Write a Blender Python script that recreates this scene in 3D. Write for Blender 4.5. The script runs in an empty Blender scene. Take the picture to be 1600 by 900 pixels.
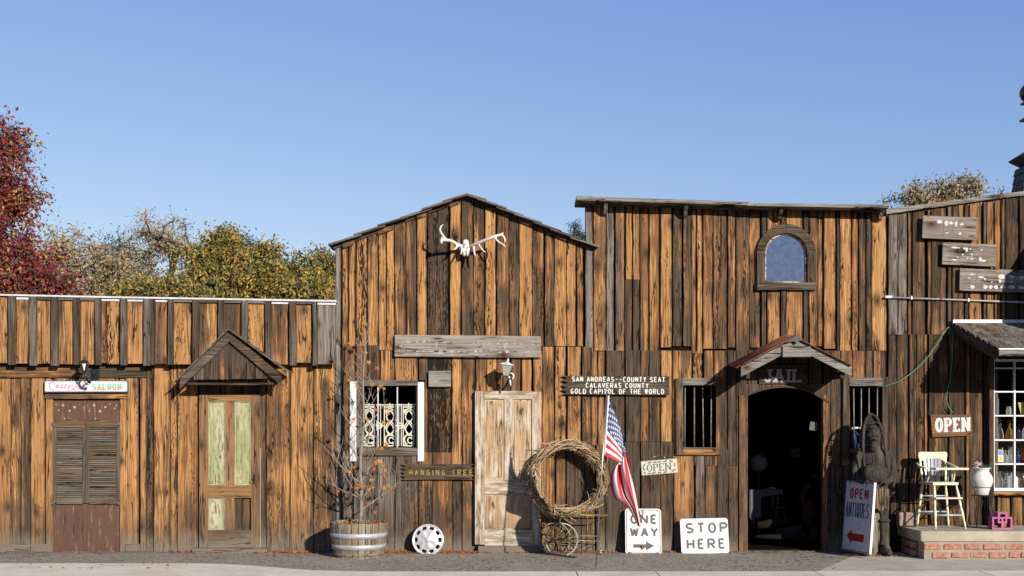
import bpy, bmesh, math, random
import numpy as np
from mathutils import Vector, Matrix, noise as mnoise
rnd = random.Random(7)
sc = bpy.context.scene
col = sc.collection
# survey of the street: the wall line is Y = 0, the eye stands 15 m in front of it at 1.6 m
FOC, DIST, EYE = 1800.0, 15.0, 1.6
def at(px, py, d=0.0):
    """real-world point, d metres in front of the wall line, measured from the photo survey"""
    k = (DIST - d) / FOC
    return Vector(((px - 800) * k, -d, EYE + (670 - py) * k))
def X(px, d=0.0): return (px - 800) * (DIST - d) / FOC
def Z(py, d=0.0): return EYE + (670 - py) * (DIST - d) / FOC

# ------------------------------------------------------------------ mesh builder
ORG = {}
class MB:
    def __init__(s):
        s.v = []; s.f = []; s.uv = []; s.c = []; s.m = []; s.sm = []; s.e = []
    def face(s, idx, uv=None, c=None, m=0, smooth=False, e=None):
        s.f.append(tuple(idx)); n = len(idx); s.e.extend(e if e else [(.5, .5)] * n)
        s.uv.extend(uv if uv else [(0.0, 0.0)] * n)
        s.c.extend(c if c else [(0.5, 0.5, 0.0, 0.5)] * n)
        s.m.append(m); s.sm.append(smooth)
    def vert(s, p):
        s.v.append((p[0], p[1], p[2])); return len(s.v) - 1
    def quad(s, p0, p1, p2, p3, **k):
        i = [s.vert(p) for p in (p0, p1, p2, p3)]; s.face(i, **k)
    # box given by a matrix (centre and axes), sizes, grain axis
    def box(s, M, sx, sy, sz, g=2, tone=.5, grey=0., holes=0., m=0, off=None, toneR=None, bev=0.0):
        if not isinstance(M, Matrix): M = Matrix.Translation(Vector(M))
        h = (sx / 2, sy / 2, sz / 2)
        ox, oy = off if off else (rnd.uniform(0, 60), rnd.uniform(0, 60))
        al = rnd.random()
        tr = tone if toneR is None else toneR
        if bev <= 0:
            P = [Vector((x * h[0], y * h[1], z * h[2])) for x in (-1, 1) for y in (-1, 1) for z in (-1, 1)]
            F = [(0, 1, 3, 2), (4, 6, 7, 5), (0, 4, 5, 1), (2, 3, 7, 6), (0, 2, 6, 4), (1, 5, 7, 3)]
            NA = [0, 0, 1, 1, 2, 2]
        else:
            b = min(bev, min(h) * .45)
            P = []; key = {}
            def pv(x, y, z):
                k = (round(x, 6), round(y, 6), round(z, 6))
                if k not in key: key[k] = len(P); P.append(Vector(k))
                return key[k]
            F = []; NA = []
            for a in range(3):
                b1, c1 = (a + 1) % 3, (a + 2) % 3
                for sg in (-1, 1):
                    q = []
                    for (u, w) in ((-1, -1), (1, -1), (1, 1), (-1, 1)):
                        p = [0, 0, 0]; p[a] = sg * h[a]; p[b1] = u * (h[b1] - b); p[c1] = w * (h[c1] - b); q.append(pv(*p))
                    if sg < 0: q.reverse()
                    F.append(tuple(q)); NA.append(a)
            for a in range(3):      # edges along axis a
                b1, c1 = (a + 1) % 3, (a + 2) % 3
                for u in (-1, 1):
                    for w in (-1, 1):
                        q = []
                        for (e, wh) in ((-1, 0), (1, 0), (1, 1), (-1, 1)):
                            p = [0, 0, 0]; p[a] = e * (h[a] - b)
                            if wh == 0: p[b1] = u * h[b1]; p[c1] = w * (h[c1] - b)
                            else: p[b1] = u * (h[b1] - b); p[c1] = w * h[c1]
                            q.append(pv(*p))
                        if u * w < 0: q.reverse()
                        F.append(tuple(q)); NA.append(b1)
            for x in (-1, 1):
                for y in (-1, 1):
                    for z in (-1, 1):
                        q = [pv(x * h[0], y * (h[1] - b), z * (h[2] - b)), pv(x * (h[0] - b), y * h[1], z * (h[2] - b)), pv(x * (h[0] - b), y * (h[1] - b), z * h[2])]
                        if x * y * z < 0: q.reverse()
                        F.append(tuple(q)); NA.append(0)
        base = len(s.v)
        for p in P: s.vert(M @ p)
        for f, na in zip(F, NA):
            uv = []; cc = []
            rest = [a for a in (0, 1, 2) if a != g]
            for i in f:
                p = P[i]
                if na == g: u, w = p[rest[0]], p[rest[1]]
                else:
                    ac = [a for a in rest if a != na]
                    ac = ac[0] if ac else rest[0]
                    u, w = p[ac] + (0.5 if na == rest[0] else 0), p[g]
                uv.append((u + ox, w + oy))
                wx = max(h[rest[0]], 1e-6)
                t = tone + (tr - tone) * (p[rest[0]] / wx * .5 + .5)
                cc.append((t, grey, holes, al))
            s.face([base + i for i in f], uv=uv, c=cc, m=m)
    def bar(s, a, b, w, t, up=Vector((0, 0, 1)), **k):
        """square timber from a to b; w = width across 'up', t = thickness"""
        a = Vector(a); b = Vector(b); d = b - a; L = d.length
        if L < 1e-6: return
        d.normalize(); side = d.cross(Vector(up))
        if side.length < 1e-4: side = d.cross(Vector((1, 0, 0)))
        side.normalize(); u2 = side.cross(d)
        M = Matrix(((side.x, u2.x, d.x, (a.x + b.x) / 2), (side.y, u2.y, d.y, (a.y + b.y) / 2), (side.z, u2.z, d.z, (a.z + b.z) / 2), (0, 0, 0, 1)))
        s.box(M, t, w, L, g=2, **k)
    # weathered plank with slightly ragged long edges; front at y = yf
    def plank(s, x0, x1, z0, z1, yf, th=.024, tl=.5, tr=.5, grey=0., holes=0., z1r=None, ox=0., oy=0., bx=0., alpha=.5, rag=.004, m=0, z0r=None, full=None):
        z1r = z1 if z1r is None else z1r; z0r = z0 if z0r is None else z0r
        w = x1 - x0
        if w < .004 or max(z1, z1r) - min(z0, z0r) < .004: return
        n = max(2, int((z1 - z0) / .11))
        rag = min(rag, w * .12)
        fx0, fx1 = full if full else (x0, x1)
        def tn(x):
            t = (x - fx0) / max(fx1 - fx0, 1e-5); return tl + (tr - tl) * min(max(t, 0), 1)
        sd = ox * 3.1
        rows = []
        for i in range(n + 1):
            t = i / n
            za = z0 + (z1 - z0) * t; zb = z0r + (z1r - z0r) * t
            jl = rag * (mnoise.noise((sd, za * 2.1, 0)) * 1.6 + mnoise.noise((sd, za * 9, 3)) * .8)
            jr = rag * (mnoise.noise((sd + 7, zb * 2.1, 5)) * 1.6 + mnoise.noise((sd + 7, zb * 9, 8)) * .8)
            ya = yf + .003 * mnoise.noise((sd, za * .8, 11)); yb = yf + .003 * mnoise.noise((sd, zb * .8, 17))
            rows.append((x0 + jl, x1 + jr, za, zb, ya, yb))
        base = len(s.v)
        for (a, b, za, zb, ya, yb) in rows:
            s.vert((a, ya, za)); s.vert((b, yb, zb)); s.vert((b, yf + th, zb)); s.vert((a, yf + th, za))
        def uvp(x, z, k=0): return (x - bx + ox + k, z + oy)
        for i in range(n):
            r0, r1 = rows[i], rows[i + 1]; b0 = base + 4 * i; b1 = b0 + 4
            cl = (tn(x0), grey, holes, alpha); cr = (tn(x1), grey, holes, alpha)
            s.face((b0, b0 + 1, b1 + 1, b1), uv=[uvp(r0[0], r0[2]), uvp(r0[1], r0[3]), uvp(r1[1], r1[3]), uvp(r1[0], r1[2])], c=[cl, cr, cr, cl], m=m, e=[((x0 - fx0) if abs(x0 - fx0) > .02 else 0., fx1 - x0), (x1 - fx0, (fx1 - x1) if abs(fx1 - x1) > .02 else 0.), (x1 - fx0, (fx1 - x1) if abs(fx1 - x1) > .02 else 0.), ((x0 - fx0) if abs(x0 - fx0) > .02 else 0., fx1 - x0)])
            s.face((b0 + 3, b0, b1, b1 + 3), uv=[uvp(r0[0], r0[2], -.03), uvp(r0[0], r0[2]), uvp(r1[0], r1[2]), uvp(r1[0], r1[2], -.03)], c=[cl] * 4, m=m)
            s.face((b0 + 1, b0 + 2, b1 + 2, b1 + 1), uv=[uvp(r0[1], r0[3]), uvp(r0[1], r0[3], .03), uvp(r1[1], r1[3], .03), uvp(r1[1], r1[3])], c=[cr] * 4, m=m)
        t = base + 4 * n
        s.face((t, t + 1, t + 2, t + 3), uv=[uvp(rows[-1][0], rows[-1][2])] * 4, c=[(.1, .4, 0, alpha)] * 4, m=m)
        s.face((base + 3, base + 2, base + 1, base), uv=[uvp(rows[0][0], rows[0][2])] * 4, c=[(.1, .2, 0, alpha)] * 4, m=m)
    def tube(s, pts, rad, n=8, m=0, smooth=True, cap=True, c=None):
        pts = [Vector(p) for p in pts]
        if not hasattr(rad, '__len__'): rad = [rad] * len(pts)
        base = len(s.v); prev = None
        for i, p in enumerate(pts):
            t = (pts[min(i + 1, len(pts) - 1)] - pts[max(i - 1, 0)])
            if t.length < 1e-9: t = Vector((0, 0, 1))
            t.normalize()
            if prev is None:
                a = Vector((0, 0, 1)) if abs(t.z) < .9 else Vector((1, 0, 0))
                u = t.cross(a).normalized()
            else:
                u = (prev - t * prev.dot(t))
                u = u.normalized() if u.length > 1e-6 else t.cross(Vector((0, 1, 0))).normalized()
            prev = u; w = t.cross(u)
            for k in range(n):
                a = 2 * math.pi * k / n
                s.vert(p + (u * math.cos(a) + w * math.sin(a)) * rad[i])
        cc = [c] * 4 if c else None
        L = 0
        for i in range(len(pts) - 1):
            L2 = L + (pts[i + 1] - pts[i]).length
            for k in range(n):
                k2 = (k + 1) % n
                ku, kv = k * .012, (k + 1) * .012
                s.face((base + i * n + k, base + i * n + k2, base + (i + 1) * n + k2, base + (i + 1) * n + k), uv=[(ku, L), (kv, L), (kv, L2), (ku, L2)], c=cc, m=m, smooth=smooth)
            L = L2
        if cap:
            s.face([base + k for k in range(n)][::-1], m=m, c=[c] * n if c else None); s.face([base + (len(pts) - 1) * n + k for k in range(n)], m=m, c=[c] * n if c else None)
    def lathe(s, prof, M, n=32, m=0, smooth=True, c=None, caps=True):
        """prof: list of (r, z); spun about local Z of M"""
        if not isinstance(M, Matrix): M = Matrix.Translation(Vector(M))
        base = len(s.v)
        for r, z in prof:
            for k in range(n):
                a = 2 * math.pi * k / n; s.vert(M @ Vector((r * math.cos(a), r * math.sin(a), z)))
        cc = [c] * 4 if c else None
        for i in range(len(prof) - 1):
            for k in range(n):
                k2 = (k + 1) % n; ku = k * .06
                s.face((base + i * n + k, base + i * n + k2, base + (i + 1) * n + k2, base + (i + 1) * n + k), uv=[(ku, prof[i][1]), (ku + .06, prof[i][1]), (ku + .06, prof[i + 1][1]), (ku, prof[i + 1][1])], c=cc, m=m, smooth=smooth)
        if caps:
            if prof[0][0] > 1e-4: s.face([base + k for k in range(n)][::-1], m=m, c=[c] * n if c else None)
            if prof[-1][0] > 1e-4: s.face([base + (len(prof) - 1) * n + k for k in range(n)], m=m, c=[c] * n if c else None)
    def prism(s, poly, M, th, m=0, c=None, g=0):
        """flat polygon (local x,z), front at local y=0, extruded to y=th"""
        base = len(s.v); n = len(poly)
        if not isinstance(M, Matrix): M = Matrix.Translation(Vector(M))
        ox, oy = rnd.uniform(0, 60), rnd.uniform(0, 60)
        for p in poly: s.vert(M @ Vector((p[0], 0, p[1])))
        for p in poly: s.vert(M @ Vector((p[0], th, p[1])))
        def U(p, k=0): return (p[1] + ox + k, p[0] + oy) if g == 0 else (p[0] + ox + k, p[1] + oy)
        ar = sum(poly[i][0] * poly[(i + 1) % n][1] - poly[(i + 1) % n][0] * poly[i][1] for i in range(n))
        fr = list(range(n)) if ar > 0 else list(range(n))[::-1]
        s.face([base + i for i in fr], uv=[U(poly[i]) for i in fr], c=[c] * n if c else None, m=m)
        s.face([base + n + i for i in fr[::-1]], uv=[U(poly[i]) for i in fr[::-1]], c=[c] * n if c else None, m=m)
        for q in range(n):
            i, j = fr[q], fr[(q + 1) % n]
            s.face((base + j, base + i, base + n + i, base + n + j), uv=[U(poly[j]), U(poly[i]), U(poly[i], .02), U(poly[j], .02)], c=[c] * 4 if c else None, m=m)
    def build(s, name, mats, parent=None, **props):
        me = bpy.data.meshes.new(name)
        org = Vector((0, 0, 0))
        if parent is not None: org = ORG.get(parent.name, Vector((0, 0, 0)))
        elif s.v and props.pop('recentre', True):
            a = np.array(s.v); org = Vector(((a[:, 0].min() + a[:, 0].max()) / 2, (a[:, 1].min() + a[:, 1].max()) / 2, a[:, 2].min()))
        props.pop('recentre', None)
        va = np.array(s.v, dtype=float).reshape(-1, 3) - np.array(org)
        me.from_pydata(va.tolist(), [], s.f)
        if not isinstance(mats, (list, tuple)): mats = [mats]
        for mt in mats: me.materials.append(mt)
        me.polygons.foreach_set('material_index', s.m)
        me.polygons.foreach_set('use_smooth', s.sm)
        ul = me.uv_layers.new(name='UVMap'); ul.data.foreach_set('uv', np.array(s.uv, dtype=np.float32).ravel())
        ue = me.uv_layers.new(name='Edge'); ue.data.foreach_set('uv', np.array(s.e, dtype=np.float32).ravel())
        ca = me.color_attributes.new('bd', 'FLOAT_COLOR', 'CORNER'); ca.data.foreach_set('color', np.array(s.c, dtype=np.float32).ravel())
        me.update()
        o = bpy.data.objects.new(name, me); col.objects.link(o)
        if parent is not None: o.parent = parent
        else: o.location = org
        ORG[o.name] = org
        for k, v in props.items(): o[k] = v
        return o
def thing(name, label, cat, loc, group=None):
    o = bpy.data.objects.new(name, None); col.objects.link(o); o.location = Vector(loc); o.empty_display_size = .1
    o['label'] = label; o['category'] = cat
    if group: o['group'] = group
    ORG[o.name] = Vector(loc); return o
def tag(o, label, cat, group=None):
    o['label'] = label; o['category'] = cat
    if group: o['group'] = group
    return o
def rotm(loc, rx=0, ry=0, rz=0):
    return Matrix.Translation(Vector(loc)) @ Matrix.Rotation(rz, 4, 'Z') @ Matrix.Rotation(ry, 4, 'Y') @ Matrix.Rotation(rx, 4, 'X')
R = math.radians

# ------------------------------------------------------------------ node helper
class NT:
    def __init__(s, name):
        s.mat = bpy.data.materials.new(name); s.mat.use_nodes = True; s.t = s.mat.node_tree; s.n = s.t.nodes
        s.bsdf = s.n['Principled BSDF']
    def link(s, a, b):
        if hasattr(a, 'is_output'): s.t.links.new(a, b)
        else:
            try: b.default_value = a
            except Exception: b.default_value = (a[0], a[1], a[2], 1.0)
    def new(s, typ, **kw):
        nd = s.n.new(typ)
        for k, v in kw.items(): setattr(nd, k, v)
        return nd
    def math(s, op, a, b=None, c=None, clamp=False):
        nd = s.new('ShaderNodeMath', operation=op, use_clamp=clamp); s.link(a, nd.inputs[0])
        if b is not None: s.link(b, nd.inputs[1])
        if c is not None: s.link(c, nd.inputs[2])
        return nd.outputs[0]
    def add(s, a, b): return s.math('ADD', a, b)
    def sub(s, a, b): return s.math('SUBTRACT', a, b)
    def mul(s, a, b): return s.math('MULTIPLY', a, b)
    def comb(s, x, y, z=0.0):
        nd = s.new('ShaderNodeCombineXYZ'); s.link(x, nd.inputs[0]); s.link(y, nd.inputs[1]); s.link(z, nd.inputs[2]); return nd.outputs[0]
    def sep(s, v):
        nd = s.new('ShaderNodeSeparateXYZ'); s.link(v, nd.inputs[0]); return nd.outputs
    def noise(s, v, scale=1., detail=2., rough=.5, dist=0., dim='3D'):
        nd = s.new('ShaderNodeTexNoise', noise_dimensions=dim); s.link(v, nd.inputs['Vector']); nd.inputs['Scale'].default_value = scale
        nd.inputs['Detail'].default_value = detail; nd.inputs['Roughness'].default_value = rough; nd.inputs['Distortion'].default_value = dist
        return nd.outputs['Fac']
    def vor(s, v, scale=1., feature='F1', dim='2D', rand=1.):
        nd = s.new('ShaderNodeTexVoronoi', feature=feature, voronoi_dimensions=dim); s.link(v, nd.inputs['Vector']); nd.inputs['Scale'].default_value = scale
        nd.inputs['Randomness'].default_value = rand; return nd
    def step(s, x, lo, hi, a=0., b=1.):
        nd = s.new('ShaderNodeMapRange', interpolation_type='SMOOTHSTEP'); s.link(x, nd.inputs[0]); s.link(lo, nd.inputs[1]); s.link(hi, nd.inputs[2]); s.link(a, nd.inputs[3]); s.link(b, nd.inputs[4])
        return nd.outputs[0]
    def lin(s, x, lo, hi, a=0., b=1.):
        nd = s.new('ShaderNodeMapRange'); s.link(x, nd.inputs[0]); s.link(lo, nd.inputs[1]); s.link(hi, nd.inputs[2]); s.link(a, nd.inputs[3]); s.link(b, nd.inputs[4]); return nd.outputs[0]
    def mix(s, f, a, b, mode='MIX'):
        nd = s.new('ShaderNodeMix', data_type='RGBA', blend_type=mode)
        s.link(f, nd.inputs[0])
        for v, i in ((a, 6), (b, 7)):
            if hasattr(v, 'is_output'): s.t.links.new(v, nd.inputs[i])
            else: nd.inputs[i].default_value = (v[0], v[1], v[2], 1)
        return nd.outputs[2]
    def uv(s):
        nd = s.new('ShaderNodeUVMap'); nd.uv_map = 'UVMap'; return nd.outputs[0]
    def obj(s): return s.new('ShaderNodeTexCoord').outputs['Object']
    def pos(s): return s.new('ShaderNodeNewGeometry').outputs['Position']
    def out(s, color, rough=.8, bump=None, bdist=.004, bstr=1., spec=.3, metal=0.):
        s.link(color, s.bsdf.inputs['Base Color']) if hasattr(color, 'is_output') else setattr(s.bsdf.inputs['Base Color'], 'default_value', (color[0], color[1], color[2], 1))
        s.link(rough, s.bsdf.inputs['Roughness']); s.bsdf.inputs['Specular IOR Level'].default_value = spec; s.link(metal, s.bsdf.inputs['Metallic'])
        if bump is not None:
            b = s.new('ShaderNodeBump'); b.inputs['Distance'].default_value = bdist; b.inputs['Strength'].default_value = bstr
            s.t.links.new(bump, b.inputs['Height']); s.t.links.new(b.outputs[0], s.bsdf.inputs['Normal'])
        return s.mat

def wood_material(name, dust=0.0, warmA=(.20, .085, .028), warmB=(.73, .395, .148), darkA=(.030, .022, .015), darkB=(.150, .106, .070),
                  greyA=(.075, .062, .052), greyB=(.34, .30, .26), gain=.64, mids=False, paint=None, peel=.5, peelw=.06, pscale=(9, 2.5), peel2=None):
    n = NT(name); uv = n.uv(); u, v, _ = n.sep(uv)
    at_ = n.new('ShaderNodeAttribute'); at_.attribute_name = 'bd'
    tone, grey, holes = n.sep(at_.outputs['Color']); alpha = at_.outputs['Alpha']
    # knots: grain flows round them
    kv = n.comb(n.mul(u, 4.2), n.mul(v, 1.25)); vo = n.vor(kv); px, py, _ = n.sep(vo.outputs['Position'])
    dx = n.sub(u, n.mul(px, 1 / 4.2)); dy = n.mul(n.sub(v, n.mul(py, 1 / 1.25)), .62)
    cr, cg, cb = n.sep(vo.outputs['Color'])
    act = n.step(cr, .42, .46)
    Rk = n.mul(act, n.lin(cg, 0, 1, .012, .040))
    r2 = n.add(n.mul(dx, dx), n.mul(dy, dy)); R2 = n.add(n.mul(Rk, Rk), 1e-7)
    q = n.math('DIVIDE', r2, n.mul(R2, 2.6)); ex = n.math('EXPONENT', n.mul(q, -1.0))
    wob = n.mul(n.sub(n.noise(n.comb(n.mul(u, 5), n.mul(v, 1.6)), detail=1.5), .5), .045)
    ug = n.add(n.sub(u, n.mul(dx, ex)), wob)
    rr = n.math('SQRT', r2)
    # growth rings with cathedral arches
    arch = n.noise(n.comb(n.mul(u, 3.2), n.mul(v, .55)), detail=1.0)
    ph = n.add(n.mul(ug, 150.), n.mul(arch, 70.)); ring = n.add(n.mul(n.math('SINE', ph), .5), .5)
    g1 = n.noise(n.comb(n.mul(ug, 70), n.mul(v, 1.3)), detail=3.5, rough=.6)
    g2 = n.noise(n.comb(n.mul(ug, 330), n.mul(v, 9)), detail=2)
    w1 = n.noise(n.comb(n.mul(ug, 11), n.mul(v, .55)), detail=3., rough=.55, dist=.3)
    w2 = n.noise(n.comb(n.mul(u, 2.5), n.mul(v, 2.2), 5.), detail=3.)
    knm = n.step(n.math('DIVIDE', rr, n.add(Rk, 1e-4)), .55, 1.9, 1., 0.)   # halo
    knc = n.step(n.math('DIVIDE', rr, n.add(Rk, 1e-4)), .25, .75, 1., 0.)
    t = n.add(tone, n.mul(n.sub(w1, .5), 1.15)); t = n.add(t, n.mul(n.sub(g1, .5), .8)); t = n.add(t, n.mul(n.sub(w2, .5), 1.0)); t = n.add(t, n.mul(n.sub(ring, .5), .10))
    t = n.sub(t, .07); mask = n.step(t, .10, .82)
    wc = n.mix(n.add(n.mul(n.step(g1, .28, .70), .8), n.mul(ring, .2)), warmA, warmB)
    wc = n.mix(n.mul(alpha, .5), wc, n.mix(g1, (.15, .07, .03), (.42, .215, .09)))
    dc = n.mix(n.step(g1, .3, .75), darkA, darkB)
    dc = n.mix(n.mul(n.step(w1, .45, .75), .5), dc, greyA)
    gc = n.mix(n.step(n.add(n.mul(g1, .7), n.mul(w1, .3)), .3, .68), greyA, greyB)
    mc = n.mix(g1, (.10, .055, .028), (.25, .135, .065)); mc = n.mix(alpha, mc, n.mix(g1, (.15, .062, .026), (.34, .16, .065))); c = n.mix(n.step(mask, .0, .42), dc, mc); c = n.mix(n.step(mask, .48, .98), c, wc) if mids else n.mix(mask, dc, wc)
    st_ = n.step(n.noise(n.comb(n.mul(ug, 26), n.mul(v, .8), 12.), detail=2.5), .50, .70, 0., .45 if mids else .15); c = n.mix(st_, c, n.mix(.5, c, (.05, .03, .018)))
    gm = n.step(n.add(grey, n.mul(n.sub(n.noise(n.comb(n.mul(ug, 8), n.mul(v, 1.1), 9.)), .5), .8)), .3, .75)
    c = n.mix(gm, c, gc)
    # knots
    kr = n.add(n.mul(n.math('SINE', n.mul(rr, 900.)), .5), .5)
    kcol = n.mix(kr, (.035, .016, .008), (.17, .075, .028))
    c = n.mix(n.mul(n.mul(knm, act), .75), c, kcol)
    c = n.mix(n.mul(knc, act), c, (.018, .009, .006))
    # grime gathered along the plank edges, smudges round the knots
    ed = n.new('ShaderNodeUVMap'); ed.uv_map = 'Edge'; e0, e1, _ = n.sep(ed.outputs[0]); em = n.math('MINIMUM', e0, e1)
    en = n.noise(n.comb(n.mul(u, 18), n.mul(v, 3.2), 21.), detail=3)
    eg = n.step(n.sub(em, n.mul(n.sub(en, .47), .05)), .0, .012, .8, 0.)
    bl = n.noise(n.comb(n.mul(ug, 10), n.mul(v, 6.5), 31.), detail=4, rough=.6, dist=.4); bm = n.step(bl, .57, .74, 0., .55)
    kh = n.step(n.math('DIVIDE', rr, n.add(Rk, 1e-4)), 1., 3.6, .5, 0.)
    c = n.mix(n.math('MAXIMUM', bm, n.mul(kh, act)), c, n.mix(g1, (.035, .022, .014), (.14, .085, .05)))
    c = n.mix(eg, c, (.016, .012, .009))
    # checks and cracks
    cn = n.noise(n.comb(n.mul(ug, 17), n.mul(v, .75), 3.), detail=2.5, rough=.6)
    cl = n.step(n.math('ABSOLUTE', n.sub(cn, .5)), .005, .020, 1., 0.)
    cgate = n.step(n.noise(n.comb(n.mul(u, 5), n.mul(v, 1.8), 7.), detail=1), .46, .54)
    crack = n.mul(cl, cgate)
    fine = n.step(g2, .60, .72); fine = n.mul(fine, .55)
    # worm / rot pits, elongated
    hv = n.vor(n.comb(n.add(n.mul(u, 66), n.mul(w1, 2.)), n.mul(v, 10.5)))
    hg = n.noise(n.comb(n.mul(ug, 16), n.mul(v, 1.0), 2.), detail=2)
    hr = n.mul(n.math('MAXIMUM', n.sub(n.add(hg, n.mul(holes, .42)), .66), 0.), 2.4)
    pit = n.step(hv.outputs['Distance'], n.mul(hr, .75), n.add(hr, .02), 1., 0.)
    pit = n.mul(pit, n.step(hr, 0., .05))
    c = n.mix(n.mul(fine, .7), c, n.mix(.6, c, (.03, .02, .014)))
    c = n.mix(n.mul(crack, .93), c, (.008, .006, .005))
    c = n.mix(n.mul(pit, .95), c, (.010, .007, .005))
    if dust > 0:
        z = n.sep(n.pos())[2]
        dn = n.noise(n.comb(n.mul(u, 6), n.mul(v, 2.5), 1.), detail=3)
        sb = n.step(n.add(z, n.mul(n.sub(dn, .5), .9)), .22, .85, .60 * dust, 0.); c = n.mix(sb, c, n.mix(g1, (.032, .025, .020), (.115, .088, .066)))
        dm = n.step(n.add(z, n.mul(n.sub(dn, .5), .45)), .0, .34, dust, 0.)
        c = n.mix(n.mul(dm, n.sub(1., n.mul(crack, .8))), c, n.mix(g1, (.13, .105, .08), (.31, .265, .205)))
    h = n.add(n.mul(g1, .55), n.mul(g2, .3)); h = n.sub(h, n.mul(crack, 1.5)); h = n.sub(h, n.mul(pit, 2.2)); h = n.add(h, n.mul(ring, .12)); h = n.add(h, n.mul(n.mul(knm, act), .5))
    if paint is not None:
        pn = n.noise(n.comb(n.mul(u, pscale[0]), n.mul(v, pscale[1]), 4.), detail=5, rough=.65)
        pm = n.step(n.add(pn, n.mul(n.sub(g1, .5), .25)), peel - peelw, peel + peelw)
        p2 = n.noise(n.comb(n.mul(u, 40), n.mul(v, 10), 6.), detail=3)
        pc = n.mix(n.mul(p2, .35), paint, tuple(x * .6 for x in paint))
        if peel2: pc = n.mix(n.step(n.noise(n.comb(n.mul(u, 7), n.mul(v, 1.5), 8.), detail=3), .4, .62), pc, peel2)
        c = n.mix(pm, c, pc); h = n.add(n.mul(h, .6), n.mul(pm, .5))
    if gain != 1.0: c = n.mix(1., c, (gain, gain, gain), 'MULTIPLY')
    return n.out(c, rough=n.lin(g1, 0, 1, .75, .95), bump=h, bdist=.006, bstr=.8, spec=.18)

ALB = .66   # all pigments are stated at studio value and brought to outdoor albedo here
def plain(name, color, rough=.6, metal=0., spec=.4, var=.15, vscale=18., bump=0., bscale=60., dirt=None, dscale=6., damt=.4, wear=None, wth=.62):
    color = tuple(x * ALB for x in color); dirt = tuple(x * ALB for x in dirt) if dirt else None; wear = tuple(x * ALB for x in wear) if wear else None
    n = NT(name); p = n.obj()
    a = n.noise(p, vscale, 4., .6)
    c = n.mix(n.step(a, .3, .7), tuple(x * (1 - var) for x in color), tuple(min(1, x * (1 + var * .6)) for x in color))
    if dirt is not None: c = n.mix(n.mul(n.step(n.noise(p, dscale, 5., .65), .45, .75), damt), c, dirt)
    rg = n.lin(a, 0, 1, max(0, rough - .1), min(1, rough + .1))
    if wear is not None: c = n.mix(n.step(n.noise(p, 22., 6., .7), wth, wth + .04), c, wear)
    b = n.noise(p, bscale, 3., .6) if bump > 0 else None
    return n.out(c, rg, bump=b, bdist=bump if bump > 0 else .001, spec=spec, metal=metal)

M = {}
M['wall'] = wood_material('weathered_barn_wood', dust=.85, mids=True)
M['wood'] = wood_material('weathered_wood', mids=True)
M['greywood'] = wood_material('silver_grey_wood', greyA=(.085, .075, .065), greyB=(.38, .355, .32))
M['darkwood'] = wood_material('dark_stained_wood', warmA=(.09, .045, .022), warmB=(.20, .11, .05), gain=.5)
M['whitepaint'] = wood_material('white_painted_wood', paint=(.82, .82, .81), peel=.30, peelw=.04)
M['doorwhite'] = wood_material('chipped_white_door_wood', gain=.74, warmA=(.36, .24, .13), warmB=(.60, .45, .29), darkA=(.14, .10, .07), darkB=(.34, .27, .20), paint=(.60, .53, .43), peel=.49, peelw=.13, pscale=(16, 3.), dust=.5)
M['doorpanel'] = wood_material('bare_pale_door_panel', gain=.74, warmA=(.42, .29, .16), warmB=(.64, .49, .31), darkA=(.30, .18, .09), darkB=(.42, .28, .16), paint=(.62, .54, .43), peel=.57, peelw=.12, dust=.6)
M['greenpanel'] = wood_material('flaking_green_panel', warmA=(.36, .22, .11), warmB=(.60, .46, .30), darkA=(.30, .2, .1), darkB=(.42, .32, .2), paint=(.33, .40, .19), peel=.45, peelw=.06, pscale=(34, 7), peel2=(.50, .50, .34), gain=.68)
M['doorbrown'] = wood_material('brown_door_wood', dust=.9, warmA=(.24, .13, .055), warmB=(.42, .25, .12), darkA=(.13, .08, .04), darkB=(.26, .16, .085))
M['redply'] = wood_material('worn_red_brown_plywood', dust=.0, warmA=(.30, .2, .13), warmB=(.42, .34, .27), darkA=(.17, .10, .07), darkB=(.28, .22, .18), paint=(.145, .075, .055), peel=.42, peelw=.035, pscale=(26, 3.))
M['louvre'] = wood_material('grey_brown_louvre_wood', warmA=(.12, .07, .035), warmB=(.26, .17, .09), darkA=(.05, .038, .027), darkB=(.16, .13, .095), greyA=(.08, .068, .055), greyB=(.25, .22, .18))
M['redtrim'] = wood_material('rusty_red_door_trim', paint=(.13, .075, .065), peel=.54, peelw=.06, warmA=(.22, .09, .03), warmB=(.42, .19, .07))
M['fadesign'] = wood_material('faded_grey_sign_wood', warmA=(.20, .15, .11), warmB=(.40, .31, .23), darkA=(.10, .08, .065), darkB=(.24, .19, .155), greyA=(.16, .135, .115), greyB=(.42, .37, .32))
M['darksign'] = wood_material('dark_sign_wood', warmA=(.10, .07, .045), warmB=(.20, .15, .10), darkA=(.04, .03, .022), darkB=(.12, .09, .065), greyA=(.05, .042, .034), greyB=(.17, .145, .115))
M['chippaint'] = wood_material('chipped_white_lettering', warmA=(.20, .15, .11), warmB=(.40, .31, .23), darkA=(.10, .08, .065), darkB=(.24, .19, .155), greyA=(.16, .135, .115), greyB=(.42, .37, .32), paint=(.76, .76, .75), peel=.50, peelw=.05, pscale=(70, 45))
M['shake'] = wood_material('roof_shake', warmA=(.12, .09, .06), warmB=(.24, .19, .13), darkA=(.05, .042, .034), darkB=(.15, .125, .10), greyA=(.07, .065, .055), greyB=(.27, .25, .21))
M['barrel'] = wood_material('old_oak_staves', warmA=(.22, .15, .09), warmB=(.42, .32, .21), darkA=(.10, .08, .06), darkB=(.25, .20, .15), greyA=(.15, .13, .10), greyB=(.44, .39, .31), dust=.4, gain=.8)
M['black'] = plain('black_iron', (.012, .012, .013), .45, spec=.5)
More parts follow.
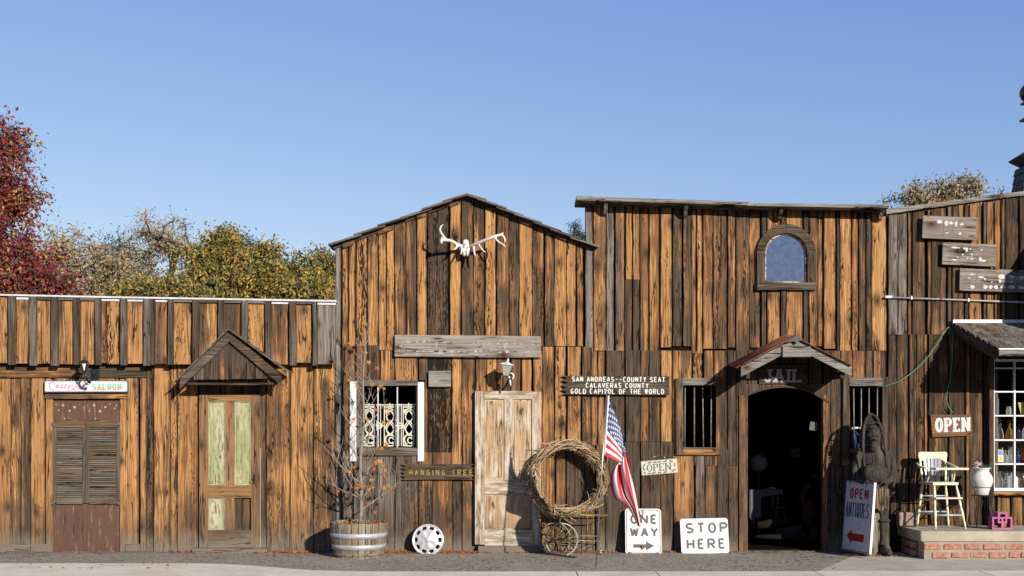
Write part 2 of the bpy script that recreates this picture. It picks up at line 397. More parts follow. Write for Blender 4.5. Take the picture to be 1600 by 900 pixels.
M['interior'] = plain('dark_interior', (.016, .012, .009), .95, spec=.0)
M['flash'] = plain('galvanised_flashing', (.78, .80, .84), .45, metal=.15, dirt=(.3, .3, .3), damt=.3)
M['white'] = plain('white_paint', (.80, .80, .79), .4, var=.05, dirt=(.45, .42, .38), damt=.25, dscale=14)
M['signwhite'] = plain('white_sign_enamel', (.78, .79, .80), .35, var=.05, dirt=(.42, .38, .32), damt=.42, dscale=7, wear=(.30, .17, .10), wth=.735)
M['signblack'] = plain('faded_black_sign_paint', (.06, .062, .068), .5, var=.25)
M['letterwhite'] = plain('white_letter_paint', (.74, .73, .70), .7, var=.12, wear=(.12, .09, .07), wth=.66)
M['yellowpaint'] = plain('old_yellow_letter_paint', (.34, .27, .07), .8, var=.3, wear=(.07, .05, .035), wth=.55)
M['navy'] = plain('navy_sign_paint', (.02, .035, .13), .5)
M['red'] = plain('red_sign_paint', (.42, .02, .02), .5)
M['steel'] = plain('galvanised_steel', (.45, .46, .47), .35, metal=.85)
M['brass'] = plain('tarnished_gold_wire', (.36, .28, .10), .45, metal=.6, var=.3)
M['bone'] = plain('bleached_bone', (.80, .79, .77), .55, var=.06, vscale=30, dirt=(.44, .34, .22), damt=.5, bump=.003, bscale=70)
M['concrete'] = None
# ------------------------------------------------------------------ wall planks, surveyed board by board
def lerpline(pts, x):
    for (xa, ya), (xb, yb) in zip(pts, pts[1:]):
        if x <= xb: return ya + (yb - ya) * (x - xa) / (xb - xa)
    return pts[-1][1]
def cut(rects, op):
    out = []
    ax0, ax1, ay0, ay1 = op
    for (x0, x1, y0, y1, f) in rects:      # y0 = top (smaller), y1 = bottom
        if ax1 <= x0 or ax0 >= x1 or ay1 <= y0 or ay0 >= y1: out.append((x0, x1, y0, y1, f)); continue
        if x0 < ax0: out.append((x0, ax0, y0, y1, f))
        if x1 > ax1: out.append((ax1, x1, y0, y1, f))
        m0, m1 = max(x0, ax0), min(x1, ax1)
        if y0 < ay0: out.append((m0, m1, y0, ay0, 0))
        if y1 > ay1: out.append((m0, m1, ay1, y1, f if y0 >= ay0 else 0))
    return out
GAP = .0048
def planks(mb, boards, ytop, ybot, openings=(), y=-.010, jit=.024, dens=None):
    """boards: (x0, x1, toneL, toneR, grey, holes[, proud]) in survey pixels on the wall line"""
    for b in boards:
        x0, x1, tl, tr, gr, ho = b[:6]; pr = b[6] if len(b) > 6 else 0
        yt = (lambda x: lerpline(ytop, x)) if isinstance(ytop, list) else (lambda x: ytop)
        jy = rnd.uniform(-2.5, 2.5) if not isinstance(ybot, tuple) else 0
        yb = ybot if not isinstance(ybot, tuple) else ybot[0]
        top_min = min(yt(x0), yt(x1))
        depth = y - rnd.uniform(0, jit) - pr
        ox, oy = rnd.uniform(0, 60), rnd.uniform(0, 60); al = rnd.random(); gl = rnd.choice((.001, .004, .008, .013)); gr_ = rnd.choice((.001, .004, .007, .011))
        pcs = cut([(x0, x1, top_min, yb + (b[7] if len(b) > 7 else 0), 1)], (1e6, 1e6 + 1, 0, 0))
        for op in openings: pcs = cut(pcs, op)
        for (a, c, t, bt, f) in pcs:
            top_piece = abs(t - top_min) < .01
            tL = yt(a) if top_piece else t; tR = yt(c) if top_piece else t
            mb.plank(X(a) + (gl if a == x0 else 0), X(c) - (gr_ if c == x1 else 0), Z(bt), Z(tL), depth, th=.026 + pr, tl=tl, tr=tr, grey=gr, holes=ho, z1r=Z(tR), ox=ox, oy=oy, bx=X(x0), alpha=al, full=(X(x0), X(x1)))
def backing(mb, x0, x1, ytop, ybot, openings=(), y=.016):
    pcs = [(x0, x1, ytop, ybot, 1)]
    for op in openings: pcs = cut(pcs, op)
    for (a, c, t, bt, f) in pcs:
        mb.box(((X(a) + X(c)) / 2, y + .025, (Z(t) + Z(bt)) / 2), X(c) - X(a), .05, Z(t) - Z(bt), tone=-.3)
def hboard(mb, px0, py0, px1, py1, d, th, **k):
    """horizontal-grain board whose face sits d metres in front of the wall line"""
    a, b = at(px0, py0, d), at(px1, py1, d)
    mb.box(((a.x + b.x) / 2, -d + th / 2, (a.z + b.z) / 2), b.x - a.x, th, a.z - b.z, g=0, bev=.003, **k)
def vboard(mb, px0, py0, px1, py1, d, th, **k):
    a, b = at(px0, py0, d), at(px1, py1, d)
    mb.box(((a.x + b.x) / 2, -d + th / 2, (a.z + b.z) / 2), b.x - a.x, th, a.z - b.z, g=2, bev=.003, **k)
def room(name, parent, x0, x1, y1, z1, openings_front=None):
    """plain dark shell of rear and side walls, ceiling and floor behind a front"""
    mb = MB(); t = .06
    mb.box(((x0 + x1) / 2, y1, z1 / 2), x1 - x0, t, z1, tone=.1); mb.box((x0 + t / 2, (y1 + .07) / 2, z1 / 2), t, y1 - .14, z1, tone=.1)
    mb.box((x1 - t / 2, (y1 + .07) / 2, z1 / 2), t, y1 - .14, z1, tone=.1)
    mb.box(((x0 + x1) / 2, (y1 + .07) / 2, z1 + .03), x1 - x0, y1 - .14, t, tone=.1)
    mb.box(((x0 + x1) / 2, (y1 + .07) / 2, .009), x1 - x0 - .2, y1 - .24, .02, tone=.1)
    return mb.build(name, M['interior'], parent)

# ================================================================= 1  low saloon building at the left
G = 864
sal = thing('saloon_building', 'low plank building with a battened fascia and two doors, at the far left', 'building', (X(250), 0, 0))
rows1 = [(-60, -30, .7, .8, 0, .2), (-30, -4, .5, .8, 0, .2), (-4, 18, .85, .9, 0, .1), (18, 34, .6, .5, 0, .25), (34, 48, .55, .3, .1, .25), (48, 72, .95, .95, 0, .15), (72, 83, .9, .9, 0, .1),
 (83, 110, .6, .6, .2, 0), (110, 150, .6, .6, .2, 0), (150, 187, .6, .6, .2, 0), (187, 197, .85, .8, 0, .1), (197, 218, .9, .85, 0, .1), (219, 229, .85, .85, 0, .1, .006), (229, 241, .35, .3, .1, .6), (241, 266, .75, .8, 0, .15),
 (266, 278, .7, .7, 0, .4), (278, 311, .75, .65, 0, .3), (311, 345, .3, .3, .1, .1), (345, 378, .3, .3, .1, .1), (378, 405, .4, .4, .1, .1), (405, 417, .25, .3, .1, .2), (417, 454, .55, .6, .1, .35), (454, 490, .8, .6, .1, .2), (490, 525, .55, .5, .1, .4)]
m = MB()
planks(m, rows1, 560, G, openings=[(81, 188, 624, 900)])
# rotten holes at the foot of three planks are gaps in the kickboards
for (a, c, t) in ((-40, 17, .2), (17, 47, .2), (48, 73, .2), (196, 218, .2)):
    hboard(m, a, 850, c, G, .045, .02, tone=.1, grey=.7)
wall1 = m.build('wall', M['wall'], sal)
m = MB(); backing(m, -60, 525, 470, G, [(83, 186, 626, G)]); m.build('sheathing', M['interior'], sal)
# fascia
FT = [(-60, 460), (0, 462), (525, 471)]; FB = 568
fas = [(-60, -30, .7, .7, 0, .2), (-30, -8, .8, .8, 0, .1), (-8, 12, .8, .75, 0, .2), (24, 46, .7, .75, 0, .15), (56, 65, .95, .95, 0, .2), (65, 80, .95, .9, 0, .15), (90, 115, .45, .75, 0, .2), (124, 149, .8, .8, 0, .1), (158, 167, .8, .5, 0, .3), (167, 187, .85, .85, 0, .75),
       (198, 225, .65, .85, 0, .15), (240, 262, .35, .45, .3, .1), (270, 300, .75, .75, 0, .4), (309, 340, .4, .9, .1, .2), (349, 377, .35, .45, .15, .1), (386, 414, .85, .8, 0, .5), (424, 451, .5, .6, 0, .1), (462, 488, .85, .9, 0, .4), (494, 525, .2, .2, .75, .1)]
m = MB()
d0 = .15
def fboards(lst, dd, th, yb=FB):
    for b in lst:
        x0, x1, tl, tr, gr, ho = b
        k = (DIST - dd) / DIST
        ox, oy, al = rnd.uniform(0, 60), rnd.uniform(0, 60), rnd.random()
        jb = rnd.uniform(-1.5, 1.5)
        m.plank(X(x0, dd) + .002, X(x1, dd) - .002, Z(yb + jb, dd), Z(lerpline(FT, x0), dd), -dd, th=th, tl=tl, tr=tr, grey=gr, holes=ho, z1r=Z(lerpline(FT, x1), dd), ox=ox, oy=oy, bx=X(x0, dd), alpha=al)
fboards(fas, d0, .025)
bat = [(-20, -6), (12, 24), (45, 57), (79, 91), (114, 125), (148, 158), (187, 198), (224, 235), (234, 242), (262, 271), (300, 310), (340, 350), (377, 387), (414, 424), (452, 463), (488, 496)]
fboards([(a, b, .06, .06, .42 + rnd.uniform(-.22, .2), .1) for a, b in bat], d0 + .042, .042, FB + 2)
m.build('fascia', M['wood'], sal)
# cant strips between battens under the flashing, and the flashing itself
m = MB()
for a, b in ((57, 79), (91, 114), (125, 148), (271, 300), (310, 340), (350, 377), (387, 414), (463, 488)):
    ya, yb = lerpline(FT, a), lerpline(FT, b)
    p = [at(a, ya + .5, d0 + .03), at(b, yb + .5, d0 + .03), at(b, yb + 5, d0 + .03), at(a, ya + 5, d0 + .03)]
    m = MB(); m.prism([(q.x, q.z) for q in p], Matrix.Translation((0, -d0 - .03, 0)), .028, c=(.1, .5, 0, .5)); m.build('cant_strip', M['greywood'], sal)
m = MB()
for a, b in ((-60, 150), (150, 330), (330, 525)):
    p = [at(a, lerpline(FT, a) - 2.2, .2), at(b, lerpline(FT, b) - 2.2, .2), at(b, lerpline(FT, b) + .4, .2), at(a, lerpline(FT, a) + .4, .2)]
    m.prism([(q.x, q.z) for q in p], Matrix.Translation((0, -.193, 0)), .5 + (a == 150) * .003)
for a, b in ((-20, -6), (24, 45), (158, 187), (198, 224), (235, 262), (424, 452), (496, 525)):
    ya, yb = lerpline(FT, a), lerpline(FT, b)
    p = [at(a, ya, d0 + .012), at(b, yb, d0 + .012), at(b, yb + 5.4, d0 + .012), at(a, ya + 5.4, d0 + .012)]
    m.prism([(q.x, q.z) for q in p], Matrix.Translation((0, -d0 - .013, 0)), .006)
m.build('flashing', M['flash'], sal)
m = MB()   # soffit closing the fascia and the roof deck behind
m.box((X(232), -.065, Z(566) + .01), X(525) - X(-60), .115, .02, g=0, tone=0)
m.box(((X(-60) + X(525)) / 2, 2.6, Z(474)), X(525) - X(-60), 5.2, .05, g=0, tone=0); m.build('roof', M['shake'], sal)
room('shell', sal, X(-60), X(524), 5.2, Z(478))
m = MB()   # horizontal beam over the saloon door
hboard(m, -60, 571, 118, 590, .05, .03, tone=.42, toneR=.5, holes=.2); hboard(m, 118, 571, 228, 590, .052, .03, tone=.1, grey=.15)
m.build('beam', M['wood'], sal)
# --- saloon door
m = MB(); a = at(82, 626, -.0); 
m.box(((X(82) + X(187)) / 2, .005, (Z(626) + Z(G)) / 2), X(187) - X(82), .02, Z(626) - Z(G), tone=.4); 
door = m.build('door', M['redply'], sal, label='red-brown plywood door with a pair of louvred half shutters')
m = MB(); vboard(m, 72, 622, 82, G, .03, .05, tone=.85); vboard(m, 187, 622, 197, G, .03, .05, tone=.85); hboard(m, 70, 614, 200, 623, .05, .06, tone=.45, toneR=.6)
m.build('door_frame', M['wall'], door)
DAUB = plain('pale_paint_daub', (.42, .36, .31), .8, var=.3, wear=(.2, .1, .08), wth=.6)
m = MB()   # pale daubs on the top panel and rough patches
for (x, y, r) in ((88, 632, 1.3), (99, 633, 2), (117, 636, 2), (109, 642, 2), (132, 637, 1.2), (140, 642, 1.4), (147, 633, 2), (157, 642, 2.2), (165, 636, 1.8), (179, 638, 1.2), (172, 631, 1), (92, 641, 1.3), (101, 654, 1.3), (149, 654, 1.3), (182, 633, 1), (125, 632, .9), (137, 633, .8)):
    c = at(x, y); mm = MB()
    ang = [(r / 120 * (1 + rnd.uniform(-.3, .3)) * math.cos(t * .785), r / 120 * (1 + rnd.uniform(-.3, .3)) * math.sin(t * .785)) for t in range(8)]
    m = MB(); m.prism(ang, Matrix.Translation((c.x, -.0075, c.z)), .002); m.build('paint_daub', DAUB, door)
for (xa, xb, lab) in ((82.5, 133.5, 'l'), (134.5, 186.5, 'r')):
    m = MB(); d = .035
    st = 5.5 if lab == 'l' else 4.5; st2 = 5 if lab == 'l' else 4.5
    vboard(m, xa, 660, xa + st, 786, d, .03, tone=.25, grey=.45); vboard(m, xb - st2, 660, xb, 786, d, .03, tone=.25, grey=.45)
    hboard(m, xa + st, 780, xb - st2, 788, d - .002, .026, tone=.2, grey=.5)
    # curved top rail
    pts = []; n = 12
    for i in range(n + 1):
        t = i / n; x = xa + (xb - xa) * t
        if lab == 'l': y = 661 - 4.5 * math.sin(math.pi * min(1, t * 1.02)) ** 1.3 * (1 if t > .2 else .8) - 1.5 * t
        else: y = 661 - 4.5 * math.sin(math.pi * (1 - t)) ** 1.3 - 1.5 * (1 - t)
        pts.append((X(x, d), Z(y, d)))
    pts += [(X(xb, d), Z(668, d)), (X(xa, d), Z(668, d))]
    m.prism([(p[0], p[1]) for p in pts][::-1], Matrix.Translation((0, -d - .004, 0)), .03, c=(.55, .1, 0, .3))
    shut = m.build('shutter', M['louvre'], door)
    m = MB(); n = 38
    for i in range(n):
        y = 668.5 + (780 - 668.5) * (i + .5) / n
        m.box(rotm(((X(xa + st, d) + X(xb - st2, d)) / 2, -d + .014, Z(y, d)), rx=R(-38)), X(xb - st2, d) - X(xa + st, d) + .004, .004, .026, g=0, tone=rnd.uniform(0, .6), grey=rnd.uniform(.3, .9))
    m.box(((X(xa, d) + X(xb, d)) / 2, -d + .032, (Z(668, d) + Z(782, d)) / 2), X(xb, d) - X(xa, d) - .02, .004, Z(668, d) - Z(782, d), tone=0)
    m.build('slat_panel', M['louvre'], shut)
    for hy in (662, 786):
        m = MB()
        hx = xa + 1 if lab == 'l' else xb - 1
        m.box((X(hx, d), -d - .008, Z(hy, d)), .03, .02, .035); m.build('hinge', M['steel'], shut)
# --- green panelled door
d = .055
dg = thing('tmp', '', '', (0, 0, 0)); bpy.data.objects.remove(dg)
m = MB()
def stile(m, x0, y0, x1, y1, dd=.055, th=.04, hz=False, **k): (hboard if hz else vboard)(m, x0, y0, x1, y1, dd, th, **k)
stile(m, 311, 617, 325, 857, tone=.62); stile(m, 392, 617, 406, 857, tone=.6, toneR=.3)
stile(m, 325, 617, 392, 627, hz=True, tone=.6); stile(m, 325, 758, 392, 778, hz=True, tone=.8); stile(m, 325, 828, 392, 857, hz=True, tone=.15, grey=.3)
stile(m, 352.5, 627, 366.5, 758, tone=.65); stile(m, 351, 778, 366.5, 828, tone=.7)
gd = m.build('door', M['doorbrown'], sal, label='brown panel door with flaking green panels, the lower right panel missing')
for (x0, y0, x1, y1) in ((325, 627, 352.5, 758), (366.5, 627, 392, 758), (325, 778, 351, 828)):
    m = MB(); stile(m, x0, y0, x1, y1, dd=.035, th=.02, tone=.6)
    q = 3
    stile(m, x0 + q, y0 + q, x1 - q, y1 - q, dd=.041, th=.006, tone=.7)
    for (e0, f0, e1, f1, hz) in ((x0, y0, x0 + 1.5, y1, 0), (x1 - 1.5, y0, x1, y1, 0), (x0 + 1.5, y0, x1 - 1.5, y0 + 1.5, 1), (x0 + 1.5, y1 - 1.5, x1 - 1.5, y1, 1)):
        stile(m, e0, f0, e1, f1, dd=.047, th=.012, hz=bool(hz), tone=.4)
    m.build('panel', M['greenpanel'], gd)
m = MB(); c = at(397, 749, .06); m.box((c.x, c.y - .002, c.z), .022, .008, .12, bev=.003); m.tube([(c.x, c.y, c.z + .01), (c.x, c.y - .035, c.z + .01)], .011, 8); m.build('handle', M['black'], gd)
m = MB(); hboard(m, 300, 857, 418, G + 1, .16, .16, tone=.2, grey=.6); m.build('door_sill', M['wall'], gd)
m = MB(); vboard(m, 406, 700, 406.8, 857, .03, .02, tone=.5); m.build('edge_strip', M['whitepaint'], gd)
# --- little gabled hood over the green door
hd = .34
ax, ay = X(358, hd), Z(517, hd)
lx, lz = X(281, hd), Z(598, hd); rx_, rz_ = X(439, hd), Z(592, hd)
m = MB()
bw = .115
def barge(mb, a, b, w, d, th, **k):
    a = Vector((a[0], -d + th / 2, a[1])); b = Vector((b[0], -d + th / 2, b[1]))
    mb.bar(a, b, w, th, up=Vector((0, 0, 1)), **k)
def bargepoly(m, top, bot, w, d, th, mat=0, c=(.3, .3, 0, .5)):
    # rake board with plumb cuts: top/bot = upper edge points; w = plumb depth
    (x1, z1), (x2, z2) = top, bot
    m.prism([(x1, z1), (x2, z2), (x2, z2 - w), (x1, z1 - w)], Matrix.Translation((0, -d, 0)), th, c=c, g=0)
bargepoly(m, (ax, ay), (lx, lz + .06), .135, hd, .04, c=(.08, .45, 0, .6)); bargepoly(m, (ax + .001, ay), (rx_, rz_ + .05), .135, hd - .002, .04, c=(.28, .2, 0, .6))
hood = m.build('door_hood', M['wood'], sal, label='small gabled hood of weathered boards over the green panelled door')
m = MB()   # gable boards in the hood
for (x0, x1, tl, tr, gr) in ((302, 320, .05, .1, .4), (320, 361, .2, .25, .3), (361, 399, .12, .2, .3), (399, 418, .1, .1, .4)):
    def zt(x):
        return (ay + (lz + .06 - ay) * (X(x, hd) - ax) / (lx - ax) if x < 358 else ay + (rz_ + .05 - ay) * (X(x, hd) - ax) / (rx_ - ax)) - .1
    xs = [x0, x1] if not (x0 < 358 < x1) else [x0, 358, x1]
    for a, b in zip(xs, xs[1:]):
        m.plank(X(a, hd - .04) + .003, X(b, hd - .04) - (.003 if b == x1 else 0), Z(593 - (x0 - 302) * .015, hd - .04), zt(a), -hd + .045, th=.02, tl=tl, tr=tr, grey=gr, z1r=zt(b), ox=x0 * .1, oy=2)
m.build('gable_panel', M['wood'], hood)
m = MB()   # roof boards and their ragged shingles
for sgn, (ex, ez) in ((-1, (X(275, hd), Z(604, hd))), (1, (X(450, hd), Z(588, hd)))):
    L = Vector((ex - ax, 0, ez + .02 - ay)); n = 4
    for i in range(n):
        p0 = Vector((ax, 0, ay + .012)) + L * (i / n); p1 = Vector((ax, 0, ay + .012)) + L * ((i + 1.18) / n if i < n - 1 else 1.0)
        nrm = Vector((-L.z, 0, L.x)).normalized(); nrm = nrm if nrm.z > 0 else -nrm
        off = nrm * (.012 * (n - i) * .0 + .004) 
        a = p0 + off; b = p1 + nrm * (.016)
        for (ya, yb) in ((-hd - .05, -.16), ):
            c0 = Vector((a.x, ya, a.z)); c1 = Vector((b.x, ya, b.z))
            mid = (c0 + c1) / 2; ang = math.atan2(b.z - a.z, b.x - a.x)
            m.box(Matrix.Translation((mid.x, (ya + yb) / 2, mid.z + .004 * i)) @ Matrix.Rotation(-ang, 4, 'Y'), (c1 - c0).length, yb - ya, .013, g=1, tone=.35, grey=.55)
m.build('shingle', M['shake'], hood)
m = MB()
m.box(((lx + rx_) / 2, -.25, Z(600, .25)), rx_ - lx - .2, .17, .025, g=0, tone=.1, grey=.4); m.build('soffit', M['darkwood'], hood)

# ================================================================= 2  gabled building
gab = thing('gabled_building', 'gabled plank building in the middle, with antlers high on its front', 'building', (X(735), 0, 0))
GT = [(520, 391), (525, 386), (730, 306), (945, 394)]
OPW = (567, 656, 604, 700)
g_up = [(524, 534, .15, .15, .75, .1, .009), (534, 545, .55, .6, .1, .5), (545, 556, .85, .9, 0, .2), (556, 574, .8, .75, 0, .75), (574, 591, .6, .8, 0, .2), (591, 604, .9, .8, 0, .35), (604, 617, .85, .95, 0, .45),
        (617, 635, .45, .55, .05, .15), (635, 652, .55, .25, .05, .2), (652, 667, .98, .98, 0, .15, .01), (667, 702, .12, .15, .15, .55), (702, 720, .98, .95, 0, .35, .008), (720, 740, .35, .3, .1, .35), (740, 757, .65, .3, .05, .4),
        (757, 775, .98, .95, 0, .35, .01), (775, 795, .45, .35, 0, .2), (795, 811, .5, .2, 0, .35), (811, 832, .98, .98, 0, .1, .009), (832, 850, .3, .6, 0, .55), (850, 866, .5, .35, .05, .3), (866, 885, .85, .9, 0, .2),
        (885, 900, .9, .7, 0, .3), (900, 912, .75, .6, 0, .5), (912, 922, .2, .2, .1, .2), (922, 946, .7, .8, 0, .25)]
g_lo = [(524, 534, .15, .15, .75, .1, .009), (534, 556, .35, .4, .2, .3), (556, 575, .3, .35, .15, .1), (575, 594, .3, .35, .05, .1), (594, 617, .7, .6, .05, .25), (617, 654, .75, .7, 0, .25), (654, 669, .35, .3, .25, .2), (669, 705, .22, .3, .1, 1.0), (705, 722, .75, .7, 0, .2),
        (722, 742, .45, .5, 0, .2), (742, 760, .5, .6, 0, .2), (760, 776, .85, .7, 0, .4), (776, 798, .3, .4, .05, .2), (798, 814, .35, .3, 0, .2), (814, 832, .85, .8, 0, .2), (832, 848, .55, .65, 0, .2), (848, 867, .65, .55, 0, .25), (867, 884, .8, .85, 0, .4),
        (885, 908, .65, .6, 0, .35), (908, 924, .3, .25, .1, .3), (924, 934, .7, .7, 0, .2), (934, 946, .8, .6, 0, .2)]
g_bot = [(524, 534, .15, .15, .75, .1, .009), (534, 552, .2, .25, .5, .4), (552, 590, .2, .2, .55, .3), (590, 617, .3, .25, .5, .25), (617, 654, .2, .3, .45, .45), (654, 676, .5, .3, .2, .5), (676, 707, .3, .65, .1, .25), (707, 722, .25, .3, .2, .3), (722, 743, .5, .35, .05, .3),
         (743, 780, .4, .4, 0, .2), (780, 845, .4, .4, 0, .2), (845, 867, .7, .45, 0, .25), (867, 884, .55, .6, 0, .3), (885, 930, .25, .35, .1, .2), (930, 946, .35, .4, .1, .3)]
m = MB()
planks(m, g_up[:5], GT, 541); planks(m, g_up[5:15], GT, 547); planks(m, g_up[15:], GT, 541)
planks(m, g_lo[:7], 539.5, 707, openings=[OPW, (545, 664, 594, 606)]); planks(m, g_lo[7:12], 548, 730); planks(m, g_lo[12:], 542, 695)
planks(m, g_bot[:7], 707, G, openings=[]); planks(m, g_bot[7:10], 730, G); planks(m, g_bot[10:], 695, G)
m.build('wall', M['wall'], gab)
m = MB(); 
for x in range(525, 945, 28):
    backing(m, x, min(x + 28, 945), max(lerpline(GT, x), lerpline(GT, min(x + 28, 945))) + 3, G, [OPW])
m.build('sheathing', M['interior'], gab)
m = MB()   # wedge trim pieces under the rake
for a, b in ((536, 553), (591, 616), (652, 666), (703, 719), (758, 774), (811, 831), (866, 884)):
    pa, pb = at(a, lerpline(GT, a) - .5, .04), at(b, lerpline(GT, b) - .5, .04)
    w = .065
    m = MB(); m.prism([(pa.x, pa.z), (pb.x, pb.z), (pb.x, pb.z - w), (pa.x, pa.z - w)], Matrix.Translation((0, -.062, 0)), .018, c=(.3, .35, 0, .4)); m.build('rake_trim', M['wood'], gab)
# roof of split shakes, running back
m = MB()
apx, apz = X(730, .12), Z(303, .12)
for sgn, e in ((-1, (X(517, .12), Z(383, .12))), (1, (X(932, .12), Z(386, .12)))):
    n = 6 if sgn < 0 else 7
    L = Vector((e[0] - apx, 0, e[1] - apz)); ln = L.length; u = L.normalized(); nr = Vector((-u.z, 0, u.x)); nr = nr if nr.z > 0 else -nr
    bk = Vector((apx, 0, apz)) - nr * .035
    c = bk + L / 2
    m.box(Matrix.Translation((c.x, 2.6, c.z)) @ Matrix.Rotation(math.atan2(-u.z, u.x), 4, 'Y'), ln - .02, 5.3, .02, g=1, tone=.1)
    for i in range(n):
        s0 = i / n - (.06 if i else 0); s1 = (i + 1) / n
        for j in range(12):
            y0 = -.12 - rnd.uniform(0, .05) if j == 0 else -.12 + j * .45; y1 = -.12 + (j + 1) * .45 - .008
            a = Vector((apx, 0, apz)) + L * (s0 + rnd.uniform(-.01, .01)) - nr * .012 + nr * rnd.uniform(0, .004)
            b = Vector((apx, 0, apz)) + L * (s1 + rnd.uniform(-.015, .02)) + nr * (.012 + rnd.uniform(0, .009))
            mid = (a + b) / 2; dv = b - a
            m.box(Matrix.Translation((mid.x, (y0 + y1) / 2, mid.z)) @ Matrix.Rotation(math.atan2(-dv.z, dv.x), 4, 'Y'), dv.length, y1 - y0, .020 + rnd.uniform(0, .006), g=0, tone=rnd.uniform(.1, .5), grey=rnd.uniform(.4, .8))
m.build('roof', M['shake'], gab)
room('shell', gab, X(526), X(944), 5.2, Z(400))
# window with ironwork
m = MB()
hboard(m, 556, 594, 653, 603, .05, .03, tone=.2, grey=.6); hboard(m, 560, 699, 653, 712, .055, .04, tone=.25, grey=.55)
vboard(m, 557, 603, 565, 699, .035, .05, tone=.2, grey=.6); vboard(m, 650, 603, 655, 699, .03, .05, tone=.2, grey=.4)
win = m.build('window', M['wood'], gab, label='window opening with white side boards and cream ironwork')
m = MB(); vboard(m, 546.5, 595.5, 556.5, 721, .06, .03, tone=.5); m.build('side_board', M['whitepaint'], win)
m = MB(); vboard(m, 652.5, 597, 662.5, 721, .06, .03, tone=.5); m.build('side_board', M['whitepaint'], win)
m = MB()
for x in (589.5, 619.8): vboard(m, x, 604, x + 1.8, 699, .015, .02, tone=.4)
m.build('muntin', M['whitepaint'], win)
M['cream'] = plain('cream_iron_paint', (.68, .69, .58), .5, var=.12, wear=(.25, .17, .09), wth=.66, dirt=(.4, .36, .25), damt=.3)
def ribbon(mb, pts, w, th, y, c=None):
    n = len(pts)
    for i in range(n - 1):
        a = Vector((pts[i][0], pts[i][1])); b = Vector((pts[i + 1][0], pts[i + 1][1]))
        p = Vector((pts[max(i - 1, 0)][0], pts[max(i - 1, 0)][1])); q = Vector((pts[min(i + 2, n - 1)][0], pts[min(i + 2, n - 1)][1]))
        ta = (b - p); tb = (q - a)
        ta = ta.normalized() if ta.length > 1e-9 else (b - a).normalized(); tb = tb.normalized() if tb.length > 1e-9 else ta
        na = Vector((-ta.y, ta.x)) * w / 2; nb = Vector((-tb.y, tb.x)) * w / 2
        P4 = [a - na, b - nb, b + nb, a + na]
        F4 = [(v.x, y, v.y) for v in P4]; B4 = [(v.x, y + th, v.y) for v in P4]
        mb.quad(*F4); mb.quad(*B4[::-1]); mb.quad(F4[1], F4[0], B4[0], B4[1]); mb.quad(F4[3], F4[2], B4[2], B4[3])
m = MB(); yy = .06
def arc(cx, cz, rx, rz, a0, a1, n=14): return [(cx + rx * math.cos(R(a0 + (a1 - a0) * i / n)), cz + rz * math.sin(R(a0 + (a1 - a0) * i / n))) for i in range(n + 1)]
W_ = 1 / 119.
for k, x0 in enumerate((568, 600.5, 630)):
    ox, oz = X(x0, -.06), Z(697, -.06); s = (DIST + .06) / FOC
    def pp(l): return [(ox + a * s, oz + b * s) for a, b in l]
    wd, hh = 20.0, 62.0; cx = 9
    ribbon(m, pp([(0, 0), (0, hh)]), .012, .01, yy); ribbon(m, pp([(17, 0), (17, hh)]), .012, .01, yy + .001); ribbon(m, pp([(0, hh - 1), (17, hh - 1)]), .016, .01, yy + .002)
    ribbon(m, pp([(0, .5), (17, .5)]), .012, .01, yy + .002)
    ribbon(m, pp([(8.5, hh), (8.5, hh + 5)]), .014, .01, yy)
    # scroll, teardrops, crossing straps
    ribbon(m, pp(arc(cx, 10, 7.5, 8, -60, 250, 22)), .020, .01, yy + .003)
    ribbon(m, pp(arc(cx + 1.5, 9, 3.6, 4.5, 20, 330, 16)), .016, .01, yy + .004)
    ribbon(m, pp(arc(cx, 3, 7.5, 3, 180, 360, 10)), .016, .01, yy + .005)
    def strap(sg, z0, z1, amp, nw, w=.014, e=0):
        ribbon(m, pp([(cx + sg * amp * math.sin(math.pi * nw * i / 26), z0 + (z1 - z0) * i / 26) for i in range(27)]), w, .01, yy + .006 + e)
    strap(1, 16, 56, 5.6, 2.0); strap(-1, 16, 56, 5.6, 2.0, e=.001); strap(1, 18, 40, 6.8, 1, e=.002); strap(-1, 18, 40, 6.8, 1, e=.003)
    ribbon(m, pp(arc(cx, 52, 6.5, 6.5, 200, -20, 14)), .014, .01, yy + .009)
    for cc in (3.5, 13.5): ribbon(m, pp(arc(cc, 55, 2.4, 2.4, 0, 360, 10)), .010, .01, yy + .010)
    if k < 2:
        for bx in (22.5, 26.5): ribbon(m, pp([(bx, 0), (bx, hh + 4)]), .010, .01, yy + .001)
        ribbon(m, pp(arc(24.5, 32, 4.5, 4, 0, 360, 14)), .014, .01, yy + .003); ribbon(m, pp([(18, 32), (31, 32)]), .02, .01, yy + .005)
        ribbon(m, pp([(17, 22), (21, 26), (21, 38), (17, 42)]), .010, .01, yy + .004)
s = (DIST + .06) / FOC
ribbon(m, [(X(566, -.06), Z(632.5, -.06)), (X(650, -.06), Z(632.5, -.06))], .014, .012, yy - .001)
ribbon(m, [(X(566, -.06), Z(634.5, -.06)), (X(650, -.06), Z(634.5, -.06))], .004, .012, yy - .002)
m.build('ironwork', M['cream'], win, label='cream painted cast ironwork panels behind the muntins')
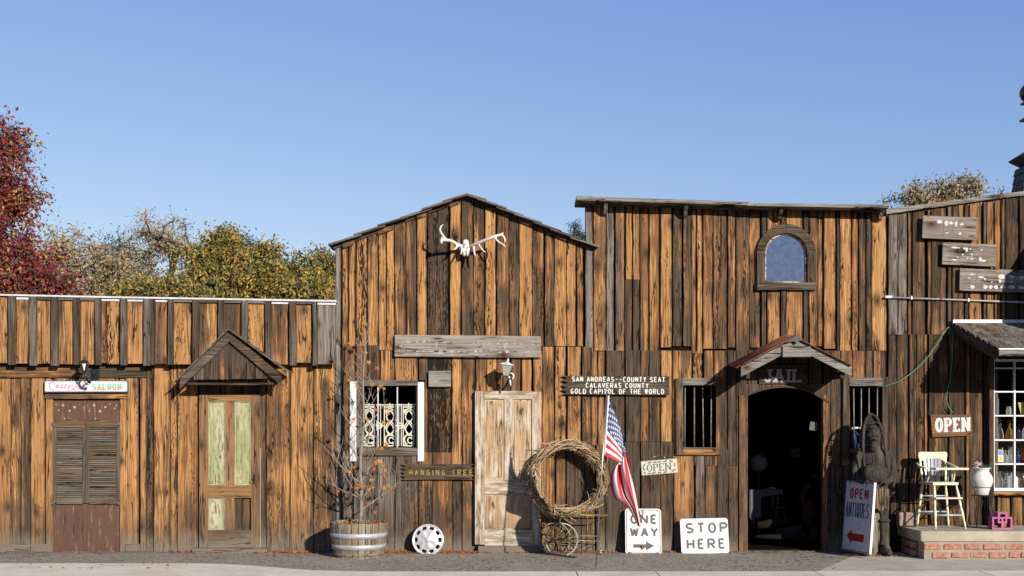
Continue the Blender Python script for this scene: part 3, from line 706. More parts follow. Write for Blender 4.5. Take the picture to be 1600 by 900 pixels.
# chipped white door on the gabled building
dd = .085
m = MB()
stile(m, 742, 611, 757, 851, dd=dd, tone=.5); stile(m, 831, 612, 845, 853, dd=dd, tone=.6)
stile(m, 757, 611, 831, 624, dd=dd, hz=True, tone=.55); stile(m, 757, 749, 831, 772, dd=dd, hz=True, tone=.5); stile(m, 757, 828, 831, 853, dd=dd, hz=True, tone=.45)
stile(m, 788, 624, 801, 749, dd=dd, tone=.5)
wd = m.build('door', M['doorwhite'], gab, label='pale panel door with chipped white paint')
for (x0, y0, x1, y1) in ((757, 624, 788, 749), (801, 624, 831, 749), (757, 772, 831, 828)):
    m = MB(); stile(m, x0, y0, x1, y1, dd=dd - .018, th=.015, tone=.75)
    stile(m, x0 + 3, y0 + 3, x1 - 3, y1 - 3, dd=dd - .012, th=.006, tone=.8); m.build('panel', M['doorpanel'], wd)
m = MB(); hboard(m, 747, 853.5, 850, 866, .12, .12, tone=.25, grey=.55); m.build('door_sill', M['wall'], wd)
# ================================================================= 3  jail with its tall false front
jail = thing('jail_building', 'tall false-front plank building with an arched upper window above its jail doorway', 'building', (X(1150), 0, 0))
JT = [(914, 319), (1172, 327), (1388, 331)]
OD = (1167, 1287, 604, 900); OW1 = (1067, 1119, 601, 701); OW2 = (1327, 1379, 601, 701); OA = (1194, 1263, 364, 442)
j_up = [(914.5, 926, .15, .15, .7, .1, .008), (926, 946, .75, .7, 0, .3), (946, 960, .2, .3, .75, .1), (960, 976, .35, .6, .4, .2), (976, 988, .85, .8, 0, .15), (988, 999, .85, .8, 0, .15), (999, 1014, .35, .8, .05, .2), (1014, 1031, .9, .3, 0, .15),
        (1031, 1050, .85, .95, 0, .25), (1050, 1066, .25, .4, .1, .3), (1066, 1080, .5, .2, .1, .2), (1080, 1088, .6, .6, .1, .1), (1088, 1098, .98, .98, 0, .1), (1098, 1114, .75, .45, 0, .15), (1114, 1136, .4, .45, .15, .5), (1136, 1149, .55, .4, .05, .1),
        (1149, 1171, .3, .45, .15, .4), (1171, 1188, .55, .5, 0, .4), (1188, 1197, .12, .1, .2, .1, .009), (1197, 1219, .6, .8, 0, .3), (1219, 1228, .2, .2, .3, .1, .009), (1228, 1254, .7, .6, 0, .2), (1254, 1263, .12, .12, .25, .1, .009), (1263, 1277, .75, .4, 0, .2), (1277, 1285, .4, .75, 0, .3), (1285, 1305, .75, .7, 0, .2), (1305, 1311, .1, .1, .2, .1, .01),
        (1311, 1330, .75, .85, 0, .35), (1330, 1340, .85, .6, 0, .3), (1340, 1352, .35, .2, 0, .2), (1352, 1361, .18, .2, .1, .4), (1361, 1384, .85, .9, 0, .1, .006)]
j_mid = [(946, 976, .3, .4, .25, .2), (976, 1000, .25, .3, .1, .1), (1000, 1014, .35, .4, 0, .1), (1014, 1032, .3, .35, .05, .15), (1032, 1050, .9, .85, 0, .25), (1051, 1082, .75, .6, .0, .2), (1082, 1098, .85, .8, 0, .6), (1099, 1114, .5, .6, 0, .1), (1114, 1136, .7, .35, 0, .2), (1136, 1150, .25, .25, .1, .2), (1150, 1168, .3, .4, .1, .1),
         (1168, 1190, .35, .35, .1, .2), (1190, 1215, .4, .4, .0, .2), (1215, 1240, .3, .4, .0, .2), (1240, 1262, .4, .4, .0, .2), (1262, 1285, .3, .35, .0, .2), (1285, 1297, .3, .3, .2, .2), (1297, 1313, .5, .45, 0, .3), (1313, 1331, .6, .6, 0, .3), (1331, 1352, .4, .65, 0, .2), (1352, 1363, .5, .4, 0, .3), (1363, 1384, .65, .4, 0, .2)]
j_bot = [(946, 972, .22, .28, .35, .2), (972, 1000, .2, .25, .3, .1), (1001, 1032, .4, .28, .2, .2), (1032, 1052, .5, .4, .05, .1), (1053, 1084, .85, .75, 0, .1), (1085, 1101, .2, .2, .45, .2), (1102, 1120, .45, .3, .05, .2), (1120, 1138, .25, .3, .1, .1), (1138, 1155, .55, .4, .1, .4), (1155, 1168, .4, .3, .1, .2),
         (1287, 1297, .3, .3, .2, .2), (1297, 1315, .4, .35, .1, .3), (1315, 1345, .3, .3, .1, .2), (1345, 1365, .3, .3, .1, .2), (1365, 1384, .25, .3, .1, .2)]
m = MB()
ops = [OD, OW1, OW2, OA]
i = 0
for b in j_up:
    yb = rnd.choice([541, 545, 548, 552, 543])
    if 976 <= b[0] < 998:
        planks(m, [b], JT, 437, openings=ops); planks(m, [(b[0], b[1], .12, .2, .1, .1)], 437.6, 556, openings=ops); continue
    if 946 <= b[0] < 975: yb = 560
    if 1297 <= b[0]: yb = 548
    planks(m, [b], JT, yb, openings=ops)
    # matching lower board tops: start right below
for b in [(q[0], q[1], q[2] - .10, q[3] - .10, *q[4:]) for q in j_mid]: planks(m, [b], 548, 727 if b[0] > 1050 else 690, openings=ops + [(1056, 1130, 590, 712), (1320, 1388, 590, 712)] if 0 else ops, y=-.010, jit=.020)
for b in [(q[0], q[1], q[2] - .12, q[3] - .12, *q[4:]) for q in j_bot]: planks(m, [b], 702 if b[0] > 1050 and b[0] < 1130 else (727.6 if b[0] > 1050 else 690.6), G, openings=ops, y=-.010, jit=.022)
m.build('wall', M['wall'], jail)
m = MB()
for x in range(914, 1386, 59): backing(m, max(x, 914.5), min(x + 59, 1386.5), lerpline(JT, x + 30) + 1.5, G, ops)
m.build('sheathing', M['interior'], jail)
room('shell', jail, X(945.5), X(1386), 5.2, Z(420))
m = MB()   # cornice boards, brackets and frieze
CT = [(902, 306.5), (1170, 316.5)]
def slope_board(m, x0, y0, x1, y1, h0, h1, d0, depth, c):
    a, b = at(x0, y0, d0), at(x1, y1, d0)
    k = (DIST - d0) / FOC
    m.prism([(a.x, a.z), (b.x, b.z), (b.x, b.z - h1 * k), (a.x, a.z - h0 * k)], Matrix.Translation((0, -d0, 0)), depth, c=c, g=0)
slope_board(m, 901, 306, 1170.5, 315.5, 6.5, 5, .26, .5, (.4, .85, 0, .5)); slope_board(m, 1168, 317, 1389, 320, 4.5, 5, .262, .5, (.4, .95, 0, .5))
m.build('cornice', M['greywood'], jail)
m = MB()
slope_board(m, 914, 314, 1168, 322.5, 6, 5, .06, .05, (.2, .6, 0, .5)); slope_board(m, 1170, 322, 1386, 327, 4, 4, .055, .05, (.1, .5, 0, .5))
m.build('frieze', M['wood'], jail)
for (x, y0, y1) in ((952, 313, 336), (1077, 317, 340), (1225, 320, 344.5), (1382, 322, 345)):
    m = MB(); a, b = at(x - 2.5, y0, .16), at(x + 2.5, y1, .16)
    zt, zb = Z(y0, .1), Z(y1, .1)
    m.prism([(-.055, zt), (-.22, zt), (-.22, zt - .05), (-.10, zb + .02), (-.055, zb)], Matrix.Translation((X(x - 3, .13), 0, 0)) @ Matrix.Rotation(R(90), 4, 'Z'), .045, c=(.2, .55, 0, .5), g=1)
    # rotate puts local x -> world y and local y -> world -x
    m.build('bracket', M['greywood'], jail)
# arched upper window
m = MB(); d = .06
cx, cz = X(1228.7, d), Z(396, d); s = (DIST - d) / FOC
n = 4
def arcpt(r, a, rz=None): return (cx + r * s * math.cos(a), cz + (rz or r) * s * math.sin(a))
for i in range(n):
    a0, a1 = math.pi * i / n + .006, math.pi * (i + 1) / n - .006
    m.prism([arcpt(46, a0 + (a1 - a0) * k_ / 6) for k_ in range(7)] + [arcpt(33, a1 + (a0 - a1) * k_ / 6, 32) for k_ in range(7)], Matrix.Translation((0, -d - rnd.uniform(0, .004), 0)), .05, c=(.12 + rnd.uniform(-.1, .1), .36, 0, .5), g=0)
vboard(m, 1183, 394, 1195.5, 443, d, .05, tone=.12, grey=.35); vboard(m, 1262, 394, 1275, 443, d, .05, tone=.12, grey=.35); hboard(m, 1183, 441.5, 1275.5, 453, d + .02, .07, tone=.08, grey=.45)
aw = m.build('window', M['wood'], jail, label='arched window with a dusty pane, the sky reflection painted blue, high above the jail door')
m = MB(); rnd_pts = []
def archpoly(r, rzz, zb, nn=20): return [(cx - r * s, zb)] + [(cx + r * s, zb)] + [(cx + r * s * math.cos(math.pi * i / nn), cz + rzz * s * math.sin(math.pi * i / nn)) for i in range(nn + 1)]
pts_o = archpoly(33.5, 32.5, Z(442, d)); pts_i = archpoly(30.5, 29.5, Z(439, d))
for i in range(len(pts_o)):
    j = (i + 1) % len(pts_o)
    m.prism([pts_o[i], pts_o[j], pts_i[j], pts_i[i]], Matrix.Translation((0, -.025, 0)), .03, c=(.5, .3, 0, .5))
m.build('frame', wood_material('pale_window_bead', paint=(.62, .55, .45), peel=.5), aw)
n_ = NT('dusty_glass_painted_sky')
dst = n_.noise(n_.obj(), 14., 6., .7); spk = n_.step(n_.noise(n_.obj(), 60., 2.), .74, .78)
colr = n_.mix(n_.step(dst, .35, .8), (.03, .055, .125), (.065, .10, .18)); colr = n_.mix(n_.mul(spk, .5), colr, (.6, .62, .65))  # blue of the reflected sky painted into the base colour, under dust specks
M['skyglass'] = n_.out(colr, rough=n_.lin(dst, 0, 1, .02, .10), spec=.5); n_.bsdf.inputs['IOR'].default_value = 1.6; n_.bsdf.inputs['Coat Weight'].default_value = .0
m = MB(); m.prism(archpoly(32, 31, Z(441, d)), Matrix.Translation((0, -.008, 0)), .009); pane = m.build('pane', M['skyglass'], aw)
# room window frames with bars
for (x0, fr, lab) in ((1056, 0, 'barred window left of the jail doorway'), (1317, 1, 'barred window right of the jail doorway, behind the carved figure')):
    m = MB(); d = .06
    if not fr:
        vboard(m, 1056, 591, 1067, 711, d, .05, tone=.35, grey=.45); vboard(m, 1119, 591, 1127, 711, d - .008, .045, tone=.35, grey=.2); hboard(m, 1067, 591, 1119, 602, d + .004, .05, tone=.2, grey=.65)
        hboard(m, 1067, 701, 1119, 711, d, .05, tone=.75, toneR=.45); hboard(m, 1067, 699, 1119, 701.6, d + .012, .07, tone=.2, grey=.6)
        bx = [1070.5, 1085, 1098, 1111.5]
    else:
        vboard(m, 1317, 589, 1327, 715, d, .05, tone=.2, grey=.3); vboard(m, 1379, 589, 1388, 715, d - .008, .045, tone=.25, grey=.2); hboard(m, 1327, 590, 1379, 603, d + .012, .06, tone=.1, grey=.55); hboard(m, 1327, 701, 1379, 711, d, .05, tone=.3)
        bx = [1334, 1346, 1358, 1371]
    w = m.build('window', M['wood'], jail, label=lab)
    for x in bx:
        mm = MB(); lean = rnd.uniform(-.7, 1.5)
        mm.tube([(X(x), .01, Z(600)), (X(x + lean), .01, Z(703))], .0095, 8); mm.build('bar', plain('old_iron_bar', (.22, .205, .18), .6, metal=.3, var=.4) if 'barm' not in M else M['barm'], w)
        if 'barm' not in M: M['barm'] = bpy.data.materials['old_iron_bar']
# doorway: arch corner pieces, red trims, arch batten
m = MB()
def archy(x):
    return 605 + 17 * ((x - 1226) / 58.) ** 2 * (.75 if x < 1226 else 1.0)
for xa, xb in ((1166, 1186), (1186, 1206), (1206, 1226), (1226, 1246), (1246, 1266), (1266, 1288)):
    q = [at(xa, 600, .03), at(xb, 600, .03)]
    low = [at(xb + (xa - xb) * t / 4, archy(xb + (xa - xb) * t / 4), .03) for t in range(5)]
    m.prism([(p.x, p.z) for p in q + low], Matrix.Translation((0, -.032, 0)), .03, c=(.3, .4 if xa < 1200 else .2, 0, .5), g=1)
dw = m.build('doorway', M['wood'], jail, label='open arched jail doorway with rusty red side trims')
for (xa, xb) in ((1155, 1168.5), (1286, 1294)):
    m = MB(); vboard(m, xa, 617, xb, G, .045, .11, tone=.5); m.build('side_trim', M['redtrim'], dw)
m = MB(); pts = [at(x, archy(x) - .6, .05) for x in range(1163, 1297, 6)]
ribbon(m, [(p.x, p.z) for p in pts], .022, .05, -.055); m.build('arch_strip', M['darkwood'], dw)
# ---- gabled hood over the doorway
d = .60
A = (X(1243, d), Z(528, d)); Lp = (X(1158, d), Z(573, d)); Rp = (X(1331, d), Z(572.5, d))
m = MB()
bargepoly(m, A, Lp, .125, d, .04, c=(.25, 1.0, 0, .5)); bargepoly(m, (A[0] + .001, A[1]), Rp, .125, d - .002, .04, c=(.25, .9, 0, .5))
jh = m.build('door_hood', M['greywood'], jail, label='gabled hood with silvery rake boards and a rusty metal roof over the jail doorway')
m = MB(); hboard(m, 1223, 541, 1267, 558, d + .03, .03, tone=.2, grey=.9); m.build('ridge_plate', M['greywood'], jh)
n_ = NT('rusty_corrugated_metal'); o_ = n_.obj()
rr_ = n_.noise(o_, 9., 6., .7); c_ = n_.mix(n_.step(rr_, .3, .7), (.16, .055, .022), (.36, .145, .07)); c_ = n_.mix(n_.step(n_.noise(o_, 30, 4), .55, .7), c_, (.09, .04, .02))
M['rust'] = n_.out(c_, .85, bump=rr_, bdist=.002)
m = MB()
for sgn, E in ((-1, Lp), (1, Rp)):
    ux = Vector((E[0] - A[0], 0, E[1] - A[1])); L = ux.length * (1.1 if sgn < 0 else .99); ux.normalize(); nr = Vector((-ux.z, 0, ux.x)); nr = nr if nr.z > 0 else -nr
    NN = 30; Y0, Y1 = -d - .04, -.03
    lst = []
    for j in range(NN + 1):
        y = Y0 + (Y1 - Y0) * j / NN; h = .009 * math.sin(j / NN * 2 * math.pi * 8)
        for t in (0, L):
            p = Vector((A[0], 0, A[1] + (.02 if sgn < 0 else .004) + (.07 if sgn < 0 else .01) * j / NN)) + ux * t + nr * h; lst.append(m.vert((p.x, y, p.z)))
            p2 = p - nr * .003; lst.append(m.vert((p2.x, y, p2.z)))
    for j in range(NN):
        b = lst[4 * j:4 * j + 8]
        m.face((b[0], b[2], b[6], b[4]) if sgn < 0 else (b[0], b[4], b[6], b[2]), smooth=True); m.face((b[1], b[5], b[7], b[3]) if sgn < 0 else (b[1], b[3], b[7], b[5]), smooth=True)
        m.face((b[2], b[3], b[7], b[6]))
    b = lst[0:4]; m.face((b[0], b[1], b[3], b[2]))
m.build('roof_sheet', M['rust'], jh)
m = MB()
for sgn, E in ((-1, Lp), (1, Rp)):
    dv = Vector((E[0] - A[0], 0, E[1] - A[1])); mid = Vector((A[0], 0, A[1])) + dv * .52
    m.box(Matrix.Translation((mid.x, -d / 2 - .0, mid.z - .02)) @ Matrix.Rotation(math.atan2(-dv.z, dv.x), 4, 'Y'), dv.length * .95, d - .08, .02, g=0, tone=.1)
    m.box(Matrix.Translation((E[0] - sgn * .1, -d / 2, E[1] - .10)), .05, d - .1, .09, g=1, tone=.1)
m.build('roof_deck', M['darkwood'], jh)
m = MB()
p = at(1243, 527, d)
m.prism([(p.x - .13, p.z - .075), (p.x, p.z + .03), (p.x + .09, p.z - .03), (p.x + .03, p.z - .05), (p.x, p.z - .085), (p.x - .03, p.z - .05)], Matrix.Translation((0, -d - .045, 0)), d, c=None); m.build('ridge_cap', M['black'], jh)

# ================================================================= 4  shop building at the right
shop = thing('shop_building', 'brown plank shop front with a sloping parapet and shingled porch roof at the right', 'building', (X(1500), 0, 0))
ST = [(1386, 334), (1620, 302), (1720, 290)]
BW = (1556, 1720, 565, 770)
s_up = [(1387, 1402, .2, .2, .6, .1), (1402, 1417, .3, .25, .6, .1), (1418, 1424, .5, .4, .1, .1), (1424, 1446, .14, .3, .0, .1), (1447, 1453, .6, .6, 0, .3), (1453, 1468, .3, .25, .25, .2), (1468, 1478, .4, .3, .3, .1), (1479, 1486, .2, .2, .5, .1, .009), (1486, 1496, .5, .35, .1, .1), (1496, 1505, .55, .5, .15, .1), (1506, 1513, .2, .2, .4, .1, .01),
        (1513, 1533, .85, .75, .05, .1), (1534, 1541, .15, .15, .5, .1, .009), (1541, 1552, .75, .8, .05, .2), (1552, 1562, .8, .85, 0, .1), (1563, 1569, .45, .4, .1, .1, .01), (1569, 1589, .18, .22, .05, .1), (1590, 1598, .3, .2, .4, .1, .01), (1598, 1620, .2, .25, .1, .1), (1620, 1650, .3, .2, .1, .1), (1650, 1685, .2, .3, .1, .1), (1685, 1720, .3, .3, .1, .1)]
s_lo = [(1387, 1401, .18, .25, .2, .2), (1401, 1419, .25, .3, .2, .1), (1420, 1428, .3, .2, .05, .2), (1428, 1431, .8, .8, 0, 0), (1431, 1443, .35, .3, .1, .4), (1443, 1448, .75, .7, 0, .1), (1449, 1458, .2, .3, .1, .1), (1458, 1480, .25, .3, .0, .1), (1481, 1507, .3, .2, 0, .15), (1508, 1514, .6, .5, 0, .1, .01), (1514, 1536, .22, .3, .05, .1), (1537, 1540, .5, .5, 0, 0, .008), (1540, 1556, .2, .25, .05, .2), (1556, 1564, .55, .6, .1, .1), (1564, 1578, .6, .7, .2, .1), (1578, 1598, .5, .65, .1, .2), (1598, 1640, .5, .5, 0, .1), (1640, 1680, .5, .5, 0, .1), (1680, 1720, .5, .5, 0, .1)]
m = MB()
planks(m, s_up, ST, 523, openings=[BW], y=-.014, jit=.024); planks(m, s_lo, 523, 846, openings=[BW], y=-.01, jit=.024)
m.build('wall', wood_material('brown_shop_wood', warmA=(.22, .10, .035), warmB=(.50, .27, .10), darkA=(.025, .017, .009), darkB=(.10, .062, .036), dust=0), shop)
m = MB(); 
for x in range(1387, 1720, 30): backing(m, x, min(x + 30, 1720), lerpline(ST, x) + 3, G, [BW])
m.build('sheathing', M['interior'], shop)
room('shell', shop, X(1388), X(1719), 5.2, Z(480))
m = MB(); slope_board(m, 1385, 326.5, 1455, 317.5, 8, 6.5, .08, .16, (.3, .9, 0, .5)); slope_board(m, 1455.5, 317, 1530, 307.5, 7.5, 6.5, .083, .16, (.3, .7, 0, .5)); slope_board(m, 1530.5, 307, 1722, 284, 6.5, 6.5, .08, .16, (.3, .95, 0, .5)); m.build('parapet_cap', M['greywood'], shop)
# porch roof
m = MB()
Xa, Xb = 5.708, 5.93; zr, ze = Z(505), Z(547, .95); Yf = -.95; XR = 8.2
Cc = [Vector((Xa, -.02, zr)), Vector((XR, -.02, zr)), Vector((XR, Yf, ze)), Vector((Xb, Yf, ze))]
rows_n = 9
slope = (Cc[3] - Vector((Xa, 0, zr)))
for i in range(rows_n):
    t0, t1 = i / rows_n - .02, (i + 1.25) / rows_n
    t0 = max(t0, 0); t1 = min(t1, 1.02)
    xl = Xa + (Xb - Xa) * (t0 + t1) / 2; x = xl + rnd.uniform(-.02, .0)
    while x < XR:
        w = rnd.uniform(.10, .26); e = rnd.uniform(-.015, .02)
        y0, z0 = -.02 + (Yf + .02) * t0, zr + (ze - zr) * t0; y1, z1 = -.02 + (Yf + .02) * t1 - e, zr + (ze - zr) * t1
        mid = Vector((x + w / 2, (y0 + y1) / 2, (z0 + z1) / 2 + .02 + .004 * rnd.random())); L = math.hypot(y1 - y0, z1 - z0)
        a = math.atan2(-(z1 - z0), -(y1 - y0))
        m.box(Matrix.Translation(mid) @ Matrix.Rotation(a + R(2.6), 4, 'X'), w - .007, L, .016, g=1, tone=rnd.uniform(.2, .75), grey=rnd.uniform(.35, .8)); x += w
pr = m.build('porch_roof', M['shake'], shop, label='shallow porch roof of mossy wood shingles')
m = MB()
mid = Vector(((Xb + XR) / 2, Yf - .015, ze - .035)); m.box(mid, XR - Xb, .03, .075, g=0, tone=.4, grey=.9); m.build('fascia', M['greywood'], pr)
m = MB(); m.box(Vector(((Xb + XR) / 2, Yf - .005, ze + .012)), XR - Xb + .01, .06, .014); m.box(Vector(((Xa + XR) / 2, -.055, zr + .012)), XR - Xa, .09, .05); m.build('flashing', M['flash'], pr)
m = MB()
m.bar((Xa + .01, -.03, zr - .06), (Xb + .01, Yf + .02, ze - .06), .13, .03, tone=.15, grey=.3); m.build('rake_board', M['wood'], pr)
m = MB()
q = [Vector((Xa + .03, -.03, zr - .01)), Vector((XR, -.03, zr - .01)), Vector((XR, Yf + .02, ze - .01)), Vector((Xb + .03, Yf + .02, ze - .01))]
m.quad(*q); m.quad(*[p - Vector((0, 0, .02)) for p in q][::-1]); m.quad(q[0], q[3], q[3] - Vector((0, 0, .02)), q[0] - Vector((0, 0, .02)))
m.build('roof_deck', M['darkwood'], pr)
# upper bay that projects from the same front further right; its edge shades the signs
m = MB()
m.box((7.45, -.44, 3.52), 1.16, .88, .8, tone=.3); 
m.prism([(0, 3.12), (-.88, 3.12), (-.88, 3.78), (0, 4.28)], Matrix.Translation((6.87, 0, 0)) @ Matrix.Rotation(R(90), 4, 'Z'), .03, c=(.3, .3, 0, .5)); m.build('upper_bay', M['wood'], shop)
# display window
m = MB(); d = .10
wx0, wx1 = 1553, 1712
def wb(m, x0, y0, x1, y1, dd=d, th=.05): vboard(m, x0, y0, x1, y1, dd, th, tone=.5)
wb(m, wx0, 563, wx0 + 1.6, 764, d + .003); wb(m, 1584.3, 565, 1587, 764, d + .002)
for x in (1619, 1650, 1681): wb(m, x, 565, x + 2.4, 764, d + .002)
for y in (574, 611, 648.5, 686.5, 724): hboard(m, wx0 + 1, y, wx1, y + 2.4, d, .045, tone=.5)
hboard(m, wx0, 762.5, wx1, 767.5, d + .02, .07, tone=.5); hboard(m, wx0, 561, wx1, 565, d, .05, tone=.5)
M['winwhite'] = plain('white_window_paint', (.78, .79, .80), .45, var=.04)
sw = m.build('window', M['winwhite'], shop, label='shop display window with white glazing bars')
m = MB(); hboard(m, 1553, 768, wx1, 774, d + .01, .1, tone=.6); vboard(m, 1546, 560, 1553, 826, d + .01, .1, tone=.2); m.build('frame', M['wood'], sw)
n_ = NT('shop_window_glass'); n_.bsdf.inputs['Transmission Weight'].default_value = 0
gl = n_.new('ShaderNodeBsdfGlass'); gl.inputs['Roughness'].default_value = 0; tr_ = n_.new('ShaderNodeBsdfTransparent'); gs = n_.new('ShaderNodeBsdfGlossy'); gs.inputs['Roughness'].default_value = .02
mx = n_.new('ShaderNodeMixShader'); fr_ = n_.new('ShaderNodeFresnel'); fr_.inputs['IOR'].default_value = 1.5
n_.t.links.new(fr_.outputs[0], mx.inputs[0]); n_.t.links.new(tr_.outputs[0], mx.inputs[1]); n_.t.links.new(gs.outputs[0], mx.inputs[2]); n_.t.links.new(mx.outputs[0], n_.n['Material Output'].inputs['Surface']); M['pane'] = n_.mat
m = MB(); a, b = at(1554, 564, d - .02), at(1712, 765, d - .02); m.box(((a.x + b.x) / 2, -.075, (a.z + b.z) / 2), b.x - a.x, .006, a.z - b.z); m.build('pane', M['pane'], sw)
# display cupboard behind the glass
m = MB(); a, b = at(1554, 564, 0), at(1712, 764, 0); zc_ = Z(690)
m.box(((a.x + b.x) / 2, .34, (zc_ + b.z) / 2), b.x - a.x, .03, zc_ - b.z, g=0)
m.box((a.x + .0, .18, (a.z + b.z) / 2), .03, .5, a.z - b.z); m.box(((a.x + b.x) / 2, .18, b.z - .03), b.x - a.x, .5, .03)
m.build('display_case', plain('dim_display_back', (.20, .165, .12), .8, var=.3, vscale=6), sw)
shz = {}
m = MB()
for i, y in enumerate((650, 687.5, 725)):
    z = Z(y, .04); m.box(((a.x + b.x) / 2, .12, z), b.x - a.x - .06, .28, .009); shz[i] = z + .006
m.build('shelf', M['winwhite'], sw); shz[3] = b.z - .015
# finial and cupola on the roof beyond, just entering the frame
cup = thing('cupola', 'grey shingled cupola with a dark ball finial, on the roof at the far right edge', 'cupola', (7.55, 2.5, Z(320)))
dc = -2.5
def cz_(y): return Z(y, dc)
hx = lambda px: (px - 800) * (DIST - dc) / FOC
cxx = hx(1612)
m = MB(); w = 2 * (cxx - hx(1597)); m.box((cxx, 2.5, (cz_(262) + 2.6) / 2), w, w, cz_(262) - 2.6, tone=.2, grey=.5)
for k, y in enumerate((262, 274, 285, 296)): 
    ww = w + .06 + .02 * k; m.lathe([(ww / 1.41 + .03, cz_(y + 11)), (ww / 1.41, cz_(y))], Matrix.Translation((cxx, 2.5, 0)) @ Matrix.Rotation(R(45), 4, 'Z'), n=4, smooth=False, c=(.3, .7, 0, .5))
m.build('body', M['shake'], cup)
m = MB(); m.lathe([(.0, cz_(232)), (.06, cz_(234)), (cxx - hx(1586), cz_(247)), (cxx - hx(1588), cz_(250)), (.1, cz_(262))][::-1], Matrix.Translation((cxx, 2.5, 0)) @ Matrix.Rotation(R(45), 4, 'Z') @ Matrix.Diagonal((1.41, 1.41, 1, 1)), n=4, smooth=False); m.build('roof', M['black'], cup)
m = MB(); m.tube([(cxx, 2.5, cz_(240)), (cxx, 2.5, cz_(120))], .05, 10)
rb = cxx - hx(1594); m.lathe([(rb * math.sin(math.pi * i / 12), cz_(145) - rb * math.cos(math.pi * i / 12) * .9) for i in range(13)], Matrix.Translation((cxx, 2.5, 0)), n=24)
m.box((cxx, 2.5, cz_(160)), .24, .24, .03); m.box((cxx, 2.5, cz_(186)), .26, .26, .03); m.build('finial', M['black'], cup)
# ------------------------------------------------------------------ lettering
def A_(cx, cz, rx, rz, a0, a1, n=10): return [(cx + rx * math.cos(R(a0 + (a1 - a0) * i / n)), cz + rz * math.sin(R(a0 + (a1 - a0) * i / n))) for i in range(n + 1)]
# strokes in a unit cell (x 0..1, z 0..1)
GL = {
 'A': [[(0, 0), (.5, 1)], [(.5, 1), (1, 0)], [(.2, .34), (.8, .34)]],
 'C': [A_(.5, .5, .5, .5, 50, 310, 16)],
 'D': [[(0, 0), (0, 1)], [(0, 1), (.45, 1)] + A_(.45, .5, .55, .5, 90, -90, 12) + [(.45, 0), (0, 0)]],
 'E': [[(0, 0), (0, 1)], [(0, 1), (1, 1)], [(0, .52), (.8, .52)], [(0, 0), (1, 0)]],
 'F': [[(0, 0), (0, 1)], [(0, 1), (1, 1)], [(0, .52), (.8, .52)]],
 'G': [A_(.5, .5, .5, .5, 50, 360, 18), [(1, .48), (.55, .48)]],
 'H': [[(0, 0), (0, 1)], [(1, 0), (1, 1)], [(0, .5), (1, .5)]],
 'I': [[(.5, 0), (.5, 1)]],
 'J': [[(.85, 1), (.85, .3)] + A_(.45, .3, .4, .3, 0, -180, 10)],
 'L': [[(0, 1), (0, 0)], [(0, 0), (1, 0)]],
 'N': [[(0, 0), (0, 1)], [(0, 1), (1, 0)], [(1, 0), (1, 1)]],
 'O': [A_(.5, .5, .5, .5, 0, 360, 24)],
 'P': [[(0, 0), (0, 1)], [(0, 1), (.55, 1)] + A_(.55, .74, .45, .26, 90, -90, 10) + [(.55, .48), (0, .48)]],
 'Q': [A_(.5, .5, .5, .5, 0, 360, 24), [(.5, .22), (.95, -.12)]],
 'R': [[(0, 0), (0, 1)], [(0, 1), (.55, 1)] + A_(.55, .74, .45, .26, 90, -90, 10) + [(.55, .48), (0, .48)], [(.5, .48), (1, 0)]],
 'S': [A_(.5, .74, .46, .26, 30, 270, 12) + A_(.5, .24, .5, .24, 90, -150, 12)],
 'T': [[(.5, 0), (.5, 1)], [(0, 1), (1, 1)]],
 'U': [[(0, 1), (0, .3)] + A_(.5, .3, .5, .3, 180, 360, 12) + [(1, .3), (1, 1)]],
 'V': [[(0, 1), (.5, 0)], [(.5, 0), (1, 1)]],
 'W': [[(0, 1), (.25, 0)], [(.25, 0), (.5, .9)], [(.5, .9), (.75, 0)], [(.75, 0), (1, 1)]],
 'X': [[(0, 0), (1, 1)], [(0, 1), (1, 0)]],
 'Y': [[(0, 1), (.5, .5)], [(1, 1), (.5, .5)], [(.5, .5), (.5, 0)]],
 '-': [[(.1, .5), (.9, .5)]],
 # handwriting
 'r': [[(0, 0), (.15, .5), (.3, .55), (.35, .42), (.7, .5)], [(.5, .48), (.5, .1), (.9, .05)]],
 'a': [A_(.36, .27, .34, .26, 0, 360, 12), [(.74, .55), (.72, .0)], [(.72, .02), (1.05, .12)]],
 'z': [[(.1, .5), (.8, .5)], [(.8, .5), (.12, .02)], [(.12, .02), (.85, .02)]],
 'y': [[(0, .5), (.15, .12), (.5, .1), (.72, .5)], [(.74, .5), (.55, -.35), (.15, -.35)]],
 'd': [A_(.35, .27, .32, .25, 30, 330, 12), [(.85, 1), (.68, .08), (1, .05)]],
 'l': [[(.2, .05), (.6, .9), (.3, .9), (.3, .1), (.7, .05)]],
 'h': [[(.2, 0), (.4, .95)], [(.25, .3), (.55, .5), (.65, .05)]],
 'e': [[(.1, .25), (.6, .3)], A_(.4, .25, .3, .25, 20, 300, 10)],
 't': [[(.4, .8), (.3, .05), (.6, .05)], [(.1, .5), (.7, .5)]],
}
SERIF = {'A': [(0, 0), (1, 0), (.5, 1)], 'D': [(0, 0), (0, 1)], 'E': [(0, 0), (0, 1)], 'F': [(0, 0), (0, 1)], 'H': [(0, 0), (0, 1), (1, 0), (1, 1)], 'I': [(.5, 0), (.5, 1)], 'J': [(.85, 1)], 'L': [(0, 1), (0, 0)], 'N': [(0, 0), (0, 1), (1, 1)],
         'P': [(0, 0), (0, 1)], 'R': [(0, 0), (0, 1), (1, 0)], 'T': [(.5, 0)], 'U': [(0, 1), (1, 1)], 'Q': [], 'W': [(0, 1), (1, 1)], 'Y': [(0, 1), (1, 1), (.5, 0)], 'V': [(0, 1), (1, 1)]}
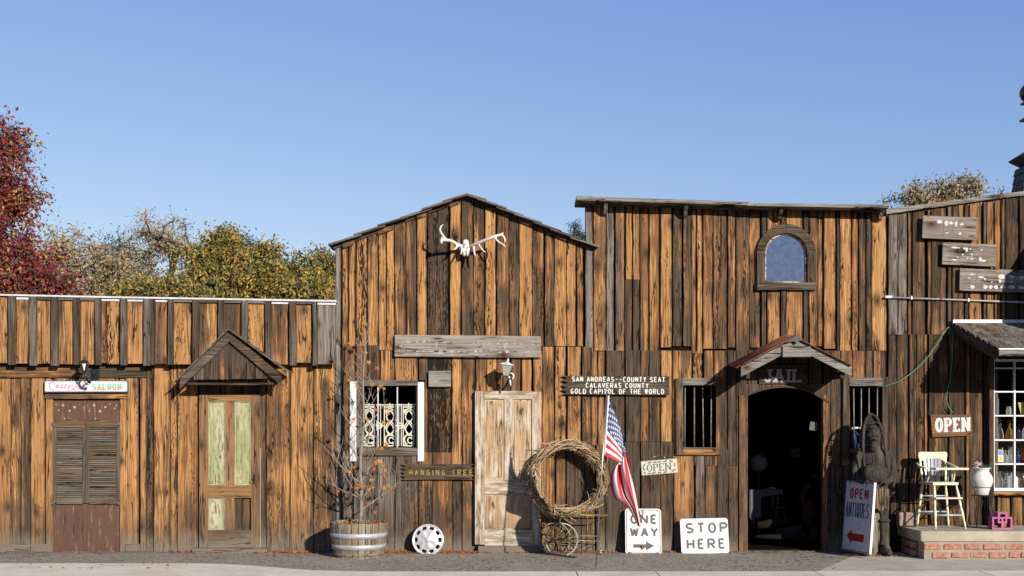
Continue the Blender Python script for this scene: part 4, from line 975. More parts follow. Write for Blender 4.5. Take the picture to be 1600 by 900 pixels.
def stroke(mb, pts, frame, wv, wh, lift):
    """ribbon along pts in the frame (o, ux, uz, nrm); wv = width of upright strokes, wh = of level ones"""
    o, ux, uz, nr = frame
    n = len(pts); seg = []
    L = []; Rr = []
    for i in range(n):
        a = pts[max(i - 1, 0)]; b = pts[min(i + 1, n - 1)]
        if n > 2 and i in (0, n - 1) and math.dist(pts[0], pts[-1]) < 1e-6: a, b = pts[-2], pts[1]
        dx, dz = b[0] - a[0], b[1] - a[1]; l = math.hypot(dx, dz) or 1; dx /= l; dz /= l
        w = (abs(dz) * wv + abs(dx) * wh) / (abs(dz) + abs(dx)) / 2
        L.append((pts[i][0] - dz * w, pts[i][1] + dx * w)); Rr.append((pts[i][0] + dz * w, pts[i][1] - dx * w))
    f = lambda p: o + ux * p[0] + uz * p[1] + nr * lift
    for i in range(n - 1): mb.quad(f(Rr[i]), f(Rr[i + 1]), f(L[i + 1]), f(L[i]), uv=[(p[0] * 3 + 11, p[1] * 3) for p in (Rr[i], Rr[i + 1], L[i + 1], L[i])], c=[(.5, .6, 0, .5)] * 4)
def text(mb, s, frame, x0, z0, h, adv, w, wv, wh=None, serif=0, slant=0, lift=.0015, wide={}, jit=0, serw=1.8, ends=True):
    """letters from (x0,z0) in the frame; h height, adv advance, w glyph width"""
    wh = wv if wh is None else wh; x = x0; k = 0
    for ch in s:
        if ch == ' ': x += adv * .7; continue
        g = GL.get(ch)
        cw = w * wide.get(ch, 1.0); jz = rnd.uniform(-jit, jit)
        if ch == 'I': cw = w * wide.get('I', .3)
        if g:
            for st in g:
                k += 1
                P = [(x + wv / 2 + q[0] * (cw - wv) + slant * q[1] * h, z0 + jz + wh / 2 + q[1] * (h - wh)) for q in st]
                stroke(mb, P, frame, wv, wh, lift + (k % 7) * .00012)
            if serif:
                for (sx, sz) in SERIF.get(ch, []):
                    cx = x + wv / 2 + sx * (cw - wv); cz = z0 + jz + (serif / 2 if sz < .5 else h - serif / 2); k += 1
                    sw = wv * serw
                    if ch in 'NA' : sw = wv * serw * .9
                    stroke(mb, [(cx - sw / 2, cz), (cx + sw / 2, cz)], frame, serif, serif, lift + (k % 7) * .00012 + .0008)
                if ch in 'EFTLC' and ends:
                    for (sx, sz, dz) in {'E': [(1, 1, -1), (1, 0, 1)], 'F': [(1, 1, -1)], 'T': [(0, 1, -1), (1, 1, -1)], 'L': [(1, 0, 1)], 'C': []}[ch]:
                        cx = x + wv / 2 + sx * (cw - wv); zz = z0 + jz + sz * h; k += 1
                        stroke(mb, [(cx, zz), (cx, zz + dz * h * .24)], frame, serif * 1.2, serif, lift + (k % 7) * .00012 + .0016)
        x += cw + (adv - w)
    return x
def plane_frame(px, py, d, tilt=0., lean=0., yaw=0.):
    """frame whose origin is the lower left corner of a sign face; tilt = roll, lean = top back, yaw about vertical"""
    o = at(px, py, d); Rm = Matrix.Rotation(yaw, 3, 'Z') @ Matrix.Rotation(-lean, 3, 'X') @ Matrix.Rotation(tilt, 3, 'Y')
    return (o, Rm @ Vector((1, 0, 0)), Rm @ Vector((0, 0, 1)), Rm @ Vector((0, -1, 0)))
def fmat(fr): o, ux, uz, nr = fr; return Matrix(((ux.x, -nr.x, uz.x, o.x), (ux.y, -nr.y, uz.y, o.y), (ux.z, -nr.z, uz.z, o.z), (0, 0, 0, 1)))
def sboard(mb, fr, w, h, th, x=0, z=0, yo=0, **k):
    """board in the frame with its face at the frame plane (+yo behind)"""
    mb.box(fmat(fr) @ Matrix.Translation((x + w / 2, yo + th / 2, z + h / 2)), w, th, h, **k)
def rrect(w, h, r, n=5):
    pts = []
    for cx, cz, a0 in ((w - r, h - r, 0), (r, h - r, 90), (r, r, 180), (w - r, r, 270)):
        pts += [(cx + r * math.cos(R(a0 + 90 * i / n)), cz + r * math.sin(R(a0 + 90 * i / n))) for i in range(n + 1)]
    return pts
def outline(mb, fr, w, h, r, inset, wd, lift):
    p = [(x + inset, z + inset) for x, z in rrect(w - 2 * inset, h - 2 * inset, r)]; p.append(p[0]); stroke(mb, p, fr, wd, wd, lift)
px1 = 1 / 120.
# --- faded long board over the white door
d = .08
t = thing('faded_sign', 'long silvery board with faded white lettering, above the chipped white door', 'sign', at(730, 558, d))
fr = plane_frame(616.5, 557, d, tilt=R(.55)); fw, fh = 228.5 * (DIST - d) / FOC, 34 * (DIST - d) / FOC
m = MB(); sboard(m, fr, fw, fh, .025, g=0, tone=.3, toneR=.3, grey=.8, bev=.003); m.build('board', M['fadesign'], t)
m = MB(); u = (DIST - d) / FOC
for (x, z, w_, h_) in ((6, 21, 8, 4), (18, 21, 7, 5), (7, 15, 6, 3), (33, 22, 5, 4), (43, 21.5, 6, 5), (52, 22, 5, 4), (62, 21, 7, 4), (75, 21, 8, 4), (78, 15, 2, 7), (87, 21, 6, 2), (64.5, 13, 2, 8), (6, 8, 3, 3), (16, 8, 5, 3), (33, 7, 8, 3), (43, 8, 6, 3), (53, 7, 6, 2), (84, 7, 9, 3), (97, 7, 6, 3), (106, 7, 5, 3), (60, 4, 20, 3), (80, 2, 14, 2), (30, 3, 12, 2),
                       (121, 20, 4, 4), (129, 21, 3, 3), (137, 20, 4, 3), (146, 21, 4, 2), (158, 20, 6, 3), (171, 12, 2, 9), (171, 20, 7, 3), (171, 7, 9, 5), (184, 20, 6, 3), (195, 20, 5, 3), (213, 20, 5, 2), (124, 7, 6, 4), (132, 8, 6, 3), (148, 9, 4, 6), (160, 7, 8, 3), (186, 7, 5, 2), (205, 7, 6, 4), (118, 3, 30, 2), (205, 2, 12, 2), (160, 26, 16, 1.2), (206, 25, 12, 1.2), (25, 27, 8, 1.4), (139, 12, 1.2, 9), (151, 12, 1.2, 8), (112, 4, 14, 2)):
    sg = [(x + w_ / 2 + w_ / 2 * math.cos(a * .7854) * rnd.uniform(.75, 1.15), z + h_ / 2 + h_ / 2 * math.sin(a * .7854) * rnd.uniform(.75, 1.15)) for a in range(8)]
    vs = [m.vert(fr[0] + fr[1] * (a * u) + fr[2] * (b * u) + fr[3] * .0012) for a, b in sg]; m.face(vs, uv=[(a * u * 3, b * u * 3) for a, b in sg], c=[(.5, .6, 0, .5)] * 8)
m.build('lettering', M['chippaint'], t)
m = MB()
for (x, z, w_, h_) in ((6, 23, 8, 1.5), (62, 22.5, 7, 1.6), (87, 21.5, 4, 2), (61, 7, 9, 3.5), (75, 7, 7, 3.5), (16, 9, 4, 1.5), (147, 9, 3, 2), (160, 9, 7, 1.2), (185, 8, 7, 2), (220, 20, 1.5, 3), (205.5, 15, 2, 2), (160, 15, 1.5, 2)):
    sg = [(x + w_ / 2 + w_ / 2 * math.cos(a * .7854) * rnd.uniform(.6, 1.2), z + h_ / 2 + h_ / 2 * math.sin(a * .7854) * rnd.uniform(.6, 1.2)) for a in range(8)]
    vs = [m.vert(fr[0] + fr[1] * (a * u) + fr[2] * (b * u) + fr[3] * .002) for a, b in sg]; m.face(vs)
m.build('rot_hole', M['black'], t, kind='stuff')
# small blank board
t = thing('blank_board', 'small blank grey board nailed above the row of rot holes, right of the ironwork window', 'board', at(687, 604, .04)); m = MB()
hboard(m, 669.5, 579.5, 704.5, 604.5, .07, .03, tone=.15, grey=.8); m.build('panel', M['greywood'], t)
# --- saloon sign
d = .10
t = thing('saloon_sign', 'white sign with pink script and green lettering reading SALOON, over the louvred door', 'sign', at(134, 613, d))
fr = plane_frame(69, 613, d); w_, h_ = 131 * (DIST - d) / FOC, 18.5 * (DIST - d) / FOC
m = MB(); sboard(m, fr, w_, h_, .03, bev=.003); m.build('frame', plain('blue_grey_sign_frame', (.13, .16, .20), .5), t)
m = MB(); m.prism([(x + .012, z + .012) for x, z in rrect(w_ - .024, h_ - .024, .02)], fmat(fr) @ Matrix.Translation((0, -.003, 0)), .004); m.build('panel', M['signwhite'], t)
m = MB(); u = (DIST - d) / FOC; fr2 = (fr[0] + fr[3] * .003, fr[1], fr[2], fr[3])
stroke(m, [(a * u, b * u) for a, b in A_(13, 9.5, 4.6, 6, 55, 300, 16)], fr2, .013, .009, .001)
text(m, 'razy', fr2, 18.0 * u, 6 * u, 11.5 * u, 5.8 * u, 6.0 * u, .010, .008, slant=.25)
stroke(m, [(41 * u, 10 * u), (47 * u, 10.5 * u)], fr2, .009, .007, .001)
stroke(m, [(x * u, z * u) for x, z in ((54, 14), (50, 14.5), (50, 9), (45.5, 4), (43, 3.4), (46, 5.4), (52, 2.6))], fr2, .012, .009, .001)
text(m, 'ady', fr2, 50.0 * u, 5 * u, 11 * u, 5.5 * u, 5.8 * u, .010, .008, slant=.25)
stroke(m, [(7 * u, 14 * u), (8.6 * u, 14 * u)], fr2, .012, .012, .001); stroke(m, [(67 * u, 12.4 * u), (68.6 * u, 12.2 * u)], fr2, .012, .012, .001)
m.build('script_lettering', plain('pink_script_paint', (.62, .22, .40), .5), t)
m = MB(); text(m, 'the', fr2, 66 * u, 4.5 * u, 4.6 * u, 2.6 * u, 2.4 * u, .004, .004, slant=.2); m.build('small_lettering', plain('pale_yellow_paint', (.72, .56, .34), .5), t)
n_ = NT('green_to_tan_lettering'); zz = n_.sep(n_.pos())[2]; m_ = n_.step(zz, Z(604.6, d), Z(603.0, d)); 
n_.out(n_.mix(m_, (.34, .24, .14), (.12, .50, .33)), .5)
m = MB(); text(m, 'SALOON', fr2, 75 * u, 3.8 * u, 9.8 * u, 7.9 * u, 6.9 * u, .023, .012, serif=.010, lift=.001, serw=1.35, ends=False); m.build('block_lettering', n_.mat, t)
# --- ragged-ended boards
def ragged(fr, w, h, th, n, amp, mb, ends=(1, 1), c=(.3, .5, 0, .5), notch=0.):
    L = []; Rr = []
    for i in range(2 * n + 1):
        z = h * i / (2 * n); o_ = (amp if i % 2 else 0) * (1 + .2 * ((i * 7) % 3 - 1))
        L.append((-amp * .5 + (o_ if ends[0] else 0), z)); Rr.append((w + amp * .5 - (o_ if ends[1] else 0), z))
    poly = L[::-1][::-1]; poly = Rr + L[::-1]
    mb.prism(poly, fmat(fr), th, c=c, g=0)
d = .07
t = thing('hanging_tree_sign', 'brown jagged-ended board lettered HANGING TREE in worn yellow, above the hubcap', 'sign', at(684, 749, d))
fr = plane_frame(630.5, 749.5, d); u = (DIST - d) / FOC; m = MB()
ragged(fr, 107 * u, 24 * u, .025, 4, .055, m, c=(.25, .25, 0, .5)); m.build('board', wood_material('brown_sign_wood', warmA=(.12, .075, .045), warmB=(.24, .16, .10), darkA=(.05, .035, .024), darkB=(.13, .09, .06), greyA=(.07, .055, .045), greyB=(.2, .16, .125)), t)
m = MB(); x = text(m, 'HANGING TREE', fr, 8.5 * u, 6.8 * u, 9 * u, 9.15 * u, 5.4 * u, 1.5 * u, 1.5 * u, lift=.0015); m.build('lettering', M['yellowpaint'], t)
d = .08
t = thing('county_seat_sign', 'dark board with three lines of white lettering, its left end cut jagged, above the wreath', 'sign', at(960, 618, d))
fr = plane_frame(882, 616.5, d, tilt=R(.35)); u = (DIST - d) / FOC; m = MB()
ragged(fr, 160 * u, 29.5 * u, .028, 4, .065, m, ends=(1, 0), c=(.15, .45, 0, .5)); m.build('board', M['darksign'], t)
m = MB(); kw = dict(serif=0, lift=.0015, jit=.0025)
text(m, 'SAN ANDREAS--COUNTY SEAT', fr, 11.5 * u, 20.2 * u, 8.2 * u, 6.28 * u, 5.0 * u, 1.6 * u, 1.3 * u, **kw)
text(m, 'CALAVERAS COUNTY', fr, 33 * u, 10.6 * u, 8.2 * u, 6.35 * u, 5.1 * u, 1.6 * u, 1.3 * u, **kw)
text(m, 'GOLD CAPITOL OF THE WORLD', fr, 9.5 * u, 1.2 * u, 8.4 * u, 6.35 * u, 5.15 * u, 1.6 * u, 1.3 * u, **kw); m.build('lettering', M['letterwhite'], t)
# --- little painted OPEN plaque
d = .045
t = thing('painted_open_plaque', 'small cream OPEN plaque with painted green leaves, hung by wire under the barred window', 'sign', at(1030, 744, d))
fr = plane_frame(1002.8, 743.2, d, tilt=R(-4.6)); u = (DIST - d) / FOC; m = MB(); m.prism(rrect(57 * u, 22.5 * u, .009), fmat(fr), .018); m.build('edge', plain('tan_plaque_edge', (.50, .38, .22), .8), t)
fr = (fr[0] + fr[3] * .001, *fr[1:]); m = MB(); m.prism([(a + 1 * u, b + 1 * u) for a, b in rrect(55 * u, 20.5 * u, .008)], fmat(fr) @ Matrix.Translation((0, -.001, 0)), .002); m.build('panel', plain('cream_plaque_paint', (.64, .62, .54), .8, var=.15, wear=(.42, .32, .2), wth=.64), t)
m = MB(); text(m, 'OPEN', fr, 8.5 * u, 5.2 * u, 11.5 * u, 10.6 * u, 9.0 * u, 2.1 * u, 1.0 * u, serif=.9 * u, lift=.003, wide={'P': .85, 'E': .85, 'N': 1.0}); 
for (x, z, a) in ((5, 16, 50), (14, 19.3, 10), (22, 19.2, 0), (29, 19.2, 12), (38, 19.3, 12), (47, 19, -22), (52.5, 13, 95), (4, 10, 110), (12, 2.6, 3), (19, 2.9, 12), (28, 2.7, 6), (37, 2.7, 12)):
    pts = [(x + (3.6 * math.cos(R(q)) * math.cos(R(a)) - 1.25 * math.sin(R(q)) * math.sin(R(a))), z + (3.6 * math.cos(R(q)) * math.sin(R(a)) + 1.25 * math.sin(R(q)) * math.cos(R(a)))) for q in range(0, 360, 45)]
    m.face([m.vert(fr[0] + fr[1] * (p[0] * u) + fr[2] * (p[1] * u) + fr[3] * .003) for p in pts])
m.build('lettering', plain('grey_green_paint', (.13, .19, .155), .8, var=.2), t)
m = MB()
for (x, z) in ((5, 3.6), (49, 3.8), (52, 5.5)):
    for q in range(5):
        c = (x + 1.3 * math.cos(q * 1.257), z + 1.3 * math.sin(q * 1.257)); m.face([m.vert(fr[0] + fr[1] * ((c[0] + .75 * math.cos(k)) * u) + fr[2] * ((c[1] + .75 * math.sin(k)) * u) + fr[3] * (.0031 + .0002 * q)) for k in (0, 1.05, 2.1, 3.14, 4.19, 5.24)])
m.build('painted_flower', plain('red_flower_paint', (.42, .05, .06), .8), t, kind='stuff')
m = MB(); m.tube([at(1008, 722, .05), at(1020, 714.5, .03), at(1030, 711, .03)], .0022, 5); m.tube([at(1030, 711, .03), at(1036, 712.5, .035), at(1042, 719, .05)], .0022, 5); m.build('hanging_wire', M['steel'], t)
M['rustdark'] = plain('rust_brown_stain', (.16, .075, .04), .9, var=.4)
def ell(mb, c, r, rot=None, n=16):
    Mx = Matrix.Translation(Vector(c)) @ (rot or Matrix.Identity(4)) @ Matrix.Diagonal((r[0], r[1], r[2], 1))
    mb.lathe([(math.sin(math.pi * i / 10) if 0 < i < 10 else 0.0, -math.cos(math.pi * i / 10)) for i in range(11)], Mx, n=n)
# --- road signs leaning on the wall
def metal_sign(name, label, px, py, d, w, h, r, lean, tilt, lines, arrow=None, border=True, tx=0):
    fr = plane_frame(px, py, d, tilt=tilt, lean=lean); u = (DIST - d) / FOC
    t = thing(name, label, 'sign', fr[0] + fr[1] * (w * u / 2)); m = MB(); m.prism(rrect(w * u, h * u, r * u), fmat(fr), .003)
    m.build('plate', M['signwhite'], t); m = MB()
    if border: outline(m, fr, w * u, h * u, (r - 1) * u, 2.2 * u, 1.1 * u, .0012)
    for (s, x, z, hh, adv, gw, wt) in lines: text(m, s, fr, x * u, z * u, hh * u, adv * u, gw * u, wt * u, wt * u, lift=.0015, wide={'N': 1.05, 'W': 1.25, 'E': .85, 'Y': 1.1, 'A': 1.1, 'T': .95})
    if arrow:
        P = [fr[0] + fr[1] * (a * u) + fr[2] * (b * u) + fr[3] * .0016 for a, b in arrow]; m.face([m.vert(p) for p in P])
    m.build('lettering', M['signblack'], t)
    for (hx_, hy_) in ((w * .47, h - 6.5), (w * .49, 5.2)):
        m = MB(); ell(m, fr[0] + fr[1] * (hx_ * u) + fr[2] * (hy_ * u) + fr[3] * .001, (.006, .002, .006), n=8); m.build('bolt_hole', M['rustdark'], t)
    return t
metal_sign('one_way_sign', 'white ONE WAY sign with a black right arrow, leaning on the wall behind the flag', 977.5, 866, .22, 56.5, 72, 5, R(12), R(.5), [('ONE', 8, 47.5, 15.5, 15.6, 11.6, 3.2), ('WAY', 7, 27, 15.5, 14.2, 11.2, 3.2)], arrow=[(12, 15.8), (32, 15.8), (32, 20.6), (45, 13.4), (32, 6.0), (32, 10.4), (12, 10.4)])
ow = [o for o in sc.objects if o.name.startswith('one_way_sign')][0]
m = MB(); c = at(1004.5, 801, .16)
for (a, b) in (((1002, 797), (1006, 803)), ((1005, 796), (1004, 806)), ((1003, 852), (1007, 858)), ((1006, 851), (1004, 858))):
    m.tube([at(*a, .165 if a[1] < 820 else .235), at(*b, .165 if a[1] < 820 else .235)], .006, 6)
m.build('rusty_bolt', M['rust'], ow)
metal_sign('stop_here_sign', 'white STOP HERE sign leaning on the wall, right of the arrow sign', 1065, 865.5, .2, 75, 55, 4.6, R(11), R(-1.2), [('STOP', 8, 31.5, 17, 18.0, 13.0, 3.3), ('HERE', 8.5, 6.5, 17, 17.2, 12.6, 3.3)], border=False)
# --- JAIL sign on the wall under the hood
d = .05
t = thing('jail_sign', 'dark JAIL sign in pale slab letters under the doorway hood', 'sign', at(1225, 600, d)); m = MB(); hboard(m, 1186, 570, 1262, 600, d, .025, tone=.1, grey=.1); m.build('board', M['darksign'], t)
fr = plane_frame(1193, 597.5, d + .001); u = (DIST - d) / FOC; m = MB(); text(m, 'JAIL', fr, 0, 0, 20.5 * u, 16.8 * u, 14.6 * u, 4.6 * u, 3.4 * u, serif=3.2 * u, wide={'I': .55, 'A': 1.15, 'J': .95, 'L': 1.0}, serw=2.0); m.build('lettering', plain('grey_jail_lettering', (.42, .42, .43), .8, var=.2, wear=(.1, .08, .06), wth=.62), t)
# --- OPEN sign on the shop wall
d = .06
t = thing('brown_open_sign', 'brown board with bold white OPEN lettering, above the high chair', 'sign', at(1487, 682, d))
fr = plane_frame(1457, 683.2, d, tilt=R(-1.0)); u = (DIST - d) / FOC; m = MB()
m.prism([(0, 0), (63 * u, 2.0 * u), (60.5 * u, 34.5 * u), (-2.5 * u, 35.2 * u)], fmat(fr), .022, c=(.45, .1, 0, .5), g=0); m.build('board', wood_material('red_brown_sign_wood', warmA=(.20, .09, .045), warmB=(.38, .20, .11), darkA=(.09, .05, .03), darkB=(.2, .11, .07)), t)
m = MB(); text(m, 'OPEN', fr, 4.0 * u, 7.6 * u, 22.5 * u, 14.5 * u, 13.2 * u, 5.2 * u, 3.0 * u, serif=3.0 * u, lift=.0015, serw=1.35, wide={'P': .95, 'E': .9, 'N': 1.05}); m.build('lettering', wood_material('chalky_white_lettering', paint=(.80, .79, .77), peel=.33, peelw=.03), t)
# --- three weathered trade boards
M['signpaint2'] = wood_material('half_lost_white_lettering', warmA=(.20, .15, .11), warmB=(.40, .31, .23), darkA=(.10, .08, .065), darkB=(.24, .19, .155), greyA=(.16, .135, .115), greyB=(.42, .37, .32), paint=(.82, .82, .81), peel=.42, peelw=.04, pscale=(40, 28))
def blobs(mb, fr, u, lst, lift=.0012):
    for (x, z, w_, h_) in lst:
        sg = [(x + w_ / 2 + w_ * .56 * math.cos(a * .5236) * rnd.uniform(.85, 1.1), z + h_ / 2 + h_ * .56 * math.sin(a * .5236) * rnd.uniform(.8, 1.1)) for a in range(12)]
        vs = [mb.vert(fr[0] + fr[1] * (a * u) + fr[2] * (b * u) + fr[3] * lift) for a, b in sg]; mb.face(vs, uv=[(a * u * 2 + 5, b * u * 2 + 5) for a, b in sg], c=[(.5, .6, 0, .5)] * 12); lift += .00008
def trade(label, px, py, d, w, h, tilt, white, lines_):
    t = thing('weathered_sign', label, 'sign', at(px + w / 2, py, d), group='weathered boards on the shop wall')
    fr = plane_frame(px, py, d, tilt=tilt); u = (DIST - d) / FOC; m = MB(); sboard(m, fr, w * u, h * u, .035, g=0, tone=.35, toneR=.3, grey=.62, bev=.003)
    m.build('board', M['fadesign'], t); m = MB(); blobs(m, fr, u, white); m.build('lettering', M['signpaint2'], t)
    m = MB()
    for l in lines_: stroke(m, [(a * u, b * u) for a, b in l], fr, .7 * u, .7 * u, .0024)
    m.build('letter_outline', plain('blue_grey_letter_edge', (.17, .18, .20), .8, var=.3), t)
trade('topmost of three weathered boards on the shop wall, faded white paint near its top', 1441, 372, .10, 84, 35.5, R(2.3), [(22, 24, 8.5, 5), (34, 21, 6, 8), (41.5, 23, 6.5, 4.5), (50, 20, 4, 9), (58, 22, 6, 4), (36.5, 8, 3.5, 3), (57, 7.5, 3.5, 4)],
      [[(33, 28), (33, 9), (31, 5)], [(40, 28), (39, 14), (39, 10)], [(49, 28), (48, 12), (44, 6), (40, 5)], [(56, 28), (56, 21)], [(63, 27), (62, 22)]])
trade('middle of three weathered boards on the shop wall, speckled with lost white letters', 1472, 413, .10, 84.5, 34.5, R(2.5), [(14, 25.5, 11.5, 3), (31, 25, 9, 2.8), (36, 21, 3, 5), (42, 25, 2.5, 2), (59, 24, 3, 2), (30, 15.5, 3.2, 2), (44, 16.5, 3, 2), (15, 7, 7, 2), (22, 11, 3, 2.5), (38, 10, 2.6, 2.5), (43, 9, 5, 3), (57, 7.5, 4, 6.5), (61, 7, 7, 3)],
      [[(27, 28), (27, 18)], [(14, 22), (20, 17), (28, 16)], [(42, 28), (41, 16)], [(41, 13), (40, 4)], [(49, 28), (49, 20), (47, 18)], [(55, 13), (55, 6), (47, 5)], [(63, 26), (63, 15)], [(70, 10), (70, 4), (64, 4)]])
trade('lowest of three weathered boards on the shop wall, cut off by the picture edge', 1499, 454, .10, 118, 35, R(1.7), [(16, 25, 8, 2), (29, 20.5, 9, 3), (38, 17, 3, 4), (13, 19, 3.5, 2), (17, 4, 6.5, 5), (37, 4, 7, 6), (46, 4, 6, 6), (54, 4, 6, 6), (60, 20, 12, 7), (61, 14, 4, 5), (48.5, 14, 3, 1.6), (64, 5, 9, 5), (76, 5, 11, 5), (75, 21, 10, 5), (70, 15, 3, 4), (78, 15, 6, 2.4), (92, 5, 10, 5), (92, 20, 10, 6)],
      [[(27, 27), (27, 19), (24, 14)], [(42, 27), (42, 12)], [(56, 28), (56, 14)], [(73, 24), (72, 9)], [(36, 12), (35, 5)], [(45, 10), (45, 3)], [(53, 10), (53, 3)]])
# --- OPEN ANTIQUES board hung on the carved figure
d = .78
o = at(1315, 858, .24); p = at(1358.5, 866, .84); wdt = (p - o).length
yaw = math.atan2(p.y - o.y, p.x - o.x); ti = math.atan2(-(p.z - o.z), wdt)
t = thing('antiques_sign', 'white board reading OPEN ANTIQUES with a red left arrow, propped against the carved figure', 'sign', (o + p) / 2 - Vector((0, 0, .0)))
fr = list(plane_frame(1315, 858, .80, tilt=ti, yaw=yaw, lean=R(4))); fr = tuple(fr); u = wdt / 43.5
hh = 109.5 * (DIST - .5) / FOC; vs = hh / 109.5; uxv = (p - o).normalized(); nrv = Vector((-abs(uxv.y), -abs(uxv.x), 0)).normalized(); upv = Vector((.075, .02, 1)).normalized(); nrv = uxv.cross(upv).normalized(); fr = (o, uxv, upv, nrv); m = MB()
m.prism([(0, 0), (wdt, 0), (wdt, hh), (0, hh)], fmat(fr), .03); m.build('edge', M['winwhite'], t)
m = MB(); m.prism([(.003, .003), (wdt - .003, .003), (wdt - .003, hh - .003), (.003, hh - .003)], fmat(fr) @ Matrix.Translation((0, -.002, 0)), .003)
m.build('panel', M['signwhite'], t)
m = MB(); fr2 = (fr[0] + fr[3] * .002, *fr[1:]); outline(m, fr2, wdt, hh, .01, .012, .009, .001)
text(m, 'ANTIQUES', fr2, 2.6 * u, 53.5 * vs, 22.5 * vs, 4.85 * u, 4.1 * u, 1.3 * u, 1.7 * vs, serif=1.9 * vs, lift=.0012, wide={'I': .5, 'N': 1.0}, serw=1.3, ends=False); m.build('navy_lettering', M['navy'], t)
m = MB(); text(m, 'OPEN', fr2, 7.5 * u, 82 * vs, 16.5 * vs, 7.6 * u, 6.2 * u, 2.2 * u, 2.6 * vs, lift=.0012)
ar = [(7 * u, 23.5 * vs), (14.5 * u, 34 * vs), (14.5 * u, 28 * vs), (33.5 * u, 28 * vs), (33.5 * u, 16 * vs), (14.5 * u, 16 * vs), (14.5 * u, 11 * vs)]
m.face([m.vert(fr2[0] + fr2[1] * a + fr2[2] * b + fr2[3] * .0014) for a, b in ar]); m.build('red_lettering', M['red'], t)
m = MB()
for a in (.14, .72):
    q = fr[0] + fr[1] * (wdt * a) + fr[2] * hh; m.tube([q + Vector((0, -.012, -.07)), q + Vector((0, -.012, .01)), q + Vector((.01, .03, .06)), q + Vector((.02, .14, .10))], .006, 6)
m.build('hanging_hook', M['black'], t)
def remeshed(mb, name, mat, parent, vox=.012, smooth=4, fac=.5, disp=None, **props):
    """fuse overlapping volumes into one continuous skin"""
    o = mb.build(name + '_tmp', mat, parent); md = o.modifiers.new('r', 'REMESH'); md.mode = 'VOXEL'; md.voxel_size = vox; md.use_smooth_shade = True
    s_ = o.modifiers.new('s', 'SMOOTH'); s_.iterations = smooth; s_.factor = fac
    dg = bpy.context.evaluated_depsgraph_get(); me = bpy.data.meshes.new_from_object(o.evaluated_get(dg)); me.name = name
    org = ORG[o.name]; bpy.data.objects.remove(o)
    me.materials.clear(); me.materials.append(mat)
    if disp:
        nv = len(me.vertices); co_ = np.empty(nv * 3); no_ = np.empty(nv * 3); me.vertices.foreach_get('co', co_); me.vertex_normals.foreach_get('vector', no_); co_ = co_.reshape(-1, 3); no_ = no_.reshape(-1, 3)
        for i in range(nv): co_[i] += np.array(disp(Vector(co_[i]) + org, no_[i]))
        me.vertices.foreach_set('co', co_.ravel()); me.update()
    for p in me.polygons: p.use_smooth = True
    n = bpy.data.objects.new(name, me); col.objects.link(n)
    if parent is not None: n.parent = parent
    else: n.location = org
    ORG[n.name] = org
    for k, v in props.items(): n[k] = v
    return n
def ell(mb, c, r, rot=None, n=16):
    Mx = Matrix.Translation(Vector(c)) @ (rot or Matrix.Identity(4)) @ Matrix.Diagonal((r[0], r[1], r[2], 1))
    mb.lathe([(math.sin(math.pi * i / 10) if 0 < i < 10 else 0.0, -math.cos(math.pi * i / 10)) for i in range(11)], Mx, n=n)
# ------------------------------------------------------------------ elk antlers
t = thing('antler_mount', 'bleached elk skull with wide antlers, mounted high on the gable', 'antlers', at(727, 400, .05))
m = MB()
def q(px, py, d): return at(px, py, d)
sk = [(727, 378, .10, .055, .05), ]
ell(m, q(727.5, 380, .10), (.046, .07, .050)); ell(m, q(727.5, 386, .12), (.048, .07, .06)); ell(m, q(725, 394, .14), (.028, .05, .06)); ell(m, q(730.5, 394, .14), (.028, .05, .06)); ell(m, q(727, 391, .12), (.04, .05, .07)); ell(m, q(720.5, 388, .12), (.03, .04, .03)); ell(m, q(735, 388, .12), (.03, .04, .03))
sko = remeshed(m, 'skull', M['bone'], t, .009, 2)
m = MB()
for px, py in ((723.6, 386), (731.4, 386), (726.6, 381.5), (728.5, 392)):
    ell(m, q(px, py, .20), (.007, .012, .009), n=8)
m.build('socket', plain('bone_shadow_brown', (.25, .18, .12), .9), t, kind='stuff')
def beam(mb, pts, r):
    r = [x * .84 for x in r]
    P_ = [q(*p) for p in pts]; out = []; rr = []
    for i in range(len(P_) - 1):
        for k in range(5):
            tt = k / 5; p0 = P_[max(i - 1, 0)]; p1 = P_[i]; p2 = P_[i + 1]; p3 = P_[min(i + 2, len(P_) - 1)]
            out.append(.5 * ((2 * p1) + (-p0 + p2) * tt + (2 * p0 - 5 * p1 + 4 * p2 - p3) * tt * tt + (-p0 + 3 * p1 - 3 * p2 + p3) * tt ** 3)); rr.append(r[i] + (r[i + 1] - r[i]) * tt)
    out.append(P_[-1]); rr.append(r[-1]); mb.tube(out, rr, 10)
m = MB()
beam(m, [(723, 385, .12), (714, 382, .20), (706, 377, .28), (697, 375, .34), (690, 376, .36), (690, 381, .38)], [.026, .028, .026, .026, .026, .010])
beam(m, [(697, 375, .34), (692, 368, .38), (688, 362, .42), (688.5, 355, .44), (693, 350, .44)], [.022, .020, .019, .015, .004])
beam(m, [(690, 376, .36), (690.5, 371, .37), (695, 371, .37)], [.02, .016, .004]); beam(m, [(716, 383, .18), (712, 388, .24), (708.5, 390.5, .30)], [.022, .016, .005]); beam(m, [(722, 387, .14), (721, 393, .22), (720, 398, .28)], [.020, .015, .006])
remeshed(m, 'antler', M['bone'], t, .007, 2)
m = MB()
beam(m, [(733, 386, .12), (740, 383, .20), (752, 378, .28), (764, 373, .34), (774, 369, .36), (783, 366.5, .36), (786.5, 363, .36)], [.026, .028, .027, .026, .024, .020, .006])
beam(m, [(783, 366.5, .36), (787, 370, .38), (789, 375, .40), (788.5, 379, .41)], [.018, .017, .014, .005]); beam(m, [(773, 371, .36), (779, 378, .38), (786, 382, .40), (791, 387, .42)], [.016, .015, .013, .003])
